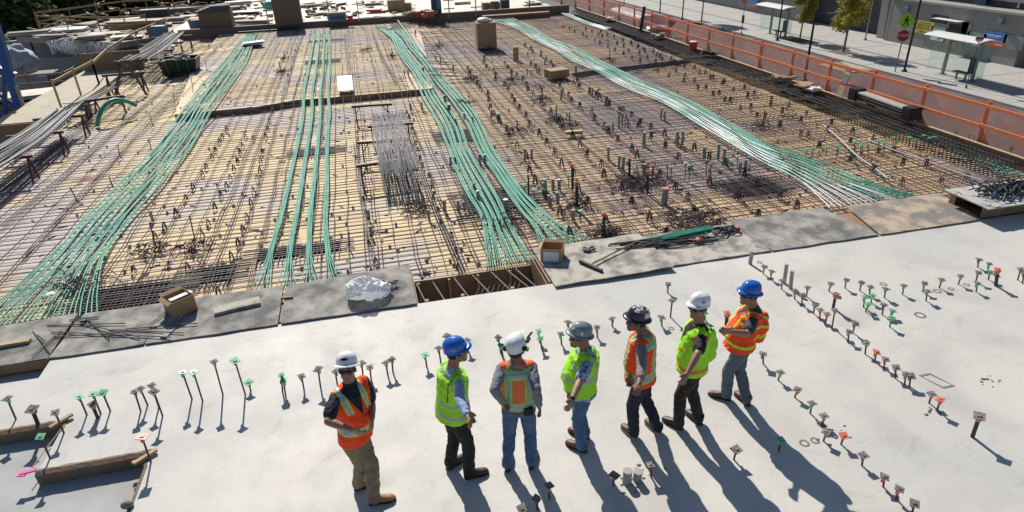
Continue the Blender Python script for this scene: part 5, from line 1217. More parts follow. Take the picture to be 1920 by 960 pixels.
# tub with debris
p = P(343, 139, DZ+.08); root = empty('tub', p, 'black tub heaped with debris on the left far mat', 'tub'); mb = MB()
def ringbox(c, w, d, z, rz=0): return [(c.x+a*w/2*math.cos(rz)-b*d/2*math.sin(rz), c.y+a*w/2*math.sin(rz)+b*d/2*math.cos(rz), z) for a, b in ((-1, -1), (1, -1), (1, 1), (-1, 1))]
vs = ringbox(p, 1.35, .9, p.z)+ringbox(p, 1.65, 1.15, p.z+.75)+ringbox(p, 1.58, 1.08, p.z+.75)+ringbox(p, 1.3, .85, p.z+.06)
fs = [(0, 3, 2, 1)]+[(k*4+i, k*4+(i+1) % 4, k*4+4+(i+1) % 4, k*4+4+i) for k in range(3) for i in range(4)]+[(12, 13, 14, 15)]
mb.add(vs, fs); mb.build('shell', M['blackp'], root, p)
mb = MB()
for i in range(30): c = p+Vector((random.uniform(-.6, .6), random.uniform(-.4, .4), .72+random.uniform(-.05, .2))); mb.box(c, (random.uniform(.1, .5), random.uniform(.05, .2), .04), random.uniform(0, 3))
mb.build('debris', M['woodgrey'], root, p)['kind'] = 'stuff'
for sx in (-.5, 0, .45): MB().bar(p+Vector((sx, -.60, .74)), p+Vector((sx*.9, -.47, .1)), .05, .02).build('rib', M['greend'], root, p)
# plastic bag
p = P(690, 556, .04); mb = MB(); mb.ell((0, 0, .15), .31, .20, .165, n=72, m_=40); 
rr = []
for v in mb.v:
    q = Vector(v); nn = Vector((q.x/.36**2, q.y/.22**2, (q.z-.15)/.165**2)).normalized()
    k = 1-abs(noise.noise(q*5.5+Vector((2, 0, 0))))*2.2; k2 = 1-abs(noise.noise(q*13))*2
    k3 = 1-abs(noise.noise(q*29))*2; q += nn*(.050*k+.026*k2+.012*k3); q.x += .12*max(0, q.x)*(1 if q.z < .2 else .2); q.z = max(.005, q.z*(1.0 if q.x < .1 else .8)); rr.append(tuple(q+p))
mb.v = rr; bag = thing(mb, 'plastic_bag', M['film'], 'crumpled clear plastic bag on the grey plywood sheet', 'plastic bag', origin=p)
p = P(738, 537, .04); mb = MB()
for i in range(16): c = p+Vector((random.gauss(0, .09), random.gauss(0, .04), .03+random.random()*.05)); d = Vector((random.uniform(-1, 1), random.uniform(-.5, .5), random.uniform(-.1, .5)))*.08; mb.tube([c-d, c+d], .012, 5)
thing(mb, 'debris_pile', M['wire'], 'small black tangle beside the clear plastic bag', 'debris', origin=p)
p = P(1097, 469, .06); mb = MB()
for i in range(12): c = p+Vector((random.gauss(0, .07), random.gauss(0, .05), .02)); mb.ell(c, .05, .035, .02, n=8, m_=5)
thing(mb, 'rag', M['black'], 'black crumpled rag on the pale sheet behind the push broom', 'rag', origin=p)
p = P(803, 518, DZ+.1); mb = MB()
for i in range(14): c = p+Vector((random.gauss(0, .09), random.gauss(0, .05), .05)); d = Vector((random.uniform(-1, 1), random.uniform(-1, 1), random.uniform(0, .5)))*.07; mb.tube([c-d, c+d], .014, 5)
mb.lathe(p+Vector((-.12, -.08, 0)), [(.03, 0), (.03, .04), (.001, .045)], 8); thing(mb, 'debris_pile', M['wire'], 'small black tangle at the deck edge just left of the open pit studs', 'debris', origin=p)
# loose planks and bars
def plank(a, b, w, h, z, mt, lab, name='plank'):
    pa, pb = P(*a, z), P(*b, z); thing(MB().bar(pa+Vector((0, 0, h/2)), pb+Vector((0, 0, h/2)), w, h), name, M[mt], lab, 'plank', 'loose planks on the sheets')
plank((402, 586), (488, 566), .24, .05, .035, 'splat2', 'short grey plank on the sheet right of the open cardboard box')
plank((-10, 652), (58, 641), .09, .05, .035, 'wood', 'yellowish plank end at the left picture edge on the splattered sheet')
plank((306, 634), (334, 606), .10, .015, .035, 'woodgrey', 'pale thin wood strip in front of the open cardboard box')
plank((284, 615), (310, 603), .09, .012, .036, 'woodgrey', 'small wood scrap left of the pale thin strip')
plank((322, 605), (338, 588), .17, .012, .036, 'splat2', 'grey square scrap in the carton shadow')
plank((527, 560), (549, 558), .05, .03, .035, 'plydark', 'small brown wood piece on the grey sheet left of the bag')
plank((1060, 252), (1092, 250), .16, .10, DZ+.1, 'ply', 'short yellow timber on the mat right of the centre green band')
plank((628, 662), (640, 664), .02, .01, .0, 'wire', 'tiny dark scrap on the slab') if False else None
root = empty('loose_bars', P(190, 620, .03), 'black loose bars crossed on the dark splattered sheets left of the carton', 'loose bars')
for a, b in [((88, 610), (235, 606)), ((95, 622), (320, 632)), ((150, 605), (262, 632)), ((60, 668), (115, 618)), ((62, 622), (92, 662)), ((235, 617), (370, 606)), ((280, 608), (320, 578)), ((100, 632), (240, 622)), ((165, 600), (205, 635)), ((130, 600), (186, 594)), ((205, 618), (345, 624)), ((70, 628), (84, 640))]:
    z = .035+random.random()*.03; MB().tube([P(*a, z), P(*b, z+.01)], .0095, 5).build('bar', M['black'], root, root.location)
MB().box(P(157, 602, .06), (.08, .06, .05)).build('clamp', M['black'], root, root.location)
# push broom
pa, pb = P(1087, 489, .09), P(1129, 508, .09); root = empty('push_broom', (pa+pb)/2, 'push broom with a wide black head lying on the pale sheet', 'broom'); ro = root.location
MB().bar(pa, pb, .055, .05).build('head_block', M['black'], root, ro)
mb = MB()
for i in range(60): t = i/59; c = pa.lerp(pb, t)+Vector((0, 0, -.02)); mb.tube([c, c+Vector((random.uniform(-.01, .01), -.02, -.045))], .006, 4)
mb.build('bristles', M['black'], root, ro)['kind'] = 'stuff'
MB().tube([P(1108, 496, .11), P(1150, 474, .10), P(1200, 450, .10)], .014, 7).build('handle', M['plydark'], root, ro)
MB().tube([P(1112, 492, .11), P(1165, 468, .09)], .01, 6).build('brace', M['greend'], root, ro)
# hose pile along the edge
HP = empty('hose_pile', P(1270, 447, .03), 'pile of green and black hoses along the sheet edge right of the broom', 'hoses'); ho = HP.location
for k in range(7):
    o = k*2.2; MB().tube(catmull([P(1195+o*2, 450-o*.3, .05), P(1250, 447-o*.6, .07), P(1300, 436-o*.5, .08), P(1345-o, 428-o*.3, .06)]), .014, 6).build('green_hose', M['greend'], HP, ho, smooth=True)
for k in range(16):
    a = (1140+random.uniform(-8, 60), 458+random.uniform(-4, 10)); b = (1290+random.uniform(-50, 100), 450+random.uniform(-10, 6)); md = ((a[0]+b[0])/2, (a[1]+b[1])/2+random.uniform(-4, 3))
    MB().tube(catmull([P(*a, .05), P(*md, .06+random.random()*.05), P(*b, .05)]), .012, 5).build('black_hose', M['black'], HP, ho)
for k in range(12):
    a = (1330+random.uniform(0, 30), 434+random.uniform(-5, 5)); b = (a[0]+random.uniform(15, 38), a[1]+random.uniform(-8, 4)); MB().tube([P(*a, .05), P((a[0]+b[0])/2, a[1]-3, .12), P(*b, .05)], .018, 5).build('black_hose', M['black'], HP, ho)
def blob(u, v, z, sx, sy, sz, mt, name, lab, cat):
    p = P(u, v, z); mb = MB().ell((0, 0, sz), sx, sy, sz, n=20, m_=12); mb.v = [tuple(Vector(q)*(1+.25*noise.noise(Vector(q)*18+Vector((u, 0, 0))))+p) for q in mb.v]; return thing(mb, name, M[mt], lab, cat, origin=p, smooth=True)
blob(1308, 455, .03, .09, .06, .05, 'capo', 'rag', 'orange rag on the speckled sheet beside the hoses', 'rag')
blob(1383, 434, .03, .045, .045, .05, 'red', 'lid', 'red round lid at the right end of the hose pile', 'lid')
blob(1253, 460, .03, .05, .035, .02, 'wood', 'scrap', 'tan scrap below the black hoses', 'scrap')
mb = MB().tube([P(1312, 436, .04), P(1326, 450, .04)], .014, 6).tube([P(1322, 434, .05), P(1330, 446, .05)], .014, 6).box(P(1334, 449, .05), (.10, .07, .012), .3)
thing(mb, 'hand_tool', M['steel'], 'grey hand tool with a white tag beside the orange rag', 'hand tool')
blob(95, 553, DZ+.2, .08, .08, .02, 'white', 'lid', 'white round lid among the left fan of green strands', 'lid')
# small dark dots on slab, pipes of ring etc
# ---- white plate on its stand, brown stands and the hanging wires
p = P(651, 186, DZ); root = empty('plate_stand', p, 'white square board on a short stand at the deck step', 'board'); zt = .42
MB().obox(p+Vector((0, .35, zt+.12)), (.28, 0, 0), (0, .58, .16), (0, -.004, .015)).build('board', M['white'], root, p)
for a in (-.22, .22): MB().box(p+Vector((a, 0, zt/2)), (.05, .3, zt-.03)).build('leg', M['plydark'], root, p)
MB().box(p+Vector((0, -.1, .15)), (.5, .03, .22)).build('apron', M['plydark'], root, p)
BR = mat('red brown steel', (.11, .035, .022), (.07, .025, .018), 8, .6)
def stand(a, b, zt, lab):
    pa, pb = P(*a, DZ+zt), P(*b, DZ+zt); root = empty('steel_stand', ((pa.x+pb.x)/2, (pa.y+pb.y)/2, DZ), lab, 'stand', 'brown steel stands carrying the grey wires'); ro = root.location
    MB().bar(pa, pb, .08, .07).build('beam', BR, root, ro)
    d = (pb-pa); 
    for t in (.08, .88):
        c = pa+d*t
        for s in (-.16, .16): MB().bar(c, Vector((c.x, c.y+s, DZ+.05)), .035, .035).build('leg', BR, root, ro)
        MB().bar(pa+d*(t+(.14 if t < .5 else -.14)), Vector((c.x, c.y, DZ+zt*.55)), .025, .025).build('brace', BR, root, ro)
    MB().bar(pa+d*.05+Vector((0, 0, -zt*.75)), pa+d*.9+Vector((0, 0, -zt*.75)), .025, .02).build('tie', BR, root, ro)
stand((659, 200), (735, 195), .62, 'farthest brown steel stand, just below the white board'); stand((689, 238), (775, 231), .62, 'second brown steel stand, behind the hanging grey wires')
stand((670, 268), (770, 262), .62, 'third brown steel stand, half covered by the hanging wires'); stand((667, 312), (772, 297), .62, 'nearest brown steel stand, below the hanging wires')
p = P(738, 270, DZ+.4); root = empty('wire_bundle', p, 'grey strand wires draped over the brown steel stands', 'wires'); A_ = P(722, 222, DZ+.68); B_ = P(738, 300, DZ+.69)
for i in range(99):
    t = (i%33)/32; lay = i//33; x0 = A_.x-.40+.86*t+random.uniform(-.03, .03); x1 = B_.x-.38+.88*t+random.uniform(-.09, .09); L1 = random.random()
    ex = .25*L1 if random.random() < .8 else 1.3*L1
    pts = [(x0+random.uniform(-.12, .12), A_.y+.0+random.uniform(-.3, .3), DZ+.74+lay*.03+random.uniform(-.03, .12)), (x0, A_.y-.6, DZ+.70+lay*.05), ((x0+x1)/2+random.uniform(-.05, .05), (A_.y+B_.y)/2-.4, DZ+.69+lay*.06+random.uniform(-.02, .05)), (x1, B_.y, DZ+.69+lay*.05), (x1+random.uniform(-.05, .1)*ex, B_.y-.5-ex, DZ+.64-.4*ex if ex < 1 else DZ+.12)]
    MB().tube(catmull([Vector(q) for q in pts], 3), .0085, 4).build('wire', M['galv'], root, p)
mb = MB().bar(P(692, 442, DZ+.06), P(676, 330, DZ+.06), .05, .04)
# ---- plywood box form with debris at the right
q0 = P(1838, 410, 0); root = empty('box_form', (q0.x+2, q0.y+.8, 0), 'plywood box form with a pale lid at the right edge of the slab', 'box form'); ro = root.location; X1 = q0.x+4.4
MB().box(((q0.x+X1)/2, q0.y+.01, .155), (X1-q0.x, .02, .30)).build('front_panel', M['plydark'], root, ro)
MB().box(((q0.x+X1)/2, q0.y+.82, .03), (X1-q0.x-.04, .02, .52)).build('back_panel', M['plydark'], root, ro)
MB().box((q0.x+.9, q0.y+.41, -.1), (.02, .78, .7)).build('inner_panel', M['blackp'], root, ro)
MB().box((q0.x+.012, q0.y+.74, .1), (.022, .14, .4)).build('side_stud', M['plydark'], root, ro)
MB().box(((q0.x+X1)/2-.05, q0.y+.31, .32), (X1-q0.x+.22, 1.10, .022)).build('lid', mat('pale dusty lid', (.50, .48, .45), (.36, .345, .32), 5, .85, .3, 30), root, ro)
p = P(1878, 362, .34); root = empty('debris_pile', p, 'black heap of cables and offcuts on the plywood box lid', 'debris'); mb = MB()
for i in range(190):
    c = p+Vector((random.gauss(.35, .42), random.gauss(.0, .15), random.uniform(.01, .18))); a = random.uniform(0, 3.14); l = random.uniform(.08, .38); d = Vector((math.cos(a), math.sin(a), random.uniform(-.15, .25)))*l/2
    k = c+Vector((0, 0, .06)); mb.tube([c-d, k, c+d], random.choice((.008, .012, .02)), 5)
mb.build('cables', M['black'], root, p)['kind'] = 'stuff'
mb = MB()
for i in range(16): c = p+Vector((random.gauss(.3, .45), random.gauss(-.1, .2), .03)); mb.bar(c, c+Vector((random.uniform(-.2, .2), random.uniform(-.1, .1), .04)), .03, .015)
mb.build('scraps', M['woodgrey'], root, p)['kind'] = 'stuff'
MB().ell(p+Vector((-.28, -.12, .07)), .08, .05, .05).build('blue_glove', M['posterblue'], root, p)
for i in range(40): pass

# ================================================================== right edge items
p = P(1264, 96, .02)
def bucket(p, r, h, mt, lab):
    root = empty('bucket', p, lab, 'bucket'); MB().lathe(p, [(r*.85, 0), (r, h), (r*1.08, h), (r*1.08, h+.02), (r*.92, h+.02), (r*.8, .02), (0.0001, .02)], 18).build('pail', M[mt], root, p, smooth=False)
    MB().tube([p+Vector((r*math.cos(a), .1*r, h+r*.8*math.sin(a))) for a in [math.pi*i/10 for i in range(11)]], .008, 5).build('handle', M['steel'], root, p); MB().lathe(p+Vector((0, 0, h+.021)), [(r*.95, 0), (r*.5, .02), (.0001, .03)], 16).build('lid', M['white'], root, p)
bucket(Vector((15.2, P(1264, 97, .05).y, .0)), .20, .42, 'red', 'red bucket with a pale lid beside the black cage and orange fence')
a, b = Vector((15.5, P(1602, 185, .2).y, .25)), Vector((15.45, P(1685, 222, .2).y, .22)); root = empty('pipe_bundle', (a+b)/2, 'bundle of black pipes with wrapped ends on the edge form below the fence', 'pipes'); ro = root.location
for i in range(9): o = Vector((((i % 3)-1)*.11, 0, (i//3)*.09)); MB().tube([a+o, b+o], .05, 8).build('pipe', M['polegrey' if i > 5 else 'black'], root, ro)
for c in (a, b): MB().box(c+Vector((0, 0, .1)), (.42, .30, .36)).build('wrap', M['blackp'], root, ro)
# striped painted board leaning on the rail
b0 = PX(1572, 184, 15.5); b1 = PX(1592, 130, 15.66); root = empty('striped_board', b0, 'leaning wooden board painted with coloured stripes against the orange fence', 'board'); nst = [('ply', .45), ('red', .07), ('magenta', .07), ('teal', .08), ('capo', .06), ('teal', .05), ('posterblue', .04), ('posteryellow', .08), ('magenta', .1)]; t = 0
for k, (mt, l) in enumerate(nst):
    MB().bar(b0.lerp(b1, t), b0.lerp(b1, min(1, t+l)), .025, .28, up=Vector((0, 1, 0))).build('stripe' if k else 'plank', M[mt], root, b0); t += l
for k, (u, v) in enumerate([(1508, 166), (1525, 172), (1141, 25), (1235, 42), (1330, 100), (1470, 146)]):
    p = PX(u, v, 15.15); p.z = max(.0, min(.15, p.z)); mb = MB()
    for i in range(9): mb.box(p+Vector((random.uniform(-.2, .2), random.uniform(-.4, .4), random.uniform(0, .15))), (random.uniform(.1, .3), random.uniform(.1, .5), .05), random.uniform(0, 3))
    thing(mb, 'scrap_pile', M[['carton', 'white', 'wood', 'woodgrey', 'blackp', 'plydark'][k]], ['tan scrap pile left of the striped board on the edge cage', 'pale scrap pile just left of the striped board', 'light wood scraps near the far end of the fence', 'grey wood scraps on the far part of the cage', 'dark scraps on the cage right of the red bucket', 'brown scraps on the cage by the middle fence posts'][k], 'scrap pile', 'scrap piles along the edge cage', origin=p)
p = PX(1201, 60, 15.3); MB_ = MB().tube([p, p+Vector((.15, 0, 1.3))], .09, 8); thing(MB_, 'hose_end', M['blackp'], 'thick black hose leaning up against the fence above the cage', 'hose')
mb = MB()
for s in (1.5,): mb.bar(Vector((15.49, 12.6, -.1)), Vector((15.49, 13.0, -.1)), .005, .02)
root = thing(MB().add([(0, 0, 0)], []), 'x', M['white'], 'x', 'x') if False else None
tx = empty('edge_panel_mark', (15.48, 13.9, -.08), 'pale hand-painted letters on the dark edge panel at the right', 'painted letters'); text('KA', (15.485, 13.9, -.05), (0, -1, 0), (0, 0, 1), .26, M['steel'], 'letters', tx, tx.location)

# ================================================================== left side of the site
struct(MB().box((-11.75, 31.6, -.12), (2.1, 11.4, .22)), 'walkway', mat('walkway plywood', (.50, .43, .31), (.40, .34, .25), 1.5, .8))
struct(MB().box((-11.0, 21.0, -.28), (.6, 9.0, .2)).box((-12.2, 20, -.6), (3.0, 10, .1)), 'side_platform', M['wood'])
thing(MB().box((-11.8, 25.85, -.25), (2.6, .05, .42)), 'form_panel', M['plydark'], 'brown plywood face at the near end of the pale walkway', 'form panel')
def rail(pts, hgt, lab, mt='wood', z=0., mid=True, w_=.05):
    ps = [P(*q, z) for q in pts]; root = empty('handrail', ps[0], lab, 'handrail', 'timber handrails'); ro = root.location
    for k_, (a, b) in enumerate(zip(ps, ps[1:])):
        a = a+Vector((0, -.05-.004*(k_ % 2), .003*(k_ % 2))); b = b+Vector((0, -.05-.004*(k_ % 2), .003*(k_ % 2)))
        MB().bar(a+Vector((0, 0, hgt)), b+Vector((0, 0, hgt)), w_, .1).build('rail', M[mt], root, ro)
        if mid: MB().bar(a+Vector((0, .04, hgt*.5)), b+Vector((0, .04, hgt*.5)), w_*.7, .08).build('rail', M[mt], root, ro)
    for a in ps: MB().bar(a-Vector((0, 0, .1)), a+Vector((0, 0, hgt+.1)), .09, .05).build('post', M[mt], root, ro)
rail([(115, 202), (152, 178), (186, 158)], .95, 'yellow timber handrail on the pale walkway', z=0., mid=False)
rail([(186, 158), (212, 128), (262, 92), (300, 72)], .9, 'long timber handrail climbing past the brown panel to the far bins', z=0., mid=False)
ya = 34.
rail([(-10, 178), (60, 172), (130, 167), (150, 155)], .75, 'orange brown handrail over the pit at the left', mt='orangewood' if 'orangewood' in M else 'plydark', z=-.7)
# lumber stack and shoring under it
root = empty('lumber_stack', (-15.4, 33, -1.6), 'stack of sawn boards topped by white sheets beyond the walkway', 'lumber stack'); ro = root.location
for i in range(9): MB().box((-15.2+.06*random.uniform(-1, 1), 32.6, -1.55+i*.13), (3.6+.2*random.uniform(-1, 1), 2.2, .11), .03*random.uniform(-1, 1)).build('board_layer', M['plydark'], root, ro)
for i in range(3): MB().box((-15.0+.3*i, 32.5, -.34+i*.05), (2.8, 1.5, .03), .1*i).build('sheet', M['pale'], root, ro)
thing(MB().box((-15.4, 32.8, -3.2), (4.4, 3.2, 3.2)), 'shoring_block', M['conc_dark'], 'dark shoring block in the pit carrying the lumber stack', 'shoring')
thing(MB().box((-17.2, 31.2, -1.2), (2.4, 2.2, 1.0)), 'white_sheets', M['white'], 'white wrapped sheets beside the blue crane leg', 'sheets')
# crane tower leg
root = empty('crane_leg', (-15.5, 29, ZS), 'blue lattice crane leg at the left picture edge', 'crane leg'); ro = root.location
def cb(a, b, w_, y=29.): 
    pa, pb = PY(*a, y), PY(*b, y+.0); MB().bar(pa, pb, w_, w_).build('strut', M['bluep'], root, ro)
a, b = PY(-18, 20, 29), PY(41, 214, 29); d = (b-a).normalized(); e = a+d*((ZS-a.z)/d.z)
MB().bar(a, e, .27, .27).build('main_leg', M['bluep'], root, ro); 
cb((9, 130), (9, 215), .13); cb((-10, 172), (40, 205), .12); cb((-30, 120), (30, 142), .22); cb((-15, 130), (12, 105), .10); cb((0, 215), (35, 190), .08)
MB().bar(PY(30, 160, 28.9), PY(48, 210, 28.9), .12, .1).build('cover_strip', M['woodgrey'], root, ro)
# bar racks
def rack(p0, p1, z, wid, n, lab, mats, sag=.05, stands=((.15, .85))):
    a, b = P(*p0, z), P(*p1, z); d = (b-a).normalized(); sd = Vector((-d.y, d.x, 0)).normalized(); root = empty('bar_rack', (a+b)/2*1.0, lab, 'bar rack', 'racks of long bars'); root.location.z = DZ; ro = root.location.copy()
    for i in range(n):
        o = sd*(wid*(i/(n-1)-.5)); l0, l1 = random.uniform(-.3, .8), random.uniform(-.8, .3); q0, q1 = a+d*l0+o, b+d*l1+o*.7
        mid = (q0+q1)/2+sd*random.uniform(-.06, .06); mid.z -= sag*random.random(); q0.z += random.random()*.12; q1.z += random.random()*.1
        MB().tube(catmull([q0, mid, q1], 4), random.choice((.018, .025, .032)), 5).build('bar', M[mats[i % len(mats)]], root, ro)
    for t in stands:
        c = a.lerp(b, t); c.z -= .05
        MB().bar(c-sd*wid*.7, c+sd*wid*.7, .08, .08).build('cross_beam', BR, root, ro)
        for s in (-.6, .6):
            f = c+sd*wid*s
            for k in (-.22, .22): MB().bar(f, Vector((f.x+d.x*k, f.y+d.y*k, DZ+.0)), .045, .045).build('leg', BR, root, ro)
rack((-40, 322), (128, 205), .50, 1.1, 26, 'rack of long black and grey bars along the left deck edge', ['steel', 'black', 'steel', 'blackp'], stands=(.18, .55, .86))
rack((252, 116), (328, 63), .62, 1.5, 22, 'rack of long grey bars at the far left, before the grey bin', ['steel', 'woodgrey', 'steel', 'black'], stands=(.08, .35, .62, .9))
rack((132, 205), (235, 148), .30, .3, 9, 'loose grey pipes running from the walkway to the sawhorses', ['steel', 'woodgrey'], stands=(.3, .7))
# sawhorses
def sawhorse(u, v, w_, h, rz, lab, mt=None):
    p = P(u, v, DZ+.06); root = empty('sawhorse', p, lab, 'sawhorse', 'sawhorses on the left mat'); e = Vector((math.cos(rz), math.sin(rz), 0)); f = Vector((-e.y, e.x, 0)); mt = mt or BR
    MB().bar(p-e*w_/2+Vector((0, 0, h)), p+e*w_/2+Vector((0, 0, h)), .09, .08).build('beam', mt, root, p)
    for s in (-1, 1):
        for k in (-1, 1): MB().bar(p+e*s*w_*.4+Vector((0, 0, h)), p+e*s*w_*.42+f*k*h*.38, .05, .05).build('leg', mt, root, p)
        MB().bar(p+e*s*w_*.41+f*h*.2+Vector((0, 0, h*.45)), p+e*s*w_*.41-f*h*.2+Vector((0, 0, h*.45)), .04, .03).build('brace', mt, root, p)
sawhorse(243, 178, 1.6, .85, .05, 'large sawhorse carrying grey pipes behind the green hose'); sawhorse(205, 215, 1.3, .6, .3, 'low sawhorse under the arched green hose'); sawhorse(150, 225, .8, .5, .1, 'small sawhorse with a bar bundle left of the green hose')
p = P(248, 178, DZ+.1); mb = MB()
for k in range(5): mb.tube(catmull([p+Vector((-.7+.03*k, .1, 0)), p+Vector((-.35+.03*k, .0, .75)), p+Vector((.05+.02*k, -.05, 1.15+.02*k)), p+Vector((.32+.02*k, -.1, .7)), p+Vector((.52+.02*k, -.1, .0))]), .014, 5)
thing(mb, 'strand_coil', M['steel'], 'arched bundle of grey strand over the large sawhorse', 'strand', smooth=True)
p = P(148, 205, DZ+.5); mb = MB()
for k in range(26): a = random.uniform(0, 3.14); mb.tube([p+Vector((random.gauss(0, .22)-.3*math.cos(a), random.gauss(0, .12), random.uniform(-.2, .25))), p+Vector((random.gauss(0, .2)+.3, random.gauss(0, .1), random.uniform(-.2, .25)))], .014, 5)
thing(mb, 'bar_bundle', M['steel'], 'messy bundle of short grey bars on the small sawhorse', 'rebar bundle', origin=p)
yb = P(183, 236, DZ+.05).y; pts = [PY(183, 236, yb), PY(185, 222, yb), PY(192, 204, yb+.2), PY(204, 191, yb+.5), PY(220, 187, yb+.8), PY(240, 191, yb+1.0), PY(256, 198, yb+1.1)]
thing(MB().tube(catmull(pts, 5), .07, 10), 'hose', M['greend'], 'thick green hose arched over the low sawhorse', 'hose', smooth=True)
# brown panels on the left
q = P(222, 138, DZ+.05); thing(MB().box((q.x-.1, q.y, .35), (2.6, .06, .95)), 'form_panel', M['plydark'], 'large brown plywood panel standing at the end of the walkway', 'form panel')
qa, qb = P(268, 128, DZ), P(330, 78, DZ); thing(MB().bar(qa+Vector((0, 0, .35)), qb+Vector((0, 0, .35)), .05, .75), 'form_panel', M['wood'], 'long plywood side panel below the far rack of grey bars', 'form panel')
mb = MB()
for i in range(40):
    t = i/40; c = qa.lerp(qb, t)+Vector((.25, -.1, .1)); mb.box(c+Vector((random.uniform(-.1, .2), 0, random.uniform(-.05, .05))), (random.uniform(.1, .3), .14, .1), random.uniform(0, 3))
tag(mb.build('scrap_line', M['white']), 'line of white scraps along the foot of the far side panel', 'scraps', kind='stuff')
mb = MB()
for i in range(26):
    y = 17+i*.42; mb.ell((-10.9+.15*random.uniform(-1, 1), y, -.14), .16, .10, .05, n=10, m_=6)
tag(mb.build('mortar_patches', M['white']), 'row of white mortar dabs under the long bar rack at the left', 'mortar', kind='stuff')

# ================================================================== far site clutter
def fp(u, v): return P(u, v, FZ)
def bx(u, v, w_, d, h, mt, name, lab, cat, rz=0., z=None, cap=None):
    p = fp(u, v) if z is None else P(u, v, z); p = Vector((p.x, p.y+d/2, p.z)); root = empty(name, p, lab, cat)
    MB().box(p+Vector((0, 0, h/2)), (w_, d, h), rz).build('body', M[mt], root, p)
    if cap: MB().box(p+Vector((0, 0, h+.03)), (w_*1.08, d*1.08, .05), rz).build('top', M[cap], root, p)
    return root, p
r_, p = bx(542, 47, 1.62, 1.2, 1.95, 'cartondk' if 'cartondk' in M else 'plydark2', 'plywood_box', 'tall dark brown plywood box standing on the far form', 'plywood box', z=.3)
r_, p = bx(633, 41, 1.15, .5, .5, 'bblue', 'sign_box', 'grey job box with dark blue lettering at the far side', 'job box', z=.3, cap='woodgrey')
for i in range(8): MB().box(p+Vector((-.40+i*.11, -.252, .26)), (.07, .004, .16)).build('lettering', M['blued'], r_, p)
bucket(P(658, 40, .3), .16, .35, 'red', 'red and white bucket right of the grey job box')
bx(820, 28, .62, .5, 1.3, 'blued', 'blue_cabinet', 'tall navy cabinet at the far side behind the centre band', 'cabinet', z=.3)
MB().box((fp(820, 28).x, P(820, 28, .3).y-.01, 1.0), (.26, .03, .7)).build('window_panel', M['bblue'], bpy.data.objects['blue_cabinet'], bpy.data.objects['blue_cabinet'].location)
bx(745, 22, 1.2, .9, .75, 'carton', 'carton_stack', 'pinkish stacked cartons at the far side above the centre band', 'cartons', cap='paper'); bx(762, 20, .8, .7, .5, 'carton', 'carton_stack', 'smaller brown carton beside the pinkish carton stack', 'cartons')
bx(912, 20, .5, .5, .5, 'plydark', 'timber_crate', 'dark timber crate left of the round drum', 'crate'); bx(948, 17, .6, .5, .6, 'bdark', 'tool_box', 'dark box right of the round drum at the far side', 'tool box')
p = fp(928, 20); thing(MB().lathe(p, [(.3, 0), (.36, .2), (.36, .45), (.3, .6), (.2, .62), (.001, .62)], 16), 'drum', M['plydark2'], 'round brown drum with a dark mouth at the far side', 'drum', origin=p)
for k, (u, v) in enumerate([(780, 33), (796, 32), (772, 35), (806, 34)]):
    p = fp(u, v); mb = MB()
    for i in range(12): mb.box(p+Vector((random.gauss(0, .2), random.gauss(0, .12), .1+random.random()*.3)), (random.uniform(.25, .5), .25, .2), random.uniform(0, 3))
    thing(mb, 'equipment_pile', M[['capo', 'black', 'plydark', 'capo'][k]], ['orange jumbled tools left of the navy cabinet', 'black jumbled cables left of the navy cabinet', 'brown scraps left of the orange jumbled tools', 'small orange bag touching the navy cabinet'][k], 'equipment', origin=p)
p = fp(508, 18); thing(MB().ell(p+Vector((0, 0, .3)), .6, .4, .35), 'tarp_bundle', M['teal'], 'green tarp bundle left of the tall brown box', 'tarp', origin=p, smooth=True)
for k, (u, v, mt) in enumerate([(843, 33, 'greend'), (893, 30, 'greend'), (993, 20, 'plydark'), (555, 25, 'plydark'), (618, 35, 'plydark'), (674, 40, 'wood'), (504, 46, 'wood')]):
    p = P(u, v, .25); root = empty('guard_post', p, '%s guard post at the far side, %s from the left' % ('green' if mt == 'greend' else 'brown', ['sixth', 'seventh', 'eighth', 'second', 'third', 'fourth', 'first'][k]), 'post', 'posts along the far side')
    MB().bar(p, p+Vector((0, 0, 1.25)), .09, .06).build('post', M[mt], root, p)
    for z in (.55, 1.05): MB().bar(p+Vector((-.35, -.04, z)), p+Vector((.35, -.04, z)), .03, .06).build('rail_stub', M[mt], root, p)
r_, p = bx(408, 56, 1.9, 1.2, 1.05, 'plydark2', 'timber_crate', 'big dark crate with grey sheets stacked on top at the far left', 'crate', z=.2)
for i in range(5): MB().box(p+Vector((-.1+.1*i, 0, 1.1+i*.07)), (2.0-.2*i, 1.2, .05), .05*i).build('sheet', M['steel'], r_, p)
def bin_(u, v, r, h, lab):
    p = P(u, v, .1); root = empty('bin', p, lab, 'bin', 'blue grey bins'); vs = ringbox(p, r*1.7, r*1.5, p.z)+ringbox(p, r*2, r*1.8, p.z+h)+ringbox(p, r*1.85, r*1.65, p.z+h)+ringbox(p, r*1.6, r*1.4, p.z+.1)
    fixn(MB().add(vs, [(0, 3, 2, 1)]+[(k*4+i, k*4+(i+1) % 4, k*4+4+(i+1) % 4, k*4+4+i) for k in range(3) for i in range(4)]+[(12, 13, 14, 15)]).build('shell', M['bblue'], root, p)); MB().box(p+Vector((0, 0, h*.9)), (r*1.5, r*1.3, .06)).build('contents', M['white'], root, p)
bin_(300, 72, .52, .75, 'blue grey bin behind the far rack of bars'); bin_(371, 58, .4, .7, 'blue grey bin left of the big dark crate')
bx(290, 36, 1.9, .9, .65, 'bdark', 'tool_box', 'dark box with a green mark among pale sheets at the far left', 'tool box')
p = fp(276, 27); thing(MB().box((p.x-.05, p.y-.12, p.z+.1), (.28, .02, .2), .1), 'green_mark', M['capg'], 'green mark on the dark far-left box', 'mark')
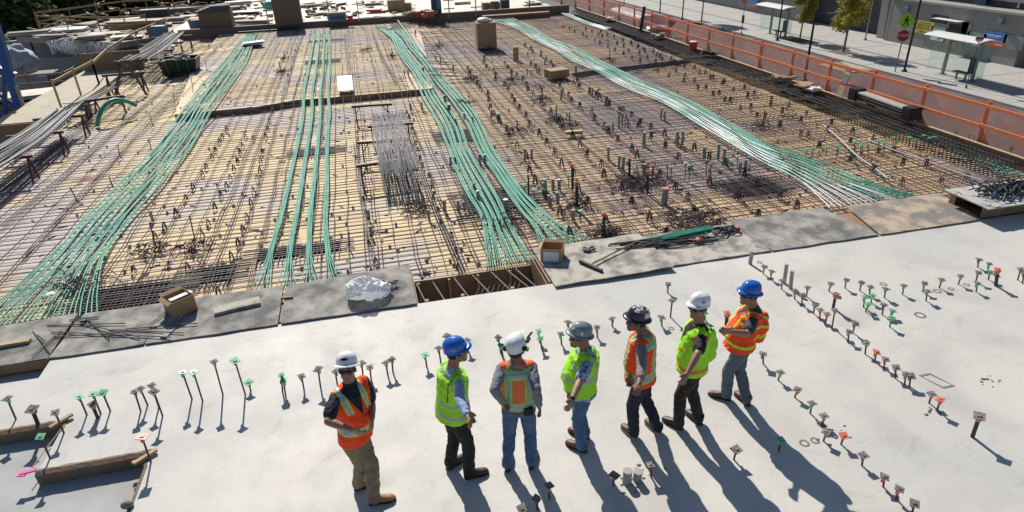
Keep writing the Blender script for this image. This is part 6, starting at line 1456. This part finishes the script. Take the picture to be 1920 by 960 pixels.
rr = random.Random(11); PL = []
for k, (u, v, w_, d, n, mt) in enumerate([(130, 58, 2.2, 1.5, 2, 'white'), (160, 52, 1.6, 1.0, 3, 'white'), (205, 66, 2.4, 1.2, 2, 'pale'), (235, 72, 1.5, 1.0, 2, 'pale'), (262, 50, 3.6, 1.3, 5, 'wood'), (330, 40, 1.6, 1.0, 3, 'woodgrey'), (352, 34, 1.3, .9, 2, 'ply'), (372, 38, 1.4, 1.0, 2, 'ply'), (352, 22, 3.2, 1.2, 4, 'woodgrey'), (420, 22, 3.0, 1.0, 4, 'steel'), (455, 28, 2.6, 1.0, 3, 'steel'), (470, 46, 2.8, .5, 3, 'plydark'), (590, 12, 2.8, .6, 2, 'woodgrey'), (605, 28, 2.0, .4, 2, 'woodgrey'), (700, 10, 1.4, .5, 2, 'woodgrey'), (704, 24, 1.2, .8, 3, 'capo'), (448, 8, 2.0, 1.0, 3, 'white'), (60, 66, 2.6, .8, 3, 'pale'), (175, 74, 1.7, .8, 3, 'woodgrey'), (215, 50, 1.4, .9, 3, 'white'), (690, 36, 1.0, .6, 2, 'white'), (870, 8, 1.4, .3, 2, 'woodgrey'), (1000, 10, 1.5, .3, 2, 'woodgrey'), (250, 38, 1.6, .8, 2, 'white'), (100, 70, 1.8, .7, 2, 'woodgrey'), (440, 36, 1.8, .7, 2, 'white')]):
    p = P(u, v, .12 if u < 245 else FZ); root = empty('board_stack', p, 'stack', 'board stack', 'stacks of boards on the far site'); PL.append((root, u, v, mt))
    for i in range(n): MB().box(p+Vector((rr.uniform(-.2, .2), rr.uniform(-.1, .1), .05+i*.09)), (w_*rr.uniform(.85, 1.05), d, .06), rr.uniform(-.25, .25)).build('board_layer', M[mt if rr.random() < .7 else rr.choice(['white', 'wood', 'woodgrey'])], root, p)
nm = dict(white='white', pale='cream', wood='tan', woodgrey='weathered grey', ply='yellow', steel='steel grey', plydark='brown', capo='orange')
PL.sort(key=lambda q: q[1])
for i, (root, u, v, mt) in enumerate(PL): root['label'] = 'low stack of %s sheets on the far site, %s stack from the left' % (nm[mt], ORD[i])
mb = MB()
for i in range(160):
    u = rr.uniform(110, 760); v = rr.uniform(6, 74 if u < 300 else 36); p = P(u, v, FZ-.05 if u < 245 else FZ); s = rr.choice(((.6, .12), (.3, .3), (1.0, .08), (.2, .15))); mb.box(p+Vector((0, 0, .07)), (s[0], s[1], rr.uniform(.03, .25)), rr.uniform(0, 3))
m3 = MB()
for i in range(200):
    u = rr.uniform(60, 780); v = rr.uniform(4, 74 if u < 300 else 38); p = P(u, v, FZ-.05 if u < 245 else FZ); s = rr.choice(((.9, .1), (.4, .3), (1.3, .09), (.5, .05))); m3.obox(p+Vector((0, 0, .1)), Vector((math.cos(i), math.sin(i), rr.uniform(-.2, .3)))*s[0]/2, Vector((-math.sin(i), math.cos(i), 0))*s[1]/2, (0, 0, .015))
tag(m3.build('loose_timber', M['wood']), 'loose pale timber offcuts scattered over the far site', 'timber offcuts', kind='stuff')
tag(mb.build('site_litter', M['plydark2']), 'scattered offcuts and litter on the far site', 'litter', kind='stuff')
tq = [P(u, v, .08) for u, v in ((500, 12), (430, 22), (330, 25), (240, 30), (140, 44), (72, 55), (28, 68))]
struct(MB().prism([(-13.6, 44.3), (-11.3, 46.4)]+[(q.x, q.y) for q in tq], -.25, .08), 'terrace', mat('terrace boards', (.42, .36, .28), (.28, .24, .19), .8, .8))
mb = MB()
a, b = Vector((-18.5, 47.6, 0)), Vector((-13.7, 44.1, 0))
for i in range(150):
    t = rr.random(); c = a.lerp(b, t); mb.tube([c+Vector((0, 0, rr.uniform(-.8, -.3))), c+Vector((rr.uniform(-.3, .3), rr.uniform(-.1, .1), rr.uniform(-.1, .12)))], .02, 4)
tag(mb.build('fringe', M['white']), 'white fringe of wires and plaster along the terrace edge', 'wire fringe', kind='stuff')
p = PY(22, 115, 44); mb = MB().ell((0, 0, 0), 1.3, .9, .9, n=30, m_=18); mb.v = [tuple(Vector(q)*(1+.3*noise.noise(Vector(q)*2.5))+p) for q in mb.v]; thing(mb, 'strand_heap', M['heap'], 'rounded white heap behind the blue crane leg', 'heap', origin=p-Vector((0, 0, .9)), smooth=True)
thing(MB().box((p.x, 44.5, p.z-2.3), (3.4, 2.0, 2.9)), 'pit_block', M['conc_dark'], 'dark concrete block in the pit below the rounded white heap', 'block')
p = PY(148, 84, 47.5); mb = MB().ell((0, 0, 0), 1.3, .6, .5, n=30, m_=18); mb.v = [tuple(Vector(q)*(1+.35*noise.noise(Vector(q)*2.5))+p) for q in mb.v]; thing(mb, 'strand_heap', M['heap'], 'white heap hanging at the edge of the far terrace', 'heap', origin=p-Vector((0, 0, .5)), smooth=True)
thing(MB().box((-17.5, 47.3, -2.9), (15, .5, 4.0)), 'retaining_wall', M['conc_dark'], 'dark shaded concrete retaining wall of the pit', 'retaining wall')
for k, x in enumerate((-24, -21.5)): thing(MB().bar((x, 52, ZS), (x+.15, 52, -.2), .3, .3), 'shore_post', M['woodgrey'], ['left prop under the far terrace', 'right prop under the far terrace'][k], 'prop', 'props under the far terrace')
rail([(75, 56), (138, 47), (188, 39), (240, 31), (280, 29), (330, 26), (430, 24), (500, 14)], 1.1, 'long brown handrail across the far terrace', mt='plydark', z=.1)
rail([(78, 58), (130, 60), (190, 62), (240, 62), (280, 58)], .95, 'lower brown handrail nearer on the terrace', mt='plydark', z=.1)

# ================================================================== trees
def tree(x, y, zb, H_, cr, ch, trunk, n, leaf, mt, lab, grp, ls=.11, seed=1, cz=None, name='tree', lumps=9):
    rr = random.Random(seed); root = empty(name, (x, y, zb), lab, 'tree', grp); ro = Vector((x, y, zb)); cz = cz if cz else H_-ch
    mb = MB(); mb.tube([ro, ro+Vector((.04, 0, H_*.3)), ro+Vector((.0, .05, cz)), ro+Vector((.1, 0, H_*.9))], [trunk, trunk*.8, trunk*.6, trunk*.15], 8)
    cl = []
    for i in range(lumps):
        a = rr.uniform(0, 6.28); t = (i+.5)/lumps; zz = cz-ch*.85+ch*1.85*t; rad = cr*math.sqrt(max(.12, 1-((t-.42)/.62)**2)); q = ro+Vector((math.cos(a)*rad*.62, math.sin(a)*rad*.62, zz)); cl.append((q, rad*rr.uniform(.42, .7)))
        s = ro+Vector((0, 0, max(H_*.25, zz-ch*.5))); mb.tube([s, s.lerp(q, .5)+Vector((0, 0, .05)), q], [trunk*.35, trunk*.22, trunk*.08], 5)
    mb.build('trunk', M['bark'], root, ro)
    mb = MB()
    for i in range(n):
        q, r = cl[rr.randrange(lumps)]; d = Vector((rr.gauss(0, 1), rr.gauss(0, 1), rr.gauss(0, 1))).normalized()*r*(rr.random()**.45)*1.05; c = q+d; c.z = max(c.z, zb+H_*.2)
        a = Vector((rr.gauss(0, 1), rr.gauss(0, 1), rr.gauss(0, .6))).normalized()*ls*rr.uniform(.6, 1.3); b = a.cross(Vector((rr.gauss(0, 1), rr.gauss(0, 1), rr.gauss(0, 1)))).normalized()*ls*.5
        mb.add([c-a, c+b, c+a, c-b], [(0, 1, 2, 3)])
    mb.build('crown', M[mt], root, ro)['kind'] = 'stuff'
ZW = ZS+.13
t1 = P(1581, 98, ZW); tree(t1.x, t1.y, ZW, 5.6, 1.25, 1.7, .09, 5200, 0, 'leafy', 'larger yellow-green street tree between the two bus shelters', 'street trees', .10, 3, cz=3.3, lumps=13)
t2 = P(1499, 76, ZW); tree(t2.x, t2.y, ZW, 4.9, .95, 1.35, .07, 3600, 0, 'leafy', 'smaller yellow-green street tree right of the far bus shelter', 'street trees', .10, 5, cz=3.0, lumps=11)
t3 = P(1315, 41, ZW); tree(t3.x, t3.y, ZW, 5.6, 1.4, 1.2, .08, 3600, 0, 'leafy', 'street tree whose crown touches the top of the photo', 'street trees', .11, 8, cz=4.1, lumps=10)
for k, t in enumerate((t1, t2, t3)): thing(MB().box((t.x, t.y, ZW+.003), (1.5, 1.9, .02)), 'tree_bed', M['brick'], ['reddish bed under the larger street tree', 'reddish bed under the smaller street tree', 'bed under the street tree at the top'][k], 'tree bed', 'tree beds')
BT = [(-27.2, 62, 9.5, 4.3), (-32, 66, 11, 5.0), (-24.2, 68, 8.5, 3.2), (-37, 72, 13, 6), (-27, 80, 9.5, 3.6), (-23, 82, 8.5, 3.4), (-19.5, 80, 8.6, 3.4), (-15.5, 82, 8.3, 3.4), (-24.5, 56.5, 4.2, 2.6), (-30, 57, 7, 3.6), (-11.5, 83, 8.6, 3.4)]
BL = ['tall dark tree behind the terrace railing at the left', 'dark tree at the left picture edge', 'dark tree left of the blue grey building', 'tallest dark tree at the top left corner', 'dark tree right of the blue grey building', 'dark tree above the far dark box', 'dark tree above the stacked crates', 'dark tree at the top, left of the tall brown box', 'low bushy tree by the end of the terrace', 'rounded dark tree in front of the corner trees', 'dark tree farthest right in the far tree row']
for k, (x, y, h, r) in enumerate(BT): tree(x, y, ZS, h, r, h*.44, .3, 6500, 0, 'leafd', BL[k], 'dark trees behind the site', .27, 20+k, cz=h*.54, lumps=18)
# ================================================================== buildings
def facade(name, x0, x1, y0, y1, z0, z1, mt, lab): 
    root = empty(name, ((x0+x1)/2, (y0+y1)/2, z0), lab, 'building'); MB().box(((x0+x1)/2, (y0+y1)/2, (z0+z1)/2), (x1-x0, y1-y0, z1-z0)).build('wall', M[mt], root, root.location); return root, root.location
BXW = 44.7; base_r = PX(1900, 127, BXW); base_l = PX(1660, 80, BXW); y_r, y_l = base_r.y, base_l.y
b1, bo = facade('station_building', BXW, 46.2, y_r, y_l+.3, ZS, -1.2, 'bwall', 'grey panelled building with posters behind the bus shelter')
MB().box((BXW-.03, (y_r+y_l)/2, -1.22), (.3, y_l-y_r+.6, .16)).build('coping', M['walk'], b1, bo)
for y in [y_r+.05+i*(y_l-y_r)/6 for i in range(7)]: MB().box((BXW-.004, y, (ZS-1.3)/2), (.012, .03, 3.4)).build('panel_joint', M['conc_dark'], b1, bo)
def onwall(u0, v0, u1, v1, mt, name, X=BXW, th=.05, b=b1, o=bo, off=.03):
    a, c = PX(u0, v0, X), PX(u1, v1, X); ya, yb, za, zb = max(a.y, c.y), min(a.y, c.y), min(a.z, c.z), max(a.z, c.z)
    MB().box((X-off, (ya+yb)/2, (za+zb)/2), (th, ya-yb, zb-za)).build(name, M[mt] if isinstance(mt, str) else mt, b, o); return (ya+yb)/2, (za+zb)/2, ya-yb, zb-za
y_, z_, w_, h_ = onwall(1719, 37, 1748, 66, 'posteryellow', 'poster')
for i, (ww, dz) in enumerate(((.6, .36), (.75, .2), (.65, .05), (.7, -.1), (.4, -.36))): MB().box((BXW-.058, y_, z_+dz*h_), (.004, w_*ww, .05*h_)).build('poster_line', M['signblack'], b1, bo)
onwall(1749, 48, 1771, 80, 'postergreen', 'notice_board'); onwall(1751, 54, 1769, 78, 'white', 'notice_paper', off=.06); onwall(1749, 27, 1776, 46, 'bdark', 'panel'); onwall(1780, 36, 1806, 90, 'woodgrey', 'ticket_window_bay'); onwall(1782, 43, 1802, 64, 'dglass', 'window', off=.07)
onwall(1817, 58, 1844, 92, 'postergreen', 'notice_board'); onwall(1819, 66, 1842, 88, 'white', 'notice_paper', off=.06); onwall(1700, 34, 1716, 60, 'conc_dark', 'vent_panel'); onwall(1886, 64, 1916, 96, 'bwall2' if 'bwall2' in M else 'conc_dark', 'metal_panel'); onwall(1806, 40, 1816, 75, 'polegrey', 'door_frame')
y_, z_, w_, h_ = onwall(1849, 56, 1883, 90, 'posterblue', 'poster'); MB().box((BXW-.062, y_, z_-h_*.34), (.006, w_, h_*.32)).build('poster_band', M['posterorange'], b1, bo)
for dz, ww in ((.22, .68), (.09, .5)): MB().box((BXW-.066, y_+.1, z_+dz*h_), (.004, w_*ww, h_*(.08 if dz > .1 else .03))).build('poster_line', M['signwhite'], b1, bo)
MB().box((BXW-.070, y_-.25*w_, z_-h_*.36), (.004, w_*.3, h_*.07)).build('poster_line', M['signwhite'], b1, bo)
y_, z_, w_, h_ = onwall(1762, 33, 1812, 40, 'white', 'awning', th=.8, off=.4)
for u, v in ((1703, 17), (1880, 40)): c = PX(u, v, BXW); MB().box(c+Vector((-.15, 0, 0)), (.28, .4, .35)).build('wall_light', M['bblue'], b1, bo)
c = PX(1836, 6, 45.9); MB().box((46.0, c.y, -.35), (.15, 1.0, 1.5)).build('blue_sign', M['blued'], b1, bo)
b2, b2o = facade('dark_hall', 46.25, 80, 14, 66, ZS, 10, 'bdark', 'large dark building rising behind the grey panelled building')
for i in range(14): MB().box((46.2, 16+i*3.4, 1.2), (.06, .18, 4.6)).build('mullion', M['conc_dark'], b2, b2o)
MB().box((46.2, 40, -.6), (.08, 50, .3)).build('band', M['conc_dark'], b2, b2o)
thing(MB().bar((BXW+.6, y_l+1.2, ZS), (BXW+.6, y_l+1.6, 1.5), .8, .5), 'column', M['bwall'], 'grey column at the left end of the grey panelled building', 'column')
thing(MB().box((48.5, 18, -1), (5, 34, 7.6)), 'dark_wing', M['bdark'], 'dark wing at the right end of the grey panelled building', 'building wing')
b3, b3o = facade('transit_building', 45.2, 62, 62, 98, ZS, 5, 'bwall', 'blue grey building with a hanging banner behind the far bus shelter')
for i in range(3): MB().box((45.16, 68+i*9.5, -.6), (.1, 4.4, 2.6)).build('window', M['dglass'], b3, b3o)
MB().box((45.0, 80, -2.0), (.5, 34, .25)).build('canopy', M['conc_dark'], b3, b3o)
y_, z_, w_, h_ = onwall(1405, -6, 1419, 14, 'posterblue', 'banner', X=44.6, b=b3, o=b3o); MB().box((44.53, y_, z_-h_*.40), (.04, w_, h_*.25)).build('banner_band', M['posterorange'], b3, b3o)
b4, b4o = facade('far_block', -43, -37, 108, 120, ZS, 6, 'bblue', 'blue grey building between the dark trees at the top left')
for i in range(3): MB().box((-38.2-i*1.7, 107.95, -1.5), (1.0, .1, 3.0)).build('window', M['dglass'], b4, b4o)
b5, b5o = facade('street_block', 45.5, 64, 104, 150, ZS, 4, 'bwall', 'pale grey building farthest along the street'); MB().box((45.45, 120, -2), (.1, 22, 2)).build('window_band', M['dglass'], b5, b5o)

# ================================================================== street furniture
def shelter(pa, pb, lab):
    a, b = P(*pa, ZW), P(*pb, ZW); c = (a+b)/2; x = c.x; ya, yb = max(a.y, b.y), min(a.y, b.y); root = empty('bus_shelter', (x, c.y, ZW), lab, 'bus shelter', 'bus shelters on the sidewalk'); o = root.location
    for y in (ya, yb): MB().box((x, y, ZW+1.2), (.16, .16, 2.4)).build('post', M['polegrey'], root, o); MB().box((x, y, ZW+.02), (.36, .36, .04)).build('foot_plate', M['polegrey'], root, o)
    mb = MB(); y0, y1 = yb-.75, ya+1.2; n = 8; vs = []
    for i in range(n+1):
        t = i/n; xx = x-1.15+1.9*t; zz = ZW+2.42+.22*math.sin(math.pi*(t*.8+.1))
        for k in (0, .05):
            for y in (y0, y1): vs.append((xx, y, zz+k))
    fs = []
    for i in range(n): b_ = 4*i; fs += [(b_, b_+4, b_+5, b_+1), (b_+2, b_+3, b_+7, b_+6), (b_, b_+2, b_+6, b_+4), (b_+1, b_+5, b_+7, b_+3)]
    fs += [(0, 1, 3, 2), (4*n, 4*n+2, 4*n+3, 4*n+1)]; fixn(mb.add(vs, fs).build('roof', M['white'], root, o))
    for y in (ya, yb, (ya+yb)/2): MB().bar((x-1.1, y, ZW+2.4), (x+.7, y, ZW+2.42), .06, .08).build('roof_rib', M['polegrey'], root, o)
    for i in range(4): MB().box((x+.12, yb-.6+(i+.5)*(ya-yb+1.2)/4, ZW+1.25), (.02, (ya-yb+1.2)/4-.05, 2.0)).build('glass_panel', M['glass'], root, o)
    for y in (yb-.62, ya+.62): MB().box((x-.35, y, ZW+1.25), (.9, .02, 2.0)).build('glass_panel', M['glass'], root, o)
    MB().box((x-.35, yb+.55, ZW+.5), (.45, 1.2, .06)).build('bench_seat', M['steel'], root, o)
    for y in (yb+.2, yb+.9): MB().box((x-.35, y, ZW+.24), (.1, .1, .46)).build('bench_leg', M['polegrey'], root, o)
    MB().box((x-.12, yb+.18, ZW+.95), (.06, .35, 1.0)).build('map_case', M['bdark'], root, o)
shelter((1765, 139), (1823, 152), 'bus shelter with a white curved roof before the grey panelled building'); shelter((1443, 63), (1472, 70), 'bus shelter with a white curved roof left of the street trees')
def pole(u, v, h, lab, r=.07, mt='polem', arm=None, z=ZW, name='lamp_post'):
    p = P(u, v, z); root = empty(name, p, lab, 'lamp post' if name == 'lamp_post' else 'pole', 'lamp posts along the street' if name == 'lamp_post' else None)
    MB().tube([p, p+Vector((0, 0, h))], [r, r*.7], 10).build('shaft', M[mt], root, p); MB().lathe(p, [(r*2.4, 0), (r*2.4, .05), (r*1.5, .16), (r, .2)], 12).build('base', M[mt], root, p)
    if arm: MB().bar(p+Vector((0, 0, h-.03)), p+Vector((arm, -.2, h-.03)), .08, .06).build('arm', M[mt], root, p); MB().box(p+Vector((arm*.8, -.2, h-.05)), (.9, .3, .08)).build('lamp_head', M['steel'], root, p)
    return root, p
pole(1695, 134, 8.2, 'black lamp post right of the stop sign', .08); pb_ = P(1508, 152, ZS); pole(1508, 152, height(pb_, 25), 'black lamp post with a flat lamp head beyond the orange fence', .09, arm=1.5, z=ZS)
pole(1457, 76, 7.5, 'black lamp post in front of the far bus shelter'); pole(1279, 37, 7, 'black lamp post left of the grey transit building'); pole(1236, 42, 7.5, 'black lamp post above the diamond sign', z=ZS); pole(1132, 8, 7, 'black lamp post near the top of the photo, left of the white truck'); pole(1104, 6, 7, 'farthest black lamp post beyond the orange fence')
pole(1170, 10, 5, 'thin dark pole above the white truck', .05, name='street_pole'); pole(1622, 75, 3.6, 'slender tan post left of the grey panelled building', .06, 'polegrey', name='street_pole')
r_, p = pole(1390, 63, 3.2, 'thin bus stop pole with a black case left of the far shelter', .03, 'steel', name='street_pole'); MB().box(p+Vector((0, 0, 1.3)), (.12, .25, .7)).build('timetable_case', M['blackp'], r_, p); MB().box(p+Vector((0, .2, 2.9)), (.04, .6, .35)).build('stop_flag', M['red'], r_, p)
r_, p = pole(1811, 165, 3.3, 'thin stop pole with a round sign at the near end of the right shelter', .03, 'steel', name='street_pole'); vd = Vector((-.72, -.69, 0)); rt = Vector((.69, -.72, 0)); c = p+Vector((0, 0, 3.0))+vd*.05
def plate_(c, right, up, nn, pts, th, mt, name, parent, o):
    a = [c+right*x+up*y for x, y in pts]; b = [q+nn*th for q in a]; n = len(pts); fixn(MB().add(a+b, [tuple(range(n-1, -1, -1)), tuple(range(n, 2*n))]+[(i, (i+1) % n, n+(i+1) % n, n+i) for i in range(n)]).build(name, M[mt], parent, o))
UPV = Vector((0, 0, 1)); ci = [(.22*math.cos(i*.3927), .22*math.sin(i*.3927)) for i in range(16)]; plate_(c, rt, UPV, vd, ci, .03, 'signwhite', 'sign_disc', r_, p); plate_(c+vd*.032, rt, UPV, vd, [(-.2, -.05), (.2, -.05), (.2, .07), (-.2, .07)], .01, 'stopred', 'sign_bar', r_, p)
# stop + pedestrian sign
p = P(1678, 135, ZW); root = empty('traffic_sign', p, 'stop sign below a yellow-green pedestrian crossing diamond on a thin post', 'traffic sign'); MB().tube([p, p+Vector((0, 0, 4.2))], .035, 8).build('post', M['steel'], root, p)
def faces(u, v): 
    q = P(u, v, 0); d = ray(u, v); t = (p.y)/d.y; return CAM+d*t
nn = Vector((-p.x, -p.y, 0)).normalized(); rt = Vector((-nn.y, nn.x, 0)); cs = Vector((p.x, p.y, faces(1690, 67).z)); cp = Vector((p.x, p.y, faces(1697, 40).z))
oc = [(.385*math.cos(R_(22.5+45*i)), .385*math.sin(R_(22.5+45*i))) for i in range(8)]; oc2 = [(x*1.08, y*1.08) for x, y in oc]
plate_(cs+nn*.05, rt, UPV, nn, oc2, .012, 'signwhite', 'stop_border', root, p); plate_(cs+nn*.064, rt, UPV, nn, oc, .012, 'stopred', 'stop_plate', root, p); text('STOP', cs+nn*.08, rt, UPV, .27, M['signwhite'], 'stop_letters', root, p)
dm = [(.56, 0), (0, .56), (-.56, 0), (0, -.56)]; plate_(cp+nn*.05, rt, UPV, nn, dm, .014, 'signyg', 'crossing_plate', root, p)
mb = MB(); 
def seg(a, b, w_): mb.bar(cp+nn*.072+rt*a[0]+UPV*a[1], cp+nn*.072+rt*b[0]+UPV*b[1], .012, w_, up=Vector((0, 0, 1)) if abs(a[0]-b[0]) > abs(a[1]-b[1]) else rt)
mb.ell(cp+nn*.072+UPV*.27+rt*.02, .055, .055, .06, n=10, m_=6)
for a, b, w_ in (((.0, .20), (-.01, -.02), .13), ((.0, .0), (.12, -.16), .07), ((.12, -.16), (.15, -.32), .06), ((-.02, .0), (-.10, -.18), .07), ((-.10, -.18), (-.2, -.30), .06), ((.04, .17), (.15, .03), .05), ((-.04, .17), (-.15, .04), .05)): seg(a, b, w_)
mb.build('walking_figure', M['signblack'], root, p)
# back of a diamond work sign
q = P(1257, 68, ZS); root = empty('work_sign', q, 'grey back of a diamond road work sign beyond the fence', 'traffic sign'); hc = height(q, 42); n2 = Vector((-q.x, -q.y, 0)).normalized(); r2 = Vector((-n2.y, n2.x, 0)); MB().tube([q, q+Vector((0, 0, hc))], .03, 6).build('post', M['steel'], root, q)
plate_(q+UPV*hc+n2*.04, r2, UPV, n2, [(x*.85, y*.85) for x, y in dm], .012, 'steel', 'plate', root, q)
for a in (-.5, .5): MB().bar(q+r2*a, q+UPV*.5, .04, .04).build('foot', M['steel'], root, q)
# white truck
va, vb = P(1122, 26, -2.4), P(1243, 47, -2.4); cx_ = (va.x+vb.x)/2; L_ = abs(va.y-vb.y); root = empty('white_truck', (cx_, (va.y+vb.y)/2, ZS), 'long white truck parked on the street beyond the orange fence', 'truck'); o = root.location; y0, y1 = min(va.y, vb.y), max(va.y, vb.y)
mb = MB(); rg = []
for y, k in ((y0+2.2, .9), (y0+2.3, 1.), (y1-.1, 1.), (y1, .95)): rg.append((Vector((cx_+1.2, y, ZS+1.75)), Vector((1, 0, 0)), Vector((0, 0, 1)), 1.25*k, 1.05*k+.1))
fixn(mb.loft(rg, 28, ex=6).build('box_body', M['vanwhite'], root, o, smooth=False))
rg = [(Vector((cx_+1.2, y, ZS+h_)), Vector((1, 0, 0)), Vector((0, 0, 1)), w_, k) for y, h_, w_, k in ((y0, .95, 1.0, .35), (y0+.5, 1.05, 1.1, .5), (y0+.9, 1.35, 1.1, .8), (y0+2.15, 1.4, 1.1, .9))]
fixn(MB().loft(rg, 24, ex=4).build('cab', M['vanwhite'], root, o)); MB().box((cx_+.1, y0+1.5, ZS+1.75), (.06, .8, .45)).build('side_window', M['dglass'], root, o); MB().box((cx_+1.2, y0+.62, ZS+1.75), (1.8, .12, .45)).build('windscreen', M['dglass'], root, o)
for y in (y0+1.2, y1-1.6):
    for x in (cx_+.1, cx_+2.3): w2 = MB().tube([(x-.14, y, ZS+.42), (x+.14, y, ZS+.42)], .42, 18).build('wheel', M['rubber'], root, o); MB().tube([(x-.15, y, ZS+.42), (x+.15, y, ZS+.42)], .2, 12).build('rim', M['steel'], w2, o)
